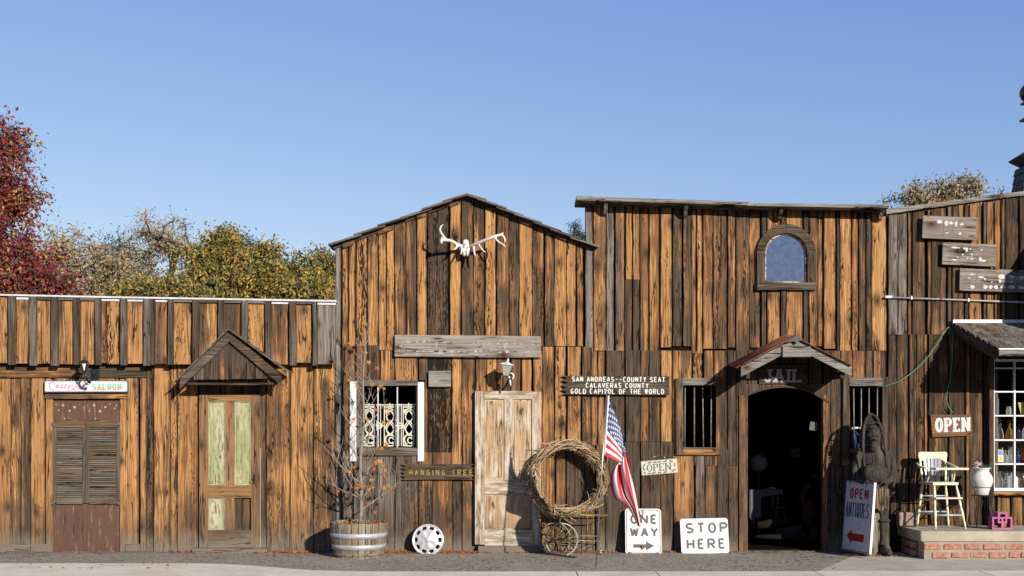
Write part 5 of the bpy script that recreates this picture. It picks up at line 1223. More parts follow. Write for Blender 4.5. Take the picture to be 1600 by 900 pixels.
beam(m, [(740, 385, .19), (740.5, 392, .25), (742, 398, .29), (743.5, 401, .31)], [.022, .018, .013, .004]); beam(m, [(747, 382, .24), (751, 387, .31), (756, 393, .36), (759.5, 394.5, .38)], [.021, .017, .013, .004])
remeshed(m, 'antler', M['bone'], t, .007, 2)
# ------------------------------------------------------------------ lanterns
M['lampglass'] = plain('milky_lantern_glass', (.40, .42, .37), .25, var=.04); M['bulb'] = plain('white_glass_bulb', (.85, .85, .87), .2, var=.02)
d = .38
t = thing('carriage_lantern', 'black carriage lantern with a white bulb, above the pink and green saloon sign', 'lantern', at(132, 600, .1)); c = at(131.5, 567, d)
m = MB(); u = (DIST - d) / FOC; S4 = Matrix.Translation(c) @ Matrix.Rotation(R(20), 4, 'Z')
m.lathe([(7.5 * u, 0), (7.6 * u, .6 * u), (3.4 * u, 4.2 * u), (1.4 * u, 4.8 * u), (1.4 * u, 6 * u), (2.8 * u, 7 * u), (2.6 * u, 8 * u), (.9 * u, 9.4 * u), (.4 * u, 11 * u), (0, 11.2 * u)], S4, n=6, smooth=False); m.build('cap', M['black'], t)
m = MB()
for k in range(6):
    a = R(60 * k); p0 = c + Vector((7 * u * math.cos(a + .35), 7 * u * math.sin(a + .35), 0)); p1 = c + Vector((2.8 * u * math.cos(a + .35), 2.8 * u * math.sin(a + .35), -15 * u)); m.tube([p0, p1], .005, 5)
m.lathe([(2.8 * u, -16 * u), (2.8 * u, -14.5 * u)], Matrix.Translation(c), n=6, smooth=False)
m.tube([c + Vector((0, 0, -15 * u)), c + Vector((.02, .02, -25 * u)), c + Vector((.035, .10, -30 * u))], [.016, .012, .02], 8)
m.tube([c + Vector((.02, .02, -24 * u)), c + Vector((.03, .16, -22 * u)), c + Vector((.03, .30, -16 * u))], .010, 8)
m.tube([c + Vector((.05 + .045 * math.cos(k * .6), .12, -.145 + .055 * math.sin(k * .6))) for k in range(9)], .006, 6)
m.box(c + Vector((.03, .31, -16 * u)), .10, .03, .16, bev=.008); m.build('bracket', M['black'], t)
m = MB(); m.lathe([(.006, -12 * u), (1.3 * u, -11.6 * u), (1.5 * u, -8 * u), (3.3 * u, -4.2 * u), (3.6 * u, -2.4 * u), (2.8 * u, -1 * u), (.0, -.3 * u)], Matrix.Translation(c), n=20); m.build('bulb', M['bulb'], t)
d = .30
t = thing('glass_lantern', 'pale frosted lantern with a white metal cap, above the chipped white door', 'lantern', at(792, 610, .1)); c = at(793, 569, d); u = (DIST - d) / FOC
m = MB(); T_ = Matrix.Translation(c) @ Matrix.Rotation(R(8), 4, 'Y') @ Matrix.Rotation(R(40), 4, 'Z')
m.lathe([(13.5 * u, -1.6 * u), (13.6 * u, 0), (4 * u, 2.6 * u), (2.2 * u, 4 * u), (1.2 * u, 9 * u), (0, 9.2 * u)], T_, n=4, smooth=False); m.build('cap', M['flash'], t)
m = MB(); m.lathe([(5.6 * u, -18 * u), (11.2 * u, -1.8 * u)], T_, n=4, smooth=False); m.build('shade', M['lampglass'], t)
m = MB(); c2 = c + Vector((.015, 0, -18.5 * u)); m.lathe([(2.2 * u, -6 * u), (3.6 * u, -4 * u), (3.6 * u, .5 * u)], Matrix.Translation(c2), n=12)
m.tube([c2 + Vector((.01, 0, -.05)), c2 + Vector((.04, .03, -.09)), c2 + Vector((.045, .13, -.07)), c2 + Vector((.03, .27, .0))], .011, 8); m.build('bracket', M['steel'], t)
m = MB(); m.tube([c2 + Vector((.028 + .035 * math.cos(k * .5 - 1.2), -.01, -.005 + .04 * math.sin(k * .5 - 1.2))) for k in range(7)], .010, 8); m.tube([c2 + Vector((.015, -.005, -.05)), c2 + Vector((.025, 0, -.125))], [.013, .010], 8); m.build('socket_arm', M['winwhite'], t)
# ------------------------------------------------------------------ conduit and hose
t = thing('conduit_pipe', 'thin white conduit pipe running level across the shop wall below the weathered boards', 'pipe', at(1500, 475, .06)); m = MB()
m.tube([at(1386, 464.5, .06), at(1600, 472.5, .06), at(1700, 476, .06)], .011, 8); m.build('pipe', plain('white_pipe_paint', (.62, .61, .58), .5, var=.15, wear=(.22, .08, .03), wth=.60), t)
for x, y in ((1388, 464), (1424, 465.5), (1513, 469)):
    m = MB(); c = at(x, y, .06); m.box(c, .02 if x > 1390 else .09, .035, .05 if x > 1390 else .032, bev=.006); m.build('clip', M['winwhite'], t)
M['hose'] = plain('green_cord_sheath', (.08, .30, .17), .5, var=.1)
t = thing('green_cord', 'thin green cord swagged from the barred window to the porch roof and down', 'cord', at(1430, 580, .1)); m = MB()
pts = [(1372, 604, .07), (1386, 603, .08), (1402, 597, .10), (1420, 586, .11), (1438, 571, .11), (1452, 555, .11), (1464, 538, .10), (1474, 521, .08), (1482, 511, .08), (1487, 514, .06), (1489, 530, .05), (1488, 560, .05), (1485, 590, .05), (1480, 612, .05), (1479, 626, .06), (1482, 636, .07), (1489, 645, .07)]
m.tube([at(*p) for p in pts], .0055, 6); m.build('cord', M['hose'], t)
# ------------------------------------------------------------------ half barrel and young tree
d = .55; bx, by = X(560.5, d), -d; u = (DIST - d) / FOC
t = thing('barrel_planter', 'half wine barrel planter with silver hoops, under the ironwork window', 'planter', (bx, by, 0))
H = Z(815, d); NS = 26
def br(z): tt = z / H; return (38 + 7.2 * tt + 1.5 * math.sin(math.pi * tt)) * u
m = MB()
for k in range(NS):
    a0, a1 = 2 * math.pi * k / NS + .010, 2 * math.pi * (k + 1) / NS - .010; ox, oy, tn, gy, al = rnd.uniform(0, 60), rnd.uniform(0, 60), rnd.uniform(.2, .6), rnd.uniform(.35, .75), rnd.random(); dz = rnd.uniform(-.006, .004); dr = rnd.uniform(-.003, .003)
    prev = None
    for i in range(7):
        z = .0 + (H + dz) * i / 6; r = br(z) + dr; ri = r - .028
        row = [m.vert((bx + rad * math.cos(a), by + rad * math.sin(a), z)) for rad, a in ((r, a0), (r, (a0 + a1) / 2), (r, a1), (ri, a1), (ri, a0))]
        if prev:
            for q0, q1, ua, ub in ((0, 1, 0, .05), (1, 2, .05, .1), (2, 3, .1, .13), (3, 4, .13, .2), (4, 0, .2, .23)):
                m.face((prev[q0], prev[q1], row[q1], row[q0]), uv=[(ox + ua, oy + z - .07), (ox + ub, oy + z - .07), (ox + ub, oy + z), (ox + ua, oy + z)], c=[(tn, gy, 0, al)] * 4)
        prev = row
    m.face(prev, c=[(tn, gy, 0, al)] * 5)
m.build('staves', M['barrel'], t)
for y0, y1 in ((831, 839), (848.5, 856.5), (862.5, 866)):
    m = MB(); za, zb = Z(y1, d), Z(y0, d); m.lathe([(br(za) + .004, za), (br(zb) + .004, zb), (br(zb) + .0005, zb + .001)], Matrix.Translation((bx, by, 0)), n=48); m.build('hoop', plain('painted_silver_hoop', (.55, .56, .58), .4, metal=.35, var=.15, wear=(.25, .42, .38), wth=.66) if y0 < 860 else M['barrel'], t)
m = MB(); m.lathe([(0, H - .05), (br(H) - .025, H - .05)], Matrix.Translation((bx, by, 0)), n=32, caps=False); m.build('soil', plain('potting_soil', (.06, .035, .02), .95, var=.4, bump=.01), t)
# tree in the barrel
t = thing('young_sweetgum', 'leafless young tree with a few orange star leaves, growing in the half barrel', 'tree', (bx, by, H - .05))
tr = random.Random(23)
m = MB(); mb2 = MB(); tips = []
trunk = [Vector((X(562 + (i / 14) * 9 + 1.5 * math.sin(i * 1.1), d), -d + .02 * math.sin(i * .9), H - .06 + (Z(505, d) - H + .06) * i / 14)) for i in range(15)]
m.tube(trunk, [.024 * (1 - i / 15.5) ** .8 + .002 for i in range(15)], 8)
def branch(p, dr, L, r, depth):
    pts = [p]; n = 7; dv = Vector(dr)
    for i in range(n):
        dv = (dv + Vector((tr.uniform(-.16, .16), tr.uniform(-.14, .14), tr.uniform(-.02, .20)))).normalized(); pts.append(pts[-1] + dv * L / n)
    mb2.tube(pts, [r * (1 - i / (n + .6)) + .0008 for i in range(n + 1)], 5)
    tips.append((pts[-1], depth)); tips.append((pts[4], depth))
    if depth < 2:
        for k in range(tr.randint(2, 4) if depth == 0 else tr.randint(1, 3)):
            j = tr.randint(2, 6); sd = Vector((tr.uniform(-1, 1), tr.uniform(-.7, .7), tr.uniform(.0, .8))).normalized(); branch(pts[j], (dv * .6 + sd * .8).normalized(), L * tr.uniform(.3, .55), r * .55, depth + 1)
for k in range(24):
    s_ = 1 + 13 * ((k + .5) / 24) ** 1.15; i = int(s_); fr_ = s_ - i; p = trunk[i].lerp(trunk[min(i + 1, 14)], fr_)
    side = (-1 if tr.random() < .62 else 1); zf = k / 24
    dv = Vector((side * tr.uniform(.35, .8), tr.uniform(-.6, .5), tr.uniform(.4, .95)))
    branch(p, dv.normalized(), (.62 * (1 - zf) ** .8 + .10) * tr.uniform(.6, 1.05), .0075 * (1 - zf * .6), 0)
# the long low shoot that reaches left past the building corner
branch(trunk[3], Vector((-.8, -.25, .45)).normalized(), .72, .009, 0); branch(trunk[2], Vector((-1, -.1, .1)).normalized(), .5, .007, 1)
m.build('trunk', plain('grey_bark', (.26, .235, .21), .8, var=.3, vscale=40), t); mb2.build('branches', plain('pale_twig_bark', (.34, .28, .235), .8, var=.2), t)
def starleaf(mb, c, r, nrm, up, mi):
    nrm = nrm.normalized(); u_ = up.cross(nrm); u_ = u_.normalized() if u_.length > .01 else nrm.orthogonal().normalized(); v_ = nrm.cross(u_)
    ci = mb.vert(c + nrm * r * .12); ring = []
    for k in range(10):
        a = math.pi * 2 * k / 10 + math.pi / 2; rad = r * (1.0 if k % 2 == 0 else .42) * (1 if k != 5 else .6); ring.append(mb.vert(c + u_ * math.cos(a) * rad + v_ * math.sin(a) * rad - nrm * (.15 * r if k % 2 == 0 else 0)))
    for k in range(10): mb.face((ci, ring[k], ring[(k + 1) % 10]), m=mi)
def leafmat(name, colr, var=.25, trans=.35):
    n = NT(name); a = n.noise(n.obj(), 30., 3.); c = n.mix(a, tuple(x * (1 - var) for x in colr), tuple(min(1, x * (1 + var)) for x in colr)); c = n.mix(1., c, (ALB, ALB, ALB), 'MULTIPLY'); n.out(c, .6, spec=.3)
    tl = n.new('ShaderNodeBsdfTranslucent'); n.t.links.new(c, tl.inputs[0]); mx = n.new('ShaderNodeMixShader'); mx.inputs[0].default_value = trans
    n.t.links.new(n.bsdf.outputs[0], mx.inputs[1]); n.t.links.new(tl.outputs[0], mx.inputs[2]); n.t.links.new(mx.outputs[0], n.n['Material Output'].inputs['Surface']); return n.mat
LO = [leafmat('orange_leaf', (.62, .24, .035)), leafmat('amber_leaf', (.66, .36, .05)), leafmat('rust_leaf', (.50, .15, .04))]
m = MB()
lv = [(567, 504), (576, 507), (583, 512), (546, 536), (572, 551), (563, 569), (576, 566), (589, 575), (578, 520), (545, 594), (600, 607), (594, 603), (582, 600), (552, 655), (558, 604), (588, 640), (607, 646), (604, 638), (600, 660), (596, 700), (604, 695), (592, 720), (597, 728), (588, 723), (585, 733), (563, 757), (558, 762), (568, 760), (580, 750), (577, 765), (582, 762), (600, 762), (604, 760), (614, 770), (616, 760), (546, 737), (528, 768), (562, 680), (574, 655), (596, 742), (600, 750), (602, 735), (574, 786), (585, 800), (608, 658), (553, 730), (542, 716)]
for (px, py) in lv:
    best = min((q_[0] for q_ in tips), key=lambda P_: (P_.x - X(px, d)) ** 2 + (P_.z - Z(py, d)) ** 2); dpt = -best.y
    c = at(px, py, dpt); starleaf(m, c, tr.uniform(.028, .046), Vector((tr.uniform(-.5, .7), -1, tr.uniform(-.3, .6))), Vector((tr.uniform(-.8, .8), 0, -1)), tr.choice([0, 0, 1, 1, 2]))
    if (best - c).length < .25: mb_ = None; m.tube([best, c], .0012, 3, m=1, cap=False)
m.build('leaves', LO, t)
# ------------------------------------------------------------------ hubcap
d = .22; c = at(668.5, 843.5, d); u = (DIST - d) / FOC; Rr_ = 25.0 * u
t = thing('hubcap', 'silver ten-hole hubcap leaning against the wall under the jagged brown sign', 'hubcap', (c.x, c.y, 0))
Tm = Matrix.Translation(c) @ Matrix.Rotation(R(-10), 4, 'X') @ Matrix.Rotation(R(90), 4, 'X')
m = MB(); NH = 10
def hz(r):  # dished profile
    q_ = r / Rr_
    return .016 * (1 - (q_ / .55) ** 2) + .012 if q_ < .55 else .012 - .02 * ((q_ - .55) / .35) if q_ < .9 else -.008 + .012 * (1 - abs(q_ - .95) / .05)
NA_ = 120; rad = [.0, .08, .13, .16, .25, .38, .5, .60, .66, .72, .78, .84, .88, .93, .97, 1.0]
idx = {}
for i, rr0 in enumerate(rad):
    for k in range(NA_):
        a = 2 * math.pi * k / NA_; r = rr0 * Rr_; z = hz(r) + (.006 * math.cos(a * 5 + 1) * math.sin(math.pi * (rr0 - .14) / .46) if .14 < rr0 < .6 else 0) + (.010 if rr0 < .14 else 0); idx[i, k] = m.vert(Tm @ Vector((r * math.cos(a), r * math.sin(a), z)))
for i in range(len(rad) - 1):
    rm = (rad[i] + rad[i + 1]) / 2
    for k in range(NA_):
        a = (k + .5) / NA_ * NH; fa = abs(a - round(a)); 
        if .62 < rm < .86 and (fa / .30) ** 2 + ((rm - .745) / .115) ** 2 < 1: continue
        m.face((idx[i, k], idx[i + 1, k], idx[i + 1, (k + 1) % NA_], idx[i, (k + 1) % NA_]), smooth=True)
o = m.build('face', plain('silver_plastic', (.66, .67, .69), .32, metal=.35, var=.06, dirt=(.3, .27, .22), damt=.3, dscale=20), t); sm_ = o.modifiers.new('s', 'SOLIDIFY'); sm_.thickness = .004; sm_.offset = -1
m = MB(); m.lathe([(0, -.03), (Rr_ * .96, -.03), (Rr_ * .97, -.005)], Tm, n=40, caps=False); m.build('backing', M['black'], t)
# ------------------------------------------------------------------ flower cart
d = .28
t = thing('wire_flower_cart', 'gold wire flower cart with two spoked wheels, standing under the vine wreath', 'cart', at(895, 866, d)); m = MB()
for dd_ in (.13, .38):
    m.tube([at(865, 805, dd_), at(950, 805, dd_)], .008, 6)
    for x in (868, 875, 918, 927): m.tube([at(x, 805, dd_), at(x, 845 if x < 900 else 858, dd_)], .005, 6)
    m.tube([at(864, 843, dd_), at(942, 846, dd_)], .006, 6); m.tube([at(880, 836, dd_), at(938, 838, dd_)], .005, 6)
for x, y in ((865, 805), (950, 805), (942, 846), (927, 846), (864, 843), (927, 838)): m.tube([at(x, y, .13), at(x, y, .38)], .005, 6)
m.build('frame', M['brass'], t)
for (cx_, cy_, dd_) in ((866.5, 842.5, .11), (877.5, 843.5, .43)):
    m = MB(); c = at(cx_, cy_, dd_); r = 25.5 * (DIST - dd_) / FOC; yw = Matrix.Translation(c) @ Matrix.Rotation(R(12), 4, 'Z')
    c = yw.translation
    m.tube([yw @ Vector((r * math.cos(2 * math.pi * k / 40), 0, r * math.sin(2 * math.pi * k / 40))) for k in range(41)], .0095, 6, cap=False); w_ = m.build('wheel', plain('grey_wheel_rim', (.30, .29, .26), .5, metal=.4, var=.3) if dd_ < .2 else plain('pale_wheel_rim', (.45, .43, .36), .5, metal=.3, var=.2), t)
    m = MB()
    for k in range(10):
        a = 2 * math.pi * k / 10 + .2; m.tube([c, yw @ Vector((r * math.cos(a), 0, r * math.sin(a)))], .0042, 5)
    m.build('spokes', M['brass'], w_); m = MB(); m.lathe([(.004, -.03), (.022, -.02), (.022, .02), (.004, .03)], yw @ Matrix.Rotation(R(90), 4, 'X'), n=12); m.build('hub', M['brass'], w_)
for dd_ in (.15, .36):
    m = MB(); c = at(938, 862, dd_); m.tube([c + Vector((0, 0, .02)), c + Vector((0, 0, .12))], .005, 6); m.lathe([(.0, -.008), (.022, -.008), (.022, .008), (0, .008)], Matrix.Translation((c.x, c.y, .024)) @ Matrix.Rotation(R(90), 4, 'X'), n=14); m.build('caster', M['brass'], t)
# ------------------------------------------------------------------ vine wreath
wr = random.Random(5); d = .25; c = at(887, 748, d); Rw = 54 * (DIST - d) / FOC
t = thing('vine_wreath', 'big round wreath of dry twisted grapevine, resting on the gold wire cart', 'wreath', (c.x, c.y, c.z - Rw)); m = MB()
for k in range(330):
    a0 = wr.uniform(0, 2 * math.pi); span = wr.uniform(.35, 1.9); n = 14; rr0 = wr.gauss(0, .021); yy0 = wr.gauss(0, .030); ph = wr.uniform(0, 6.28); tw = wr.uniform(2, 5); am = wr.uniform(.010, .040)
    pts = []
    for i in range(n + 1):
        a = a0 + span * i / n; r = Rw * (1 + .03 * math.sin(2 * a + 1)) + rr0 + am * math.sin(tw * a + ph); e = 0
        if i > n - 3 and wr.random() < .3: e = wr.uniform(.01, .05)
        if i == 0 and wr.random() < .3: e = wr.uniform(-.05, .04)
        pts.append(c + Vector((math.cos(a) * (r + e), yy0 + am * math.cos(tw * a + ph), math.sin(a) * (r + e) * 1.0)))
    r_ = wr.uniform(.0028, .0072); m.tube(pts, [r_ * (1 - .5 * abs(2 * i / n - 1)) for i in range(n + 1)], 5, m=wr.choice([0, 0, 1, 2]))
for k in range(330):   # loose shredded ends
    a = wr.uniform(0, 2 * math.pi); r = Rw + wr.uniform(-.05, .05); p = c + Vector((math.cos(a) * r, wr.uniform(-.05, .02), math.sin(a) * r)); pts = [p]
    dv = Vector((math.cos(a + wr.uniform(-1.6, 1.6)), wr.uniform(-.5, .2), math.sin(a + wr.uniform(-1.6, 1.6)))) * wr.choice([-1, 1])
    for i in range(4): dv = (dv + Vector((wr.uniform(-.3, .3), 0, wr.uniform(-.55, .1)))).normalized(); pts.append(pts[-1] + dv * wr.uniform(.012, .032))
    m.tube(pts, [.003, .0027, .0022, .0016, .0008], 4, m=wr.choice([0, 1, 2]))
for k in range(150):
    a = wr.uniform(0, 2 * math.pi); r = Rw + wr.uniform(-.06, .06); p = c + Vector((math.cos(a) * r, wr.uniform(-.08, .04), math.sin(a) * r)); th_ = a + math.pi / 2 + wr.gauss(0, .32); L_ = wr.uniform(.05, .16)
    q1 = p + Vector((math.cos(th_), wr.uniform(-.3, .3), math.sin(th_))) * L_; th_ += wr.uniform(.1, .5); q2 = q1 + Vector((math.cos(th_), wr.uniform(-.3, .3), math.sin(th_))) * L_ * .6; m.tube([p, q1, q2], [.0055, .0045, .002], 5, m=wr.choice([0, 1, 1, 2]))
m.build('vines', [plain('dry_vine', (.42, .27, .14), .8, var=.35, vscale=30), plain('pale_vine', (.66, .49, .31), .8, var=.3, vscale=30), plain('brown_vine', (.20, .115, .06), .85, var=.3, vscale=30)], t)
m = MB()
for k in range(14):  # fine curly tendrils at the left
    a = wr.uniform(2.7, 3.9); p = c + Vector((math.cos(a) * (Rw + .02), wr.uniform(-.04, .04), math.sin(a) * Rw)); pts = [p]; th = a + wr.uniform(-.8, .8); cu = wr.uniform(-.35, .35)
    for i in range(12): th += cu; pts.append(pts[-1] + Vector((math.cos(th), wr.uniform(-.2, .2), math.sin(th))) * .022)
    m.tube(pts, .0012, 4)
m.build('tendrils', plain('dark_tendril', (.10, .06, .045), .8), t)
# ------------------------------------------------------------------ flag
d0f = 1.85; foot = at(931, 889, d0f); foot.z = 0.006; top = at(948, 612, 1.80)
t = thing('flag_on_pole', 'American flag hanging limp from a thin steel pole stuck at the kerb', 'flag', foot); m = MB(); m.tube([foot, foot.lerp(top, .5), top], .0075, 10); 
ell(m, top + Vector((0, 0, .01)), (.012, .012, .014), n=10); m.build('pole', M['steel'], t)
dF = 1.80
Rc = [(951, 620), (960, 644), (969, 668), (977, 692), (982, 706), (986, 722), (990, 742), (995, 768), (999, 798), (1002, 824)]
Lc = [(942.5, 712), (953, 715), (965, 721), (975, 729), (963, 728), (956.5, 742), (958, 760), (965, 779), (981, 791), (997, 822)]
def cr_curve(C, s):
    s = s * (len(C) - 1); i = min(int(s), len(C) - 2); tt = s - i; p0, p1, p2, p3 = C[max(i - 1, 0)], C[i], C[i + 1], C[min(i + 2, len(C) - 1)]
    return tuple(.5 * (2 * p1[k] + (-p0[k] + p2[k]) * tt + (2 * p0[k] - 5 * p1[k] + 4 * p2[k] - p3[k]) * tt * tt + (-p0[k] + 3 * p1[k] - 3 * p2[k] + p3[k]) * tt ** 3) for k in (0, 1))
def flagp(s, tq):
    a = cr_curve(Rc, s); b = cr_curve(Lc, s)
    # folds: the cloth gathers towards the fly, so t is warped and the depth ripples
    w = min(1, max(0, (s - .26) * 3.2)); tt = tq + w * .115 * math.sin(tq * 12.57 + s * 2.2)
    x = a[0] + (b[0] - a[0]) * tt + w * 2.0 * math.sin(s * 9 + tq * 4) * (tq * (1 - tq) * 2); y = a[1] + (b[1] - a[1]) * tt
    dep = dF + (.10 * math.cos(tq * 12.57 + s * 2.2) + .02 * math.sin(tq * 27 + s * 7)) * w + .05 * s - (.09 if s > .42 else .09 * max(0, (s - .34) / .08)) + .02 * math.sin(s * 16) * (1 - w)
    if s < .02: x += 0
    return at(x, y, dep)
m = MB(); NSg, NTg = 70, 78; gi = {}
for i in range(NSg + 1):
    for j in range(NTg + 1): gi[i, j] = m.vert(flagp(i / NSg, j / NTg))
for i in range(NSg):
    for j in range(NTg):
        st = int(j / (NTg / 13)); can = st < 7 and i / NSg < .37; mi = 2 if can else (0 if st % 2 == 0 else 1)
        m.face((gi[i, j], gi[i, j + 1], gi[i + 1, j + 1], gi[i + 1, j]), m=mi, smooth=True)
for r_ in range(9):
    for c_ in range(6 if r_ % 2 == 0 else 5):
        s0 = .37 * (2 * c_ + (1 if r_ % 2 == 0 else 2)) / 12; t0 = (r_ + 1) / 10 * 7 / 13; sx, st_ = .37 / 12 * .62, 7 / 13 / 10 * .72
        for sd in (1, -1):
            vv = []
            for k in range(10):
                a = math.pi * k / 5 + math.pi / 2; q_ = (1 if k % 2 == 0 else .42); ss, tt = s0 + sx * q_ * math.cos(a), t0 + st_ * q_ * math.sin(a); p = flagp(max(0, ss), tt)
                du = flagp(ss + .01, tt) - p; dv = flagp(ss, tt + .01) - p; nr = du.cross(dv).normalized(); nr = nr if nr.y < 0 else -nr; vv.append(m.vert(p + nr * .0035 * sd))
            m.face(vv, m=1)
def cloth(name, c): 
    return leafmat(name, c, .06, .15)
m.build('flag', [cloth('red_flag_cloth', (.74, .045, .085)), cloth('white_flag_cloth', (.95, .94, .93)), cloth('navy_flag_cloth', (.045, .08, .27))], t)
m = MB(); pts = [at(950 + (943.5 - 950) * i / 10 + .8, 618 + (711 - 618) * i / 10, dF + .012) for i in range(11)]; m.tube(pts, [.012] * 11, 8); m.build('sleeve', cloth('white_sleeve_cloth', (.78, .77, .76)), t)
# ------------------------------------------------------------------ ground
n_ = NT('asphalt'); p_ = n_.obj()
sp = n_.vor(p_, 95., dim='3D'); cr_, cg_, _ = n_.sep(sp.outputs['Color'])
big = n_.noise(p_, 1.1, 4., .6); base = n_.mix(n_.step(big, .3, .7), (.26, .225, .18), (.38, .33, .265))
c_ = n_.mix(n_.step(cr_, .25, 1.), base, n_.mix(cg_, (.55, .49, .41), (.36, .33, .29)))
sp2 = n_.vor(p_, 38., dim='3D'); q0_, q1_, _ = n_.sep(sp2.outputs['Color']); c_ = n_.mix(n_.step(q0_, .78, .9, 0., .45), c_, (.50, .45, .38)); c_ = n_.mix(n_.step(q1_, .82, .92, 0., .45), c_, (.07, .062, .055))
c_ = n_.mix(n_.step(cg_, .80, .9, 0., .7), c_, (.04, .037, .034))
vcr = n_.vor(p_, .55, feature='DISTANCE_TO_EDGE', dim='2D'); ck = n_.step(n_.add(vcr.outputs['Distance'], n_.mul(n_.sub(n_.noise(p_, 6, 4), .5), .06)), .0, .012, .0, .0)
c_ = n_.mix(n_.mul(n_.step(n_.noise(p_, 3.2, 5., .65), .56, .68), .35), c_, (.33, .29, .235)); px_, py_, pz_ = n_.sep(p_); wn_ = n_.noise(p_, 5., 4.); wf_ = n_.step(n_.add(py_, n_.mul(wn_, .40)), 1.06, 1.28, 0., .7)   # grit and soil swept against the wall foot
c_ = n_.mix(wf_, c_, n_.mix(cg_, (.10, .075, .055), (.20, .16, .12)))
ckw = n_.noise(p_, .8, 5., .6); crk = n_.step(n_.math('ABSOLUTE', n_.sub(ckw, .5)), .0015, .005, .8, 0.); crk = n_.mul(crk, n_.step(n_.noise(p_, .35, 2.), .45, .55)); c_ = n_.mix(crk, c_, (.02, .018, .016))
c_ = n_.mix(n_.mul(n_.step(n_.noise(p_, 1.9, 3.), .62, .72), .22), c_, (.06, .055, .05))
c_ = n_.mix(1., c_, (.66, .66, .66), 'MULTIPLY')
M['asphalt'] = n_.out(c_, .9, bump=n_.add(n_.noise(p_, 130., 3.), n_.mul(n_.noise(p_, 8, 3), 1.5)), bdist=.005, spec=.2)
def concrete(name, a, b, fleck=.3, fs=70.):
    n = NT(name); p = n.obj(); c = n.mix(n.step(n.noise(p, 2.2, 6., .65), .3, .7), a, b)
    c = n.mix(n.mul(n.step(n.noise(p, fs, 3.), .5, .68), fleck), c, tuple(x * .55 for x in a)); c = n.mix(n.mul(n.step(n.noise(p, .9, 5., .7), .55, .7), .35), c, tuple(x * .6 for x in a))
    c = n.mix(1., c, (.80, .79, .76), 'MULTIPLY')
    return n.out(c, .88, bump=n.noise(p, fs * 1.4, 3.), bdist=.003, spec=.2)
M['kerb'] = concrete('kerb_concrete', (.60, .55, .45), (.74, .69, .58), .35)
M['walk'] = concrete('walk_concrete', (.40, .365, .31), (.52, .48, .40), .25, 110.)
M['porchcon'] = concrete('porch_concrete', (.30, .265, .21), (.46, .41, .33), .35)
m = MB(); m.quad((-420, -420, -.16), (420, -420, -.16), (420, 420, -.16), (-420, 420, -.16)); m.build('ground', plain('dry_earth', (.17, .13, .085), .95, var=.3, vscale=1.), kind='structure', recentre=False)
m = MB(); m.box((0, -8.6, -.145), 80, 11.9, .022); m.build('road', M['asphalt'], kind='structure')
m = MB(); m.box((0, -1.10, -.10), 60, 3.0, .20); m.build('sidewalk', M['asphalt'], kind='structure')
# concrete kerb band, in bays, its inner edge wandering as in the photo
def edge(px):
    pts = [(-400, 1.33), (280, 1.34), (360, 1.5), (480, 2.0), (560, 2.12), (900, 2.12), (1255, 2.1), (1320, 2.08), (2000, 2.0)]
    return lerpline(pts, px)
m = MB(); xs = [-1400, -800, -400, -150, 97, 555, 900, 1024, 1271, 1530, 1800, 2200, 2900]
for a, b in zip(xs, xs[1:]):
    n = 14
    for i in range(n):
        p0, p1 = a + (b - a) * i / n, a + (b - a) * (i + 1) / n
        e0, e1 = edge(p0), edge(p1)
        x0, x1 = (p0 - 800) * 12.9 / 1800 + (.005 if i == 0 else 0), (p1 - 800) * 12.9 / 1800 - (.006 if i == n - 1 else 0)
        j0 = .012 * mnoise.noise((x0 * 3, 0, 0)); j1 = .012 * mnoise.noise((x1 * 3, 0, 0))
        t = .006
        P0, P1, P2, P3 = (x0, -e0 + j0, t), (x1, -e1 + j1, t), (x1, -2.78, t), (x0, -2.78, t)
        m.quad(P3, P2, P1, P0); m.quad(P0, P1, (x1, -e1 + j1, .0), (x0, -e0 + j0, .0)); m.quad((x0, -2.78, -.14), (x1, -2.78, -.14), P2, P3)
    m.quad((x1, -2.78, -.14), (x1, -e1, -.01), (x1, -e1, t), (x1, -2.78, t))
m.build('kerb', M['kerb'], kind='structure')
m = MB()   # concrete walk at the right, with its slanting joint to the asphalt
q = [(X(1272, 1.95), -2.1), (X(1340, .25), -.27), (X(1405, .1), -.1), (10.5, -.1), (10.5, -2.02), (X(1272, 1.95) + .4, -2.09)]
i0 = [m.vert((a, b, .003)) for a, b in q]; m.face(i0[::-1]); 
m.build('walk_slab', M['walk'], kind='structure')
# unseen dark rise added behind the viewer, to block low sky and darken reflections
m = MB(); NA2 = 90; prev = None
for i in range(NA2 + 1):
    a = R(-172 + 164 * i / NA2); r = 62 + 4 * mnoise.noise((i * .3, 0, 0)); h = 11.5 + 2.2 * mnoise.noise((i * .21, 3, 0)) + 1.3 * mnoise.noise((i * .9, 7, 0))
    row = [m.vert((r * math.cos(a) * k, -8 + r * math.sin(a) * k, z)) for k, z in ((1, -.3), (1.02, h * .5), (1.05, h), (1.25, h * 1.02), (1.6, -.3))]
    if prev:
        for j in range(4): m.face((prev[j], row[j], row[j + 1], prev[j + 1]))
    prev = row
m.build('low_sky_blocker', plain('sky_blocker_dark', (.06, .065, .035), .95, var=.5, vscale=.6), kind='structure', recentre=False)
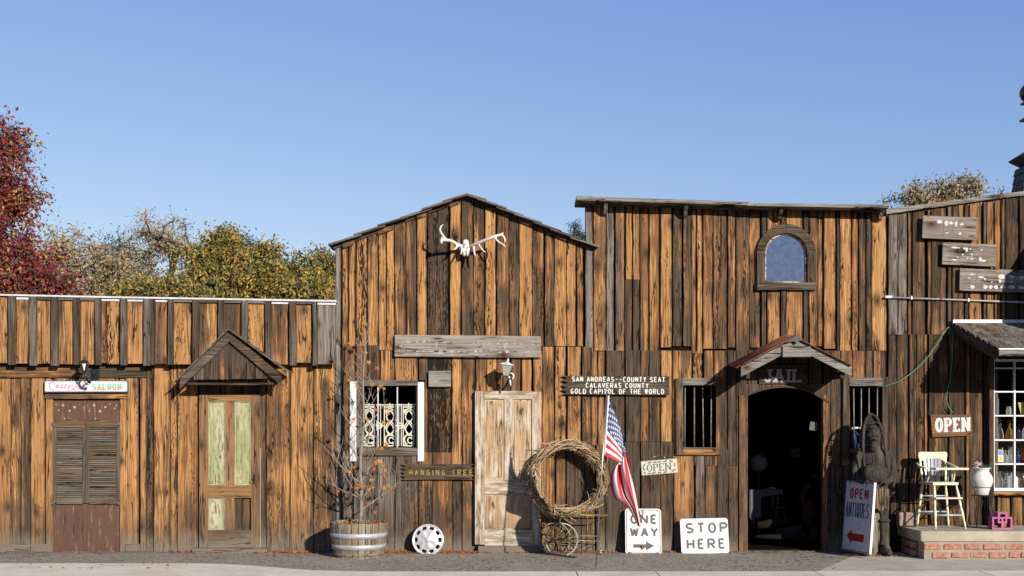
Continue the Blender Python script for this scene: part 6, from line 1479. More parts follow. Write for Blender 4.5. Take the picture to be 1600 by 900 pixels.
# ------------------------------------------------------------------ light
S = Vector((.642, -1.0, .44)).normalized()
sun = bpy.data.lights.new('sun', 'SUN'); sun.energy = 5.0; sun.angle = R(.53); sun.color = (1.0, .92, .80)
so = bpy.data.objects.new('sun', sun); col.objects.link(so); so.rotation_euler = S.to_track_quat('Z', 'Y').to_euler(); so.location = (6, -14, 9)
w = bpy.data.worlds.new('World'); sc.world = w; w.use_nodes = True; nt = w.node_tree
sky = nt.nodes.new('ShaderNodeTexSky'); sky.sky_type = 'NISHITA'; sky.sun_disc = False
sky.sun_elevation = math.asin(S.z); sky.sun_rotation = math.atan2(S.x, S.y); sky.altitude = 300; sky.air_density = 1.0; sky.dust_density = .35; sky.ozone_density = 2.4
def wm(op, a, b):
    nd = nt.nodes.new('ShaderNodeMath'); nd.operation = op
    for v, i in ((a, 0), (b, 1)):
        if hasattr(v, 'is_output'): nt.links.new(v, nd.inputs[i])
        else: nd.inputs[i].default_value = v
    return nd.outputs[0]
# clear autumn air: the sky model's horizon is a little too cyan, so its green and blue are graded
sp_ = nt.nodes.new('ShaderNodeSeparateColor'); nt.links.new(sky.outputs[0], sp_.inputs[0]); cb_ = nt.nodes.new('ShaderNodeCombineColor')
nt.links.new(sp_.outputs[0], cb_.inputs[0]); nt.links.new(wm('MULTIPLY', wm('POWER', sp_.outputs[1], .816), 1.176), cb_.inputs[1]); nt.links.new(wm('MULTIPLY', wm('POWER', sp_.outputs[2], .457), 2.54), cb_.inputs[2])
bg = nt.nodes['Background']; bg.inputs['Strength'].default_value = .088; nt.links.new(cb_.outputs[0], bg.inputs['Color'])
cam = bpy.data.cameras.new('camera'); co = bpy.data.objects.new('camera', cam); col.objects.link(co)
co.location = (0, -DIST, EYE); co.rotation_euler = (R(90), 0, 0); cam.sensor_width = 36; cam.lens = 36 * FOC / 1600; cam.shift_y = (670 - 450) / 1600; cam.clip_end = 2000
sc.camera = co
sc.view_settings.view_transform = 'Standard'; sc.view_settings.look = 'None'; sc.view_settings.exposure = 0.70; sc.view_settings.gamma = 1.0; sc.view_settings.use_curve_mapping = False
sc.cycles.use_denoising = False; sc.cycles.max_bounces = 8; sc.cycles.transparent_max_bounces = 16; sc.cycles.caustics_refractive = False; sc.cycles.caustics_reflective = False
try: sc.cycles.denoising_input_passes = 'RGB_ALBEDO_NORMAL'; sc.cycles.denoising_prefilter = 'ACCURATE'
except Exception: pass
# ------------------------------------------------------------------ porch
pz = .345
t = thing('porch_platform', 'raised concrete porch on two courses of red brick, at the right end', 'porch', (6.3, -.45, 0)); x0p, x1p = 5.0, 9.4; Yp = -.90
m = MB(); m.box(((x0p + x1p) / 2, Yp / 2 - .02, pz - .065), x1p - x0p, -Yp - .03, .13, bev=.012); m.box(((x0p + x1p) / 2 + .02, Yp / 2 + .03, .11), x1p - x0p - .06, -Yp - .18, .218)
m.build('slab', M['porchcon'], t)
n_ = NT('brick_red'); p_ = n_.obj(); w_ = n_.noise(p_, 2.6, 2.); n_.out(n_.mix(n_.step(n_.noise(p_, 25., 5., .7), .35, .7), n_.mix(n_.step(w_, .4, .6), (.225, .082, .058), (.27, .125, .085)), (.34, .20, .15)), .9, bump=n_.noise(p_, 90., 4.), bdist=.004, spec=.15); M['brick'] = n_.mat
M['mortar'] = concrete('mortar', (.26, .23, .19), (.36, .32, .26), .4, 120.) if 'concrete' in globals() else plain('mortar', (.40, .36, .29), .95, var=.25, vscale=30, bump=.004)
m = MB(); m.box(((x0p + x1p) / 2 + .03, Yp + .035, .108), x1p - x0p - .02, .09, .216); m.build('mortar_bed', M['mortar'], t)
m = MB()
for cse in range(2):
    x = x0p + .035 + (.10 if cse == 0 else 0.0); z = .03 + .085 + cse * .105 if False else (.055 + cse * .103)
    first = True
    while x < x1p - .2:
        w = .225 + rnd.uniform(-.02, .02)
        if rnd.random() < .1: w = .12
        Mb = rotm((x + w / 2, Yp + .022 + rnd.uniform(-.004, .004), z + rnd.uniform(-.003, .003)), ry=R(rnd.uniform(-1, 1)), rz=R(rnd.uniform(-1, 1)))
        m.box(Mb, w, .09, .072 + rnd.uniform(-.006, .004), bev=.010); x += w + .022
    for yy0 in (-.60, -.34): m.box((x0p + .035, yy0, z), .09, .20, .07, bev=.008)
m.build('bricks', M['brick'], t)
t = thing('pink_block', 'rough pale pinkish block standing on the porch corner, behind the high chair', 'block', at(1416, 824, .12)); m = MB()
m.box((X(1417, .14), -.15, pz + .092), .25, .14, .18, bev=.012); m.build('body', plain('pinkish_rough_block', (.34, .235, .205), .95, var=.3, bump=.006, bscale=30), t)
# ------------------------------------------------------------------ high chair
M['cream2'] = plain('glossy_cream_paint', (.80, .77, .52), .35, var=.03, dirt=(.5, .45, .3), damt=.2); M['pinkp'] = plain('pale_pink_paint', (.72, .54, .55), .4, var=.05); M['bluep'] = plain('pale_blue_paint', (.42, .52, .66), .4, var=.05); M['mauve'] = plain('mauve_paint', (.30, .20, .19), .5, var=.1)
t = thing('high_chair', 'cream painted wooden high chair with pink and blue spindles, on the porch', 'high chair', (5.43, -.42, pz))
A0, B0, C0, D0 = Vector((5.284, -.63, pz)), Vector((5.667, -.61, pz)), Vector((5.185, -.25, pz)), Vector((5.596, -.23, pz))
sz = Z(757, .45); A1, B1, C1, D1 = Vector((5.285, -.58, sz)), Vector((5.565, -.56, sz)), Vector((5.235, -.30, sz)), Vector((5.535, -.29, sz))
def turned(mb, a, b, r, n=10):
    pr = [.62, .7, .95, .7, 1, 1.1, 1.0, .72, 1.0, .85, 1.05, 1.1, .9, .7, .8]; k = len(pr) - 1
    mb.tube([a.lerp(b, i / k) for i in range(k + 1)], [r * p for p in pr], n)
for a, b in ((A0, A1), (B0, B1), (C0, C1), (D0, D1)): m = MB(); turned(m, a, b, .0175); m.build('leg', M['cream2'], t)
m = MB(); cs = (A1 + B1 + C1 + D1) / 4; pts = [(A1.x - .025, A1.y - .03), (B1.x + .02, B1.y - .03), (B1.x + .035, B1.y + .02), (D1.x + .03, D1.y + .03), (C1.x - .03, C1.y + .03), (A1.x - .04, A1.y + .03)]
b0 = [m.vert((x, y, sz)) for x, y in pts]; b1 = [m.vert((x, y, sz + .032)) for x, y in pts]; m.face(b0[::-1]); m.face(b1)
for i in range(6): m.face((b0[i], b0[(i + 1) % 6], b1[(i + 1) % 6], b1[i]))
m.build('seat', M['cream2'], t)
CT0 = at(1437, 716, .23); DT0 = at(1477.5, 716, .22)
for a, b in ((C1, CT0), (D1, DT0)): m = MB(); turned(m, a + Vector((0, 0, .03)), b, .016); m.build('back_post', M['cream2'], t)
m = MB(); L_, R_ = at(1434, 716, .23), at(1480, 716, .22); u = 14.77 / 1800
prof = [(0, 4), (.5, 8.6), (3, 10.2), (23, 9.6), (43, 10.2), (45.5, 8.6), (46, 4), (44, -3), (41, -5), (39, -3.2), (36, -1.5), (32, -.3), (14, -.3), (10, -1.5), (7, -3.2), (5, -5), (2, -3)]
m.prism([(a * u, b * u) for a, b in prof][::-1], Matrix.Translation((L_.x, -.25, L_.z)) @ Matrix.Rotation(R(2), 4, 'Z'), .024); m.build('crest_rail', M['cream2'], t)
cols = [M['mauve'], M['pinkp'], M['bluep'], M['pinkp'], M['bluep'], M['pinkp'], M['mauve']]
for k in range(5):
    m = MB(); tt = (k + 1) / 6; a = C1.lerp(D1, tt * .8 + .06) + Vector((0, .01, .03)); b = at(1444.5 + 6 * k, 717, .235); ml = a.lerp(b, .45)
    d_ = (b - a); m.bar(a, ml, .014, .020); m.build('spindle', M['mauve'] if k % 2 else M['bluep'], t)
    m = MB(); m.bar(ml, b + Vector((0, 0, .01)), .016, .034); m.build('spindle', [M['pinkp'], M['bluep'], M['pinkp'], M['bluep'], M['pinkp']][k], t, label='flat pale painted spindle')
# arms, tray
for (p0, p1, p2, s0, s1) in (((1431.5, 723.5, .24), (1437, 729.5, .42), (1448, 731, .60), (1447, 757, .45), (1455, 732, .58)), ((1479, 722.5, .22), (1488, 727.5, .40), (1497, 731.5, .56), (1489, 757, .45), (1493, 731, .50))):
    m = MB(); m.tube([at(*p0), at(*p0).lerp(at(*p1), .5), at(*p1), at(*p2)], [.014, .017, .016, .014], 8); m.build('arm', M['cream2'], t)
    m = MB(); turned(m, at(*s0), at(*s1), .011, 8); m.build('arm_spindle', M['cream2'], t)
for xx, mt in ((1481, 'bluep'), (1487, 'pinkp')):
    m = MB(); m.tube([at(xx, 756, .42), at(xx + 1, 731, .42)], .008, 8); m.build('arm_spindle', M[mt], t)
m = MB(); tl, tr_ = at(1459, 732.5, .66), at(1511, 732.5, .66); m.box(((tl.x + tr_.x) / 2, -.62, tl.z), tr_.x - tl.x, .22, .026, bev=.008); m.build('tray', M['cream2'], t)
def lg(a0, a1, z): tt = (z - pz) / (sz - pz); return a0.lerp(a1, tt)
z1, z2, z3 = Z(777.5, .5), Z(804, .5), Z(797, .5)
for (a, b, z, r, mt) in (((A0, A1), (B0, B1), z1, 0, 'pinkp'), ((C0, C1), (D0, D1), z1 + .01, .009, 'bluep'), ((C0, C1), (A0, A1), z1 - .03, .010, 'pinkp'), ((D0, D1), (B0, B1), z1 - .01, .009, 'mauve'),
                         ((A0, A1), (B0, B1), z2, .010, 'bluep'), ((C0, C1), (D0, D1), z2 + .02, .009, 'bluep'), ((C0, C1), (A0, A1), z2 + .01, .009, 'bluep'), ((D0, D1), (B0, B1), z3 + .04, .008, 'mauve')):
    m = MB(); p, q_ = lg(*a, z), lg(*b, z)
    if r == 0: m.bar(p + Vector((0, -.02, 0)), q_ + Vector((.03, -.02, 0)), .020, .055)
    else: m.tube([p, p.lerp(q_, .5), q_], [r * .8, r * 1.15, r * .8], 8)
    m.build('foot_rest' if r == 0 else 'rung', M[mt], t)
# ------------------------------------------------------------------ vase on a plant stand
d = .42; vx = X(1533.5, d); u = (DIST - d) / FOC; vz = Z(773, d)
M['glaze'] = plain('glazed_white_ceramic', (.78, .79, .76), .18, var=.04, spec=.6, dirt=(.35, .42, .38), damt=.35, dscale=8, wear=(.15, .15, .14), wth=.70)
t = thing('white_vase', 'round-bellied white glazed vase on a black iron plant stand, by the shop window', 'vase', (vx, -d, vz)); m = MB()
m.lathe([(r * u, z * u) for r, z in ((0, 0), (10, 0), (10.6, .6), (12, 8), (13.5, 11.5), (16, 17), (17.2, 22), (16.8, 26.5), (14.6, 31), (12, 34.5), (11, 37), (11.6, 39), (14, 41.3), (14.4, 42), (13.6, 42.3), (10.4, 39), (10, 36), (0, 34))], Matrix.Translation((vx, -d, vz)), n=40); m.build('body', M['glaze'], t)
t = thing('potted_flowers', 'pale pink flower cluster with grey-green leaves in the mouth of the white vase', 'flowers', (vx, -d, vz + 38 * u)); m = MB(); fr_ = random.Random(3); c0 = Vector((vx, -d, vz + 42 * u))
for k in range(46):
    c = c0 + Vector((-.060 + fr_.gauss(0, .022), fr_.gauss(-.03, .02), .045 + fr_.gauss(0, .018))); starleaf(m, c, .017, Vector((fr_.uniform(-1, 1), -1, fr_.uniform(-.5, 1))), Vector((0, 0, 1)), fr_.choice([0, 0, 1]))
m.build('blossom', [leafmat('pale_pink_petal', (.72, .58, .60), .05, .2), leafmat('mauve_petal', (.42, .25, .30), .1, .2)], t); m = MB()
for k in range(34):
    c = c0 + Vector((fr_.uniform(-.10, .13), fr_.uniform(-.08, .06), fr_.uniform(-.035, .05))); r = fr_.uniform(.018, .032); dv = Vector((fr_.uniform(-1, 1), fr_.uniform(-1, .2), fr_.uniform(-.6, .8))).normalized(); sd = dv.cross(Vector((0, 1, .2))).normalized()
    m.face([m.vert(p) for p in (c - dv * r, c + sd * r * .45, c + dv * r, c - sd * r * .45)])
for k in range(5): m.tube([c0 + Vector((0, 0, -.06)), c0 + Vector((.04 * (k - 2), -.02, .02)), c0 + Vector((.055 * (k - 2), -.03, .05))], .0025, 5)
m.build('foliage', leafmat('grey_green_leaf', (.07, .12, .075), .2, .2), t); m = MB(); m.tube([c0 + Vector((.09, -.04, .02)), c0 + Vector((.14, -.06, .05)), c0 + Vector((.20, -.08, .062))], .002, 5); m.build('tendril', plain('yellow_tendril', (.45, .30, .04), .6), t)
t = thing('plant_stand', 'thin black iron plant stand carrying the white vase', 'plant stand', (vx, -d, pz)); m = MB()
def ringt(mb, c, r, th, n=28): mb.tube([c + Vector((r * math.cos(2 * math.pi * k / n), r * math.sin(2 * math.pi * k / n), 0)) for k in range(n + 1)], th, 6, cap=False)
ringt(m, Vector((vx, -d, Z(761, d))), 13.9 * u, .004); ringt(m, Vector((vx, -d, vz - .006)), 14.5 * u, .005); m.build('ring', M['black'], t)
m = MB(); m.tube([(vx - 14.5 * u, -d, vz - .006), (vx + 14.5 * u, -d, vz - .006)], .004, 6); m.tube([(vx, -d - 14.5 * u, vz - .006), (vx, -d + 14.5 * u, vz - .006)], .004, 6); m.tube([(vx - 14 * u, -d, vz), (vx + 20 * u, -d, vz)], .004, 6); m.build('shelf', M['black'], t)
for (a, b) in (((-14, 4), (-19, 8)), ((-6, 14), (-1, 16)), ((6, -14), (8, -17)), ((18, 2), (20, 4)), ((14, 10), (14, 12))):
    m = MB(); m.tube([(vx + a[0] * u, -d - a[1] * u * -1, vz), (vx + b[0] * u, -d + b[1] * u, pz)], .0055, 6); m.build('leg', M['black'], t)
m = MB(); c = at(1526, 782, .36)
for s_ in (-1, 1): m.tube([c + Vector((s_ * (.03 + .05 * math.sin(k * .35)), 0, .06 - k * .02)) for k in range(10)], .003, 5)
m.build('scrollwork', M['black'], t)
# ------------------------------------------------------------------ pink breeze block
d = .66; o = Vector((X(1550.5, d), -d, pz + .001)); u = (DIST - d) / FOC
t = thing('pink_breeze_block', 'raspberry pink openwork block of three joined squares, on the porch under the window', 'block', (o.x + .13, -d, pz)); m = MB(); S_ = .15; th = .022; dep = .12
def frame_sq(x, z, w, h, y=0):
    m.box((o.x + x + w / 2, -d + dep / 2 + y, o.z + z + th / 2), w, dep, th); m.box((o.x + x + w / 2, -d + dep / 2 + y, o.z + z + h - th / 2), w, dep, th)
    m.box((o.x + x + th / 2, -d + dep / 2 + y, o.z + z + h / 2), th, dep - .002, h - 2 * th); m.box((o.x + x + w - th / 2, -d + dep / 2 + y, o.z + z + h / 2), th, dep - .002, h - 2 * th)
frame_sq(0, 0, 17 * u, 19.5 * u); frame_sq(14.5 * u + .004, 0, 17 * u - .004, 19.5 * u, .003); frame_sq(8.5 * u, 10 * u, 14.5 * u, 17 * u, -.004)
m.build('body', plain('raspberry_paint', (.42, .10, .24), .6, var=.12, bump=.001, bscale=80), t)
# ------------------------------------------------------------------ bottles in the display window
def glassmat(name, c, a=.45):
    n = NT(name); gs = n.bsdf; n.link(c, gs.inputs['Base Color']) if False else None
    gs.inputs['Base Color'].default_value = (*c, 1); gs.inputs['Roughness'].default_value = .06; gs.inputs['Specular IOR Level'].default_value = .8
    tr = n.new('ShaderNodeBsdfTransparent'); tr.inputs[0].default_value = (*[min(1, x * 1.6 + .25) for x in c], 1); fr = n.new('ShaderNodeLayerWeight'); fr.inputs[0].default_value = .35
    mx = n.new('ShaderNodeMixShader'); n.t.links.new(n.math('ADD', fr.outputs['Facing'], a - .3, clamp=True), mx.inputs[0]); n.t.links.new(tr.outputs[0], mx.inputs[1]); n.t.links.new(gs.outputs[0], mx.inputs[2]); n.t.links.new(mx.outputs[0], n.n['Material Output'].inputs['Surface']); return n.mat
GM = dict(clear=glassmat('clear_bottle_glass', (.62, .66, .66)), amber=glassmat('amber_bottle_glass', (.38, .24, .05)), cobalt=glassmat('cobalt_bottle_glass', (.03, .06, .28), .6), purple=glassmat('purple_bottle_glass', (.25, .12, .30)), pale=glassmat('frosted_bottle_glass', (.60, .70, .74), .75), brown=glassmat('rusty_brown_glass', (.30, .14, .06), .7))
def bottle(px, row, h, r, kind, g, label, y=.12):
    """standing on shelf row at px; h,r in metres"""
    x = X(px, -y); z = shz[row]; P = {'decanter': [(0, 0), (r, 0), (r, .05 * h), (r * 1.02, .22 * h), (r * .8, .42 * h), (r * .35, .58 * h), (r * .26, .70 * h), (r * .45, .74 * h), (r * .28, .78 * h), (r * .55, .88 * h), (r * .3, .98 * h), (0, h)],
         'jar': [(0, 0), (r, 0), (r, .75 * h), (r * .75, .84 * h), (r * .72, .9 * h), (r * .85, .92 * h), (r * .85, h), (0, h)],
         'square': [(0, 0), (r, 0), (r, .68 * h), (r * .9, .74 * h), (r * .35, .80 * h), (r * .33, .95 * h), (r * .45, h), (0, h)],
         'flask': [(0, 0), (r, 0), (r, .5 * h), (r * .7, .65 * h), (r * .3, .74 * h), (r * .28, .95 * h), (r * .4, h), (0, h)]}[kind]
    m = MB(); m.lathe(P, Matrix.Translation((x, y, z + .001)), n=4 if kind == 'square' else 20, smooth=kind != 'square'); m.build('glass_bottle', GM[g], label=label, category='bottle', group='glass bottles in the shop window')
bottle(1562, 1, .27, .048, 'decanter', 'clear', 'clear cut glass decanter with a stopper, on the second shelf by the window edge')
bottle(1577, 1, .26, .050, 'decanter', 'amber', 'amber glass decanter on the second shelf, left of the vertical bar')
bottle(1592, 1, .20, .030, 'flask', 'purple', 'small purple glass flask on the second shelf, just right of the bar'); bottle(1602, 1, .22, .040, 'flask', 'clear', 'clear flask on the second shelf at the picture edge')
bottle(1576, 0, .12, .032, 'jar', 'clear', 'clear glass jar on the top shelf beside the bar')
bottle(1563, 2, .20, .038, 'jar', 'clear', 'clear ribbed jar on the third shelf behind the stickers'); bottle(1571, 2, .17, .026, 'flask', 'clear', 'slim clear bottle on the third shelf, between two jars'); bottle(1580, 2, .22, .040, 'jar', 'clear', 'tall clear jar on the third shelf left of the bar')
bottle(1590.5, 2, .25, .032, 'decanter', 'cobalt', 'dark cobalt blue bottle on the third shelf right of the bar'); bottle(1600, 2, .20, .045, 'jar', 'brown', 'rusty brown lidded jar on the third shelf at the picture edge')
bottle(1562, 3, .24, .042, 'flask', 'clear', 'clear round flask on the window floor at the left edge'); bottle(1573, 3, .21, .034, 'jar', 'clear', 'clear straight jar on the window floor, beside the pale square bottle'); bottle(1582, 3, .23, .070, 'square', 'pale', 'broad pale blue square bottle on the window floor', y=.06); bottle(1598, 3, .20, .040, 'flask', 'brown', 'brown corked bottle on the window floor at the picture edge')
for (px0, py0, px1_, py1, c, lab) in ((1558.5, 703, 1567, 709.5, (.12, .22, .50), 'blue window sticker'), (1558.5, 709.8, 1567, 712.5, (.75, .60, .10), 'yellow strip'), (1559, 713.5, 1567, 722, (.72, .70, .60), 'pale sticker')):
    pass
m = MB(); a, b = at(1559, 703, .078), at(1567.5, 722, .078); m.box(((a.x + b.x) / 2, -.0795, (a.z + b.z) / 2), b.x - a.x, .001, a.z - b.z); st_ = m.build('window_sticker', plain('cream_sticker', (.70, .66, .55), .5), label='small blue and yellow sticker on the glass in front of the jars', category='sticker')
m = MB(); a, b = at(1559.8, 704, .079), at(1566.8, 710.5, .079); m.box(((a.x + b.x) / 2, -.0805, (a.z + b.z) / 2), b.x - a.x, .001, a.z - b.z); m.build('blue_patch', plain('blue_sticker_ink', (.10, .24, .55), .5), st_); m = MB(); a, b = at(1561.5, 713.5, .079), at(1566, 719.5, .079); m.box(((a.x + b.x) / 2, -.0805, (a.z + b.z) / 2), b.x - a.x, .001, a.z - b.z); m.build('yellow_patch', plain('yellow_sticker_ink', (.75, .45, .04), .5), st_)
m = MB(); a, b = at(1555.5, 618, -.08), at(1560.5, 647, -.08); m.box(((a.x + b.x) / 2, .09, (a.z + b.z) / 2), b.x - a.x, .03, a.z - b.z); m.build('blue_box', plain('blue_card', (.06, .18, .38), .6), label='narrow bright blue box on the top shelf at the window edge', category='box')
m = MB(); m.prism([(0, 0), (.09, 0), (.09, .16), (-.04, .16)], Matrix.Translation((X(1597, -.05), .08, Z(648, -.05))), .01); m.build('yellow_card', plain('yellow_card', (.62, .56, .10), .6), label='slanted yellow card on the top shelf at the picture edge', category='card')
# ------------------------------------------------------------------ carved wooden figure
n_ = NT('carved_grey_wood'); p_ = n_.obj(); x_, y_, z_ = n_.sep(p_); gr = n_.noise(n_.comb(n_.mul(x_, 55), n_.mul(y_, 55), n_.mul(z_, 4)), 1., 4., .6); lo = n_.noise(n_.comb(n_.mul(x_, 9), n_.mul(y_, 9), n_.mul(z_, 2.5)), 1., 3.)
c_ = n_.mix(n_.step(gr, .3, .7), (.010, .009, .008), (.05, .045, .039)); c_ = n_.mix(n_.mul(n_.step(lo, .48, .74), .6), c_, (.10, .082, .062)); c_ = n_.mix(n_.step(n_.math('ABSOLUTE', n_.sub(n_.noise(n_.comb(n_.mul(x_, 18), n_.mul(y_, 18), n_.mul(z_, 1.1)), 1., 2.), .5)), .004, .014, .9, 0.), c_, (.006, .005, .005))
M['carved'] = n_.out(c_, .85, bump=gr, bdist=.006, spec=.2)
t = thing('carved_figure', 'dark carved wooden statue of a hooded man holding a bundle, beside the jail window', 'statue', (X(1366, .42), -.42, 0))
def e(mb, px, py, d_, rx, ry, rz, rot=None, n=18): ell(mb, at(px, py, d_), (rx, ry, rz), rot, n)
m = MB()
e(m, 1362, 690, .40, .150, .13, .34); e(m, 1362, 676, .38, .125, .12, .235); e(m, 1363.5, 683, .47, .098, .115, .165)      # hood, skull and face
for sgn, P_ in ((-1, [(1361, 646.5, .42), (1353, 655, .50), (1349, 672, .55), (1348.5, 700, .57), (1350, 728, .56)]), (1, [(1361, 646.5, .42), (1370, 653, .50), (1378, 670, .54), (1383.5, 700, .55), (1386.5, 730, .54)])):
    m.tube([at(*p) for p in P_], [.020, .020, .019, .018, .014], 8)
m.tube([at(1354, 668, .575), at(1359, 666, .60), at(1363.5, 667.5, .605)], [.008, .010, .008], 8); m.tube([at(1364.5, 667.5, .605), at(1369, 666.5, .60), at(1374, 669, .575)], [.008, .010, .008], 8)
m.tube([at(1352.5, 661, .53), at(1363, 658.5, .575), at(1374, 661.5, .53)], .010, 8)       # brow band
m.tube([at(1364, 668, .59), at(1364.3, 675, .615), at(1364.5, 681, .632)], [.008, .012, .017], 8); e(m, 1361.8, 681.5, .615, .010, .012, .009); e(m, 1367, 681.5, .615, .010, .012, .009)
e(m, 1358, 672, .578, .015, .010, .008); e(m, 1370, 672.3, .576, .015, .010, .008); e(m, 1356.5, 680, .56, .022, .02, .026); e(m, 1371.5, 680, .56, .022, .02, .026)
m.tube([at(1357, 689, .575), at(1361, 686, .60), at(1364.5, 685.4, .608), at(1368, 686, .60), at(1372, 689, .575)], [.006, .011, .010, .011, .006], 8); m.tube([at(1360.5, 690, .595), at(1364.5, 690.6, .602), at(1368.5, 690, .595)], [.005, .009, .005], 8)
e(m, 1364.5, 696.5, .575, .045, .035, .040); e(m, 1364, 700, .53, .065, .06, .05)
for i, (y, rx, ry, dx) in enumerate(((703, .15, .11, 0), (712, .225, .14, 0), (725, .235, .16, 0), (745, .225, .165, 0), (765, .19, .15, 2))): pass
m.lathe([(0, Z(776, .42)), (.85, Z(774, .42)), (.95, Z(755, .42)), (1.0, Z(730, .42)), (.98, Z(714, .42)), (.80, Z(703, .42)), (.40, Z(697, .42)), (0, Z(696, .42))], Matrix.Translation((X(1366, .42), -.42, 0)) @ Matrix.Diagonal((.185, .14, 1, 1)), n=24)
for P_, r in (([(1345, 706, .42), (1338, 722, .42), (1335.5, 740, .45), (1343, 749, .53), (1353, 755, .60)], [.050, .056, .050, .044, .036]), ([(1385, 704, .42), (1392, 718, .42), (1396, 738, .44), (1390, 750, .53), (1380, 755, .60)], [.050, .060, .055, .046, .036])):
    m.tube([at(*p) for p in P_], r, 12)
m.tube([at(1397, 735, .38), at(1397.5, 752, .38), at(1395, 762, .40)], [.05, .035, .012], 8)
e(m, 1366, 741, .60, .165, .11, .125); e(m, 1366, 733, .56, .12, .09, .08)
for k in range(4): m.tube([at(1352 + k * 1.5, 752 + k * 1.6, .64 + .004 * k), at(1356 + k * 1.2, 754.5 + k * 1.3, .70)], [.011, .008], 6); m.tube([at(1381 - k * 1.5, 752 + k * 1.6, .64 + .004 * k), at(1377 - k * 1.2, 754.5 + k * 1.3, .70)], [.011, .008], 6)
# lower body: core, boots
m.lathe([(0, Z(802, .4)), (.9, Z(800, .4)), (1, Z(770, .4)), (.8, Z(760, .4)), (0, Z(758, .4))], Matrix.Translation((X(1367, .4), -.38, 0)) @ Matrix.Diagonal((.16, .12, 1, 1)), n=20)
for px, s_ in ((1381, 1), (1348, -1)):
    m.tube([at(px - 2 * s_, 790, .42), at(px - 1, 808, .43), at(px, 822, .44), at(px + 1, 840, .44), at(px + 1, 852, .45)], [.080, .066, .070, .060, .064], 12)
    m.tube([at(px, 812, .45), at(px, 815, .45)], [.078, .078], 12)
    f_ = at(px + 1, 856, .46); f_.z = .045; ell(m, (f_.x + .01 * s_, f_.y - .05, .045), (.068, .13, .050)); ell(m, (f_.x + .02 * s_, f_.y - .0, .075), (.062, .08, .075))
def carve(co, no):
    k = mnoise.noise((co.x * 26, co.y * 26, co.z * 7)) * .004 + mnoise.noise((co.x * 60, co.y * 60, co.z * 14)) * .0015
    if co.z > 1.38 and co.y < -.52: k *= .25
    return Vector(no) * k
remeshed(m, 'figure', M['carved'], t, .0095, 2, .5, disp=carve)
m = MB(); pts = [(1352.5, 766), (1389, 765), (1389.5, 795), (1378, 793), (1370, 797), (1354, 797)]
for i in range(9):
    x0s, x1s = 1352 + i * 4.2, 1352 + (i + 1) * 4.2 - .3; dd_ = .56 - .05 * ((i - 4) / 4) ** 2; c0_, c1_ = at(x0s, 764, dd_), at(x1s, 796 + rnd.uniform(-1.5, 2), dd_)
    m.plank(c0_.x, c1_.x, c1_.z, c0_.z, -dd_, th=.10, tl=.5, tr=.6, grey=.3 + .3 * rnd.random(), ox=i * 3.3, oy=2, bx=c0_.x, alpha=.9)
m.build('skirt', wood_material('pale_carved_wood', warmA=(.30, .19, .10), warmB=(.58, .44, .28), darkA=(.07, .05, .035), darkB=(.26, .19, .13), greyA=(.16, .135, .11), greyB=(.42, .37, .30)), t)
m = MB(); c0_, c1_ = at(1354, 798, .46), at(1374, 858, .46); m.plank(c0_.x, c1_.x, .0, c0_.z, -.46, th=.14, tl=.3, tr=.4, grey=.55, ox=3, oy=9, bx=c0_.x, rag=.02); m.build('post_core', bpy.data.materials['pale_carved_wood'], t)
m = MB()
for y in (702, 706, 710, 714, 718, 722, 726): ell(m, at(1369.5, y, .42 + .150), (.007, .008, .007), n=8)
m.build('button_row', M['black'], t, kind='stuff')
# blue and white mug-like ornament behind the bars
t = thing('blue_ornament', 'blue and white ornament behind the window bars, left of the carved head', 'ornament', at(1335, 700, -.12)); m = MB(); c = at(1336, 690, -.12)
m.lathe([(0, -.13), (.05, -.12), (.06, .0), (.05, .09), (.02, .14), (0, .15)], Matrix.Translation(c), n=20); m.build('body', plain('blue_glaze', (.02, .045, .12), .3), t); m = MB(); m.tube([c + Vector((.085 * math.cos(k * .35), -.085 * math.sin(k * .35) * .5 - .03, .15 + .03 * math.sin(k * .35))) for k in range(10)], .014, 8); m.box(c + Vector((.06, -.09, .05)), .05, .02, .11, bev=.008); m.build('trim', M['white'], t)
# ------------------------------------------------------------------ things in the dark jail room, its shade painted into their lowered colours
def dim(name, label, cat, c, mt, fn):
    t = thing(name, label, cat, c); m = MB(); fn(m, Vector(c)); m.build('body', mt, t); return t
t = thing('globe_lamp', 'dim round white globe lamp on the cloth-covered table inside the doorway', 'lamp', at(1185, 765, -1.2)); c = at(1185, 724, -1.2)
m = MB(); ell(m, c, (.125, .125, .125), n=24); m.build('globe', plain('shaded_opal_glass', (.16, .17, .17), .4, var=.05), t); m = MB(); m.lathe([(.08, Z(763, -1.2)), (.03, Z(758, -1.2)), (.022, Z(742, -1.2)), (.05, Z(738, -1.2))], Matrix.Translation((c.x, c.y, 0)), n=16); m.build('base', plain('dark_red_lamp_base', (.04, .008, .012), .5), t)
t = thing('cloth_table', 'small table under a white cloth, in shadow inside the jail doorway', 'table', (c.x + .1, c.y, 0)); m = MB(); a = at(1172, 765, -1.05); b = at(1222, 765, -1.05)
m.box(((a.x + b.x) / 2, 1.3, a.z - .01), b.x - a.x, .5, .02); m.box((a.x + .07, 1.04, a.z - .2), .16, .012, .38); m.prism([(0, 0), (b.x - a.x, 0), (b.x - a.x, -.06), (.16, -.10), (.05, -.42), (0, -.42)], Matrix.Translation((a.x, 1.028, a.z)), .006); m.build('cloth', plain('shaded_white_cloth', (.14, .14, .155), .9, var=.1), t)
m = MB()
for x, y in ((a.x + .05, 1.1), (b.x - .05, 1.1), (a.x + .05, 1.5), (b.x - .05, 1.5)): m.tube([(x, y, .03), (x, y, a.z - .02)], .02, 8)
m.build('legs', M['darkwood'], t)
def f_notice(m, c): m.box(c, .10, .006, .12)
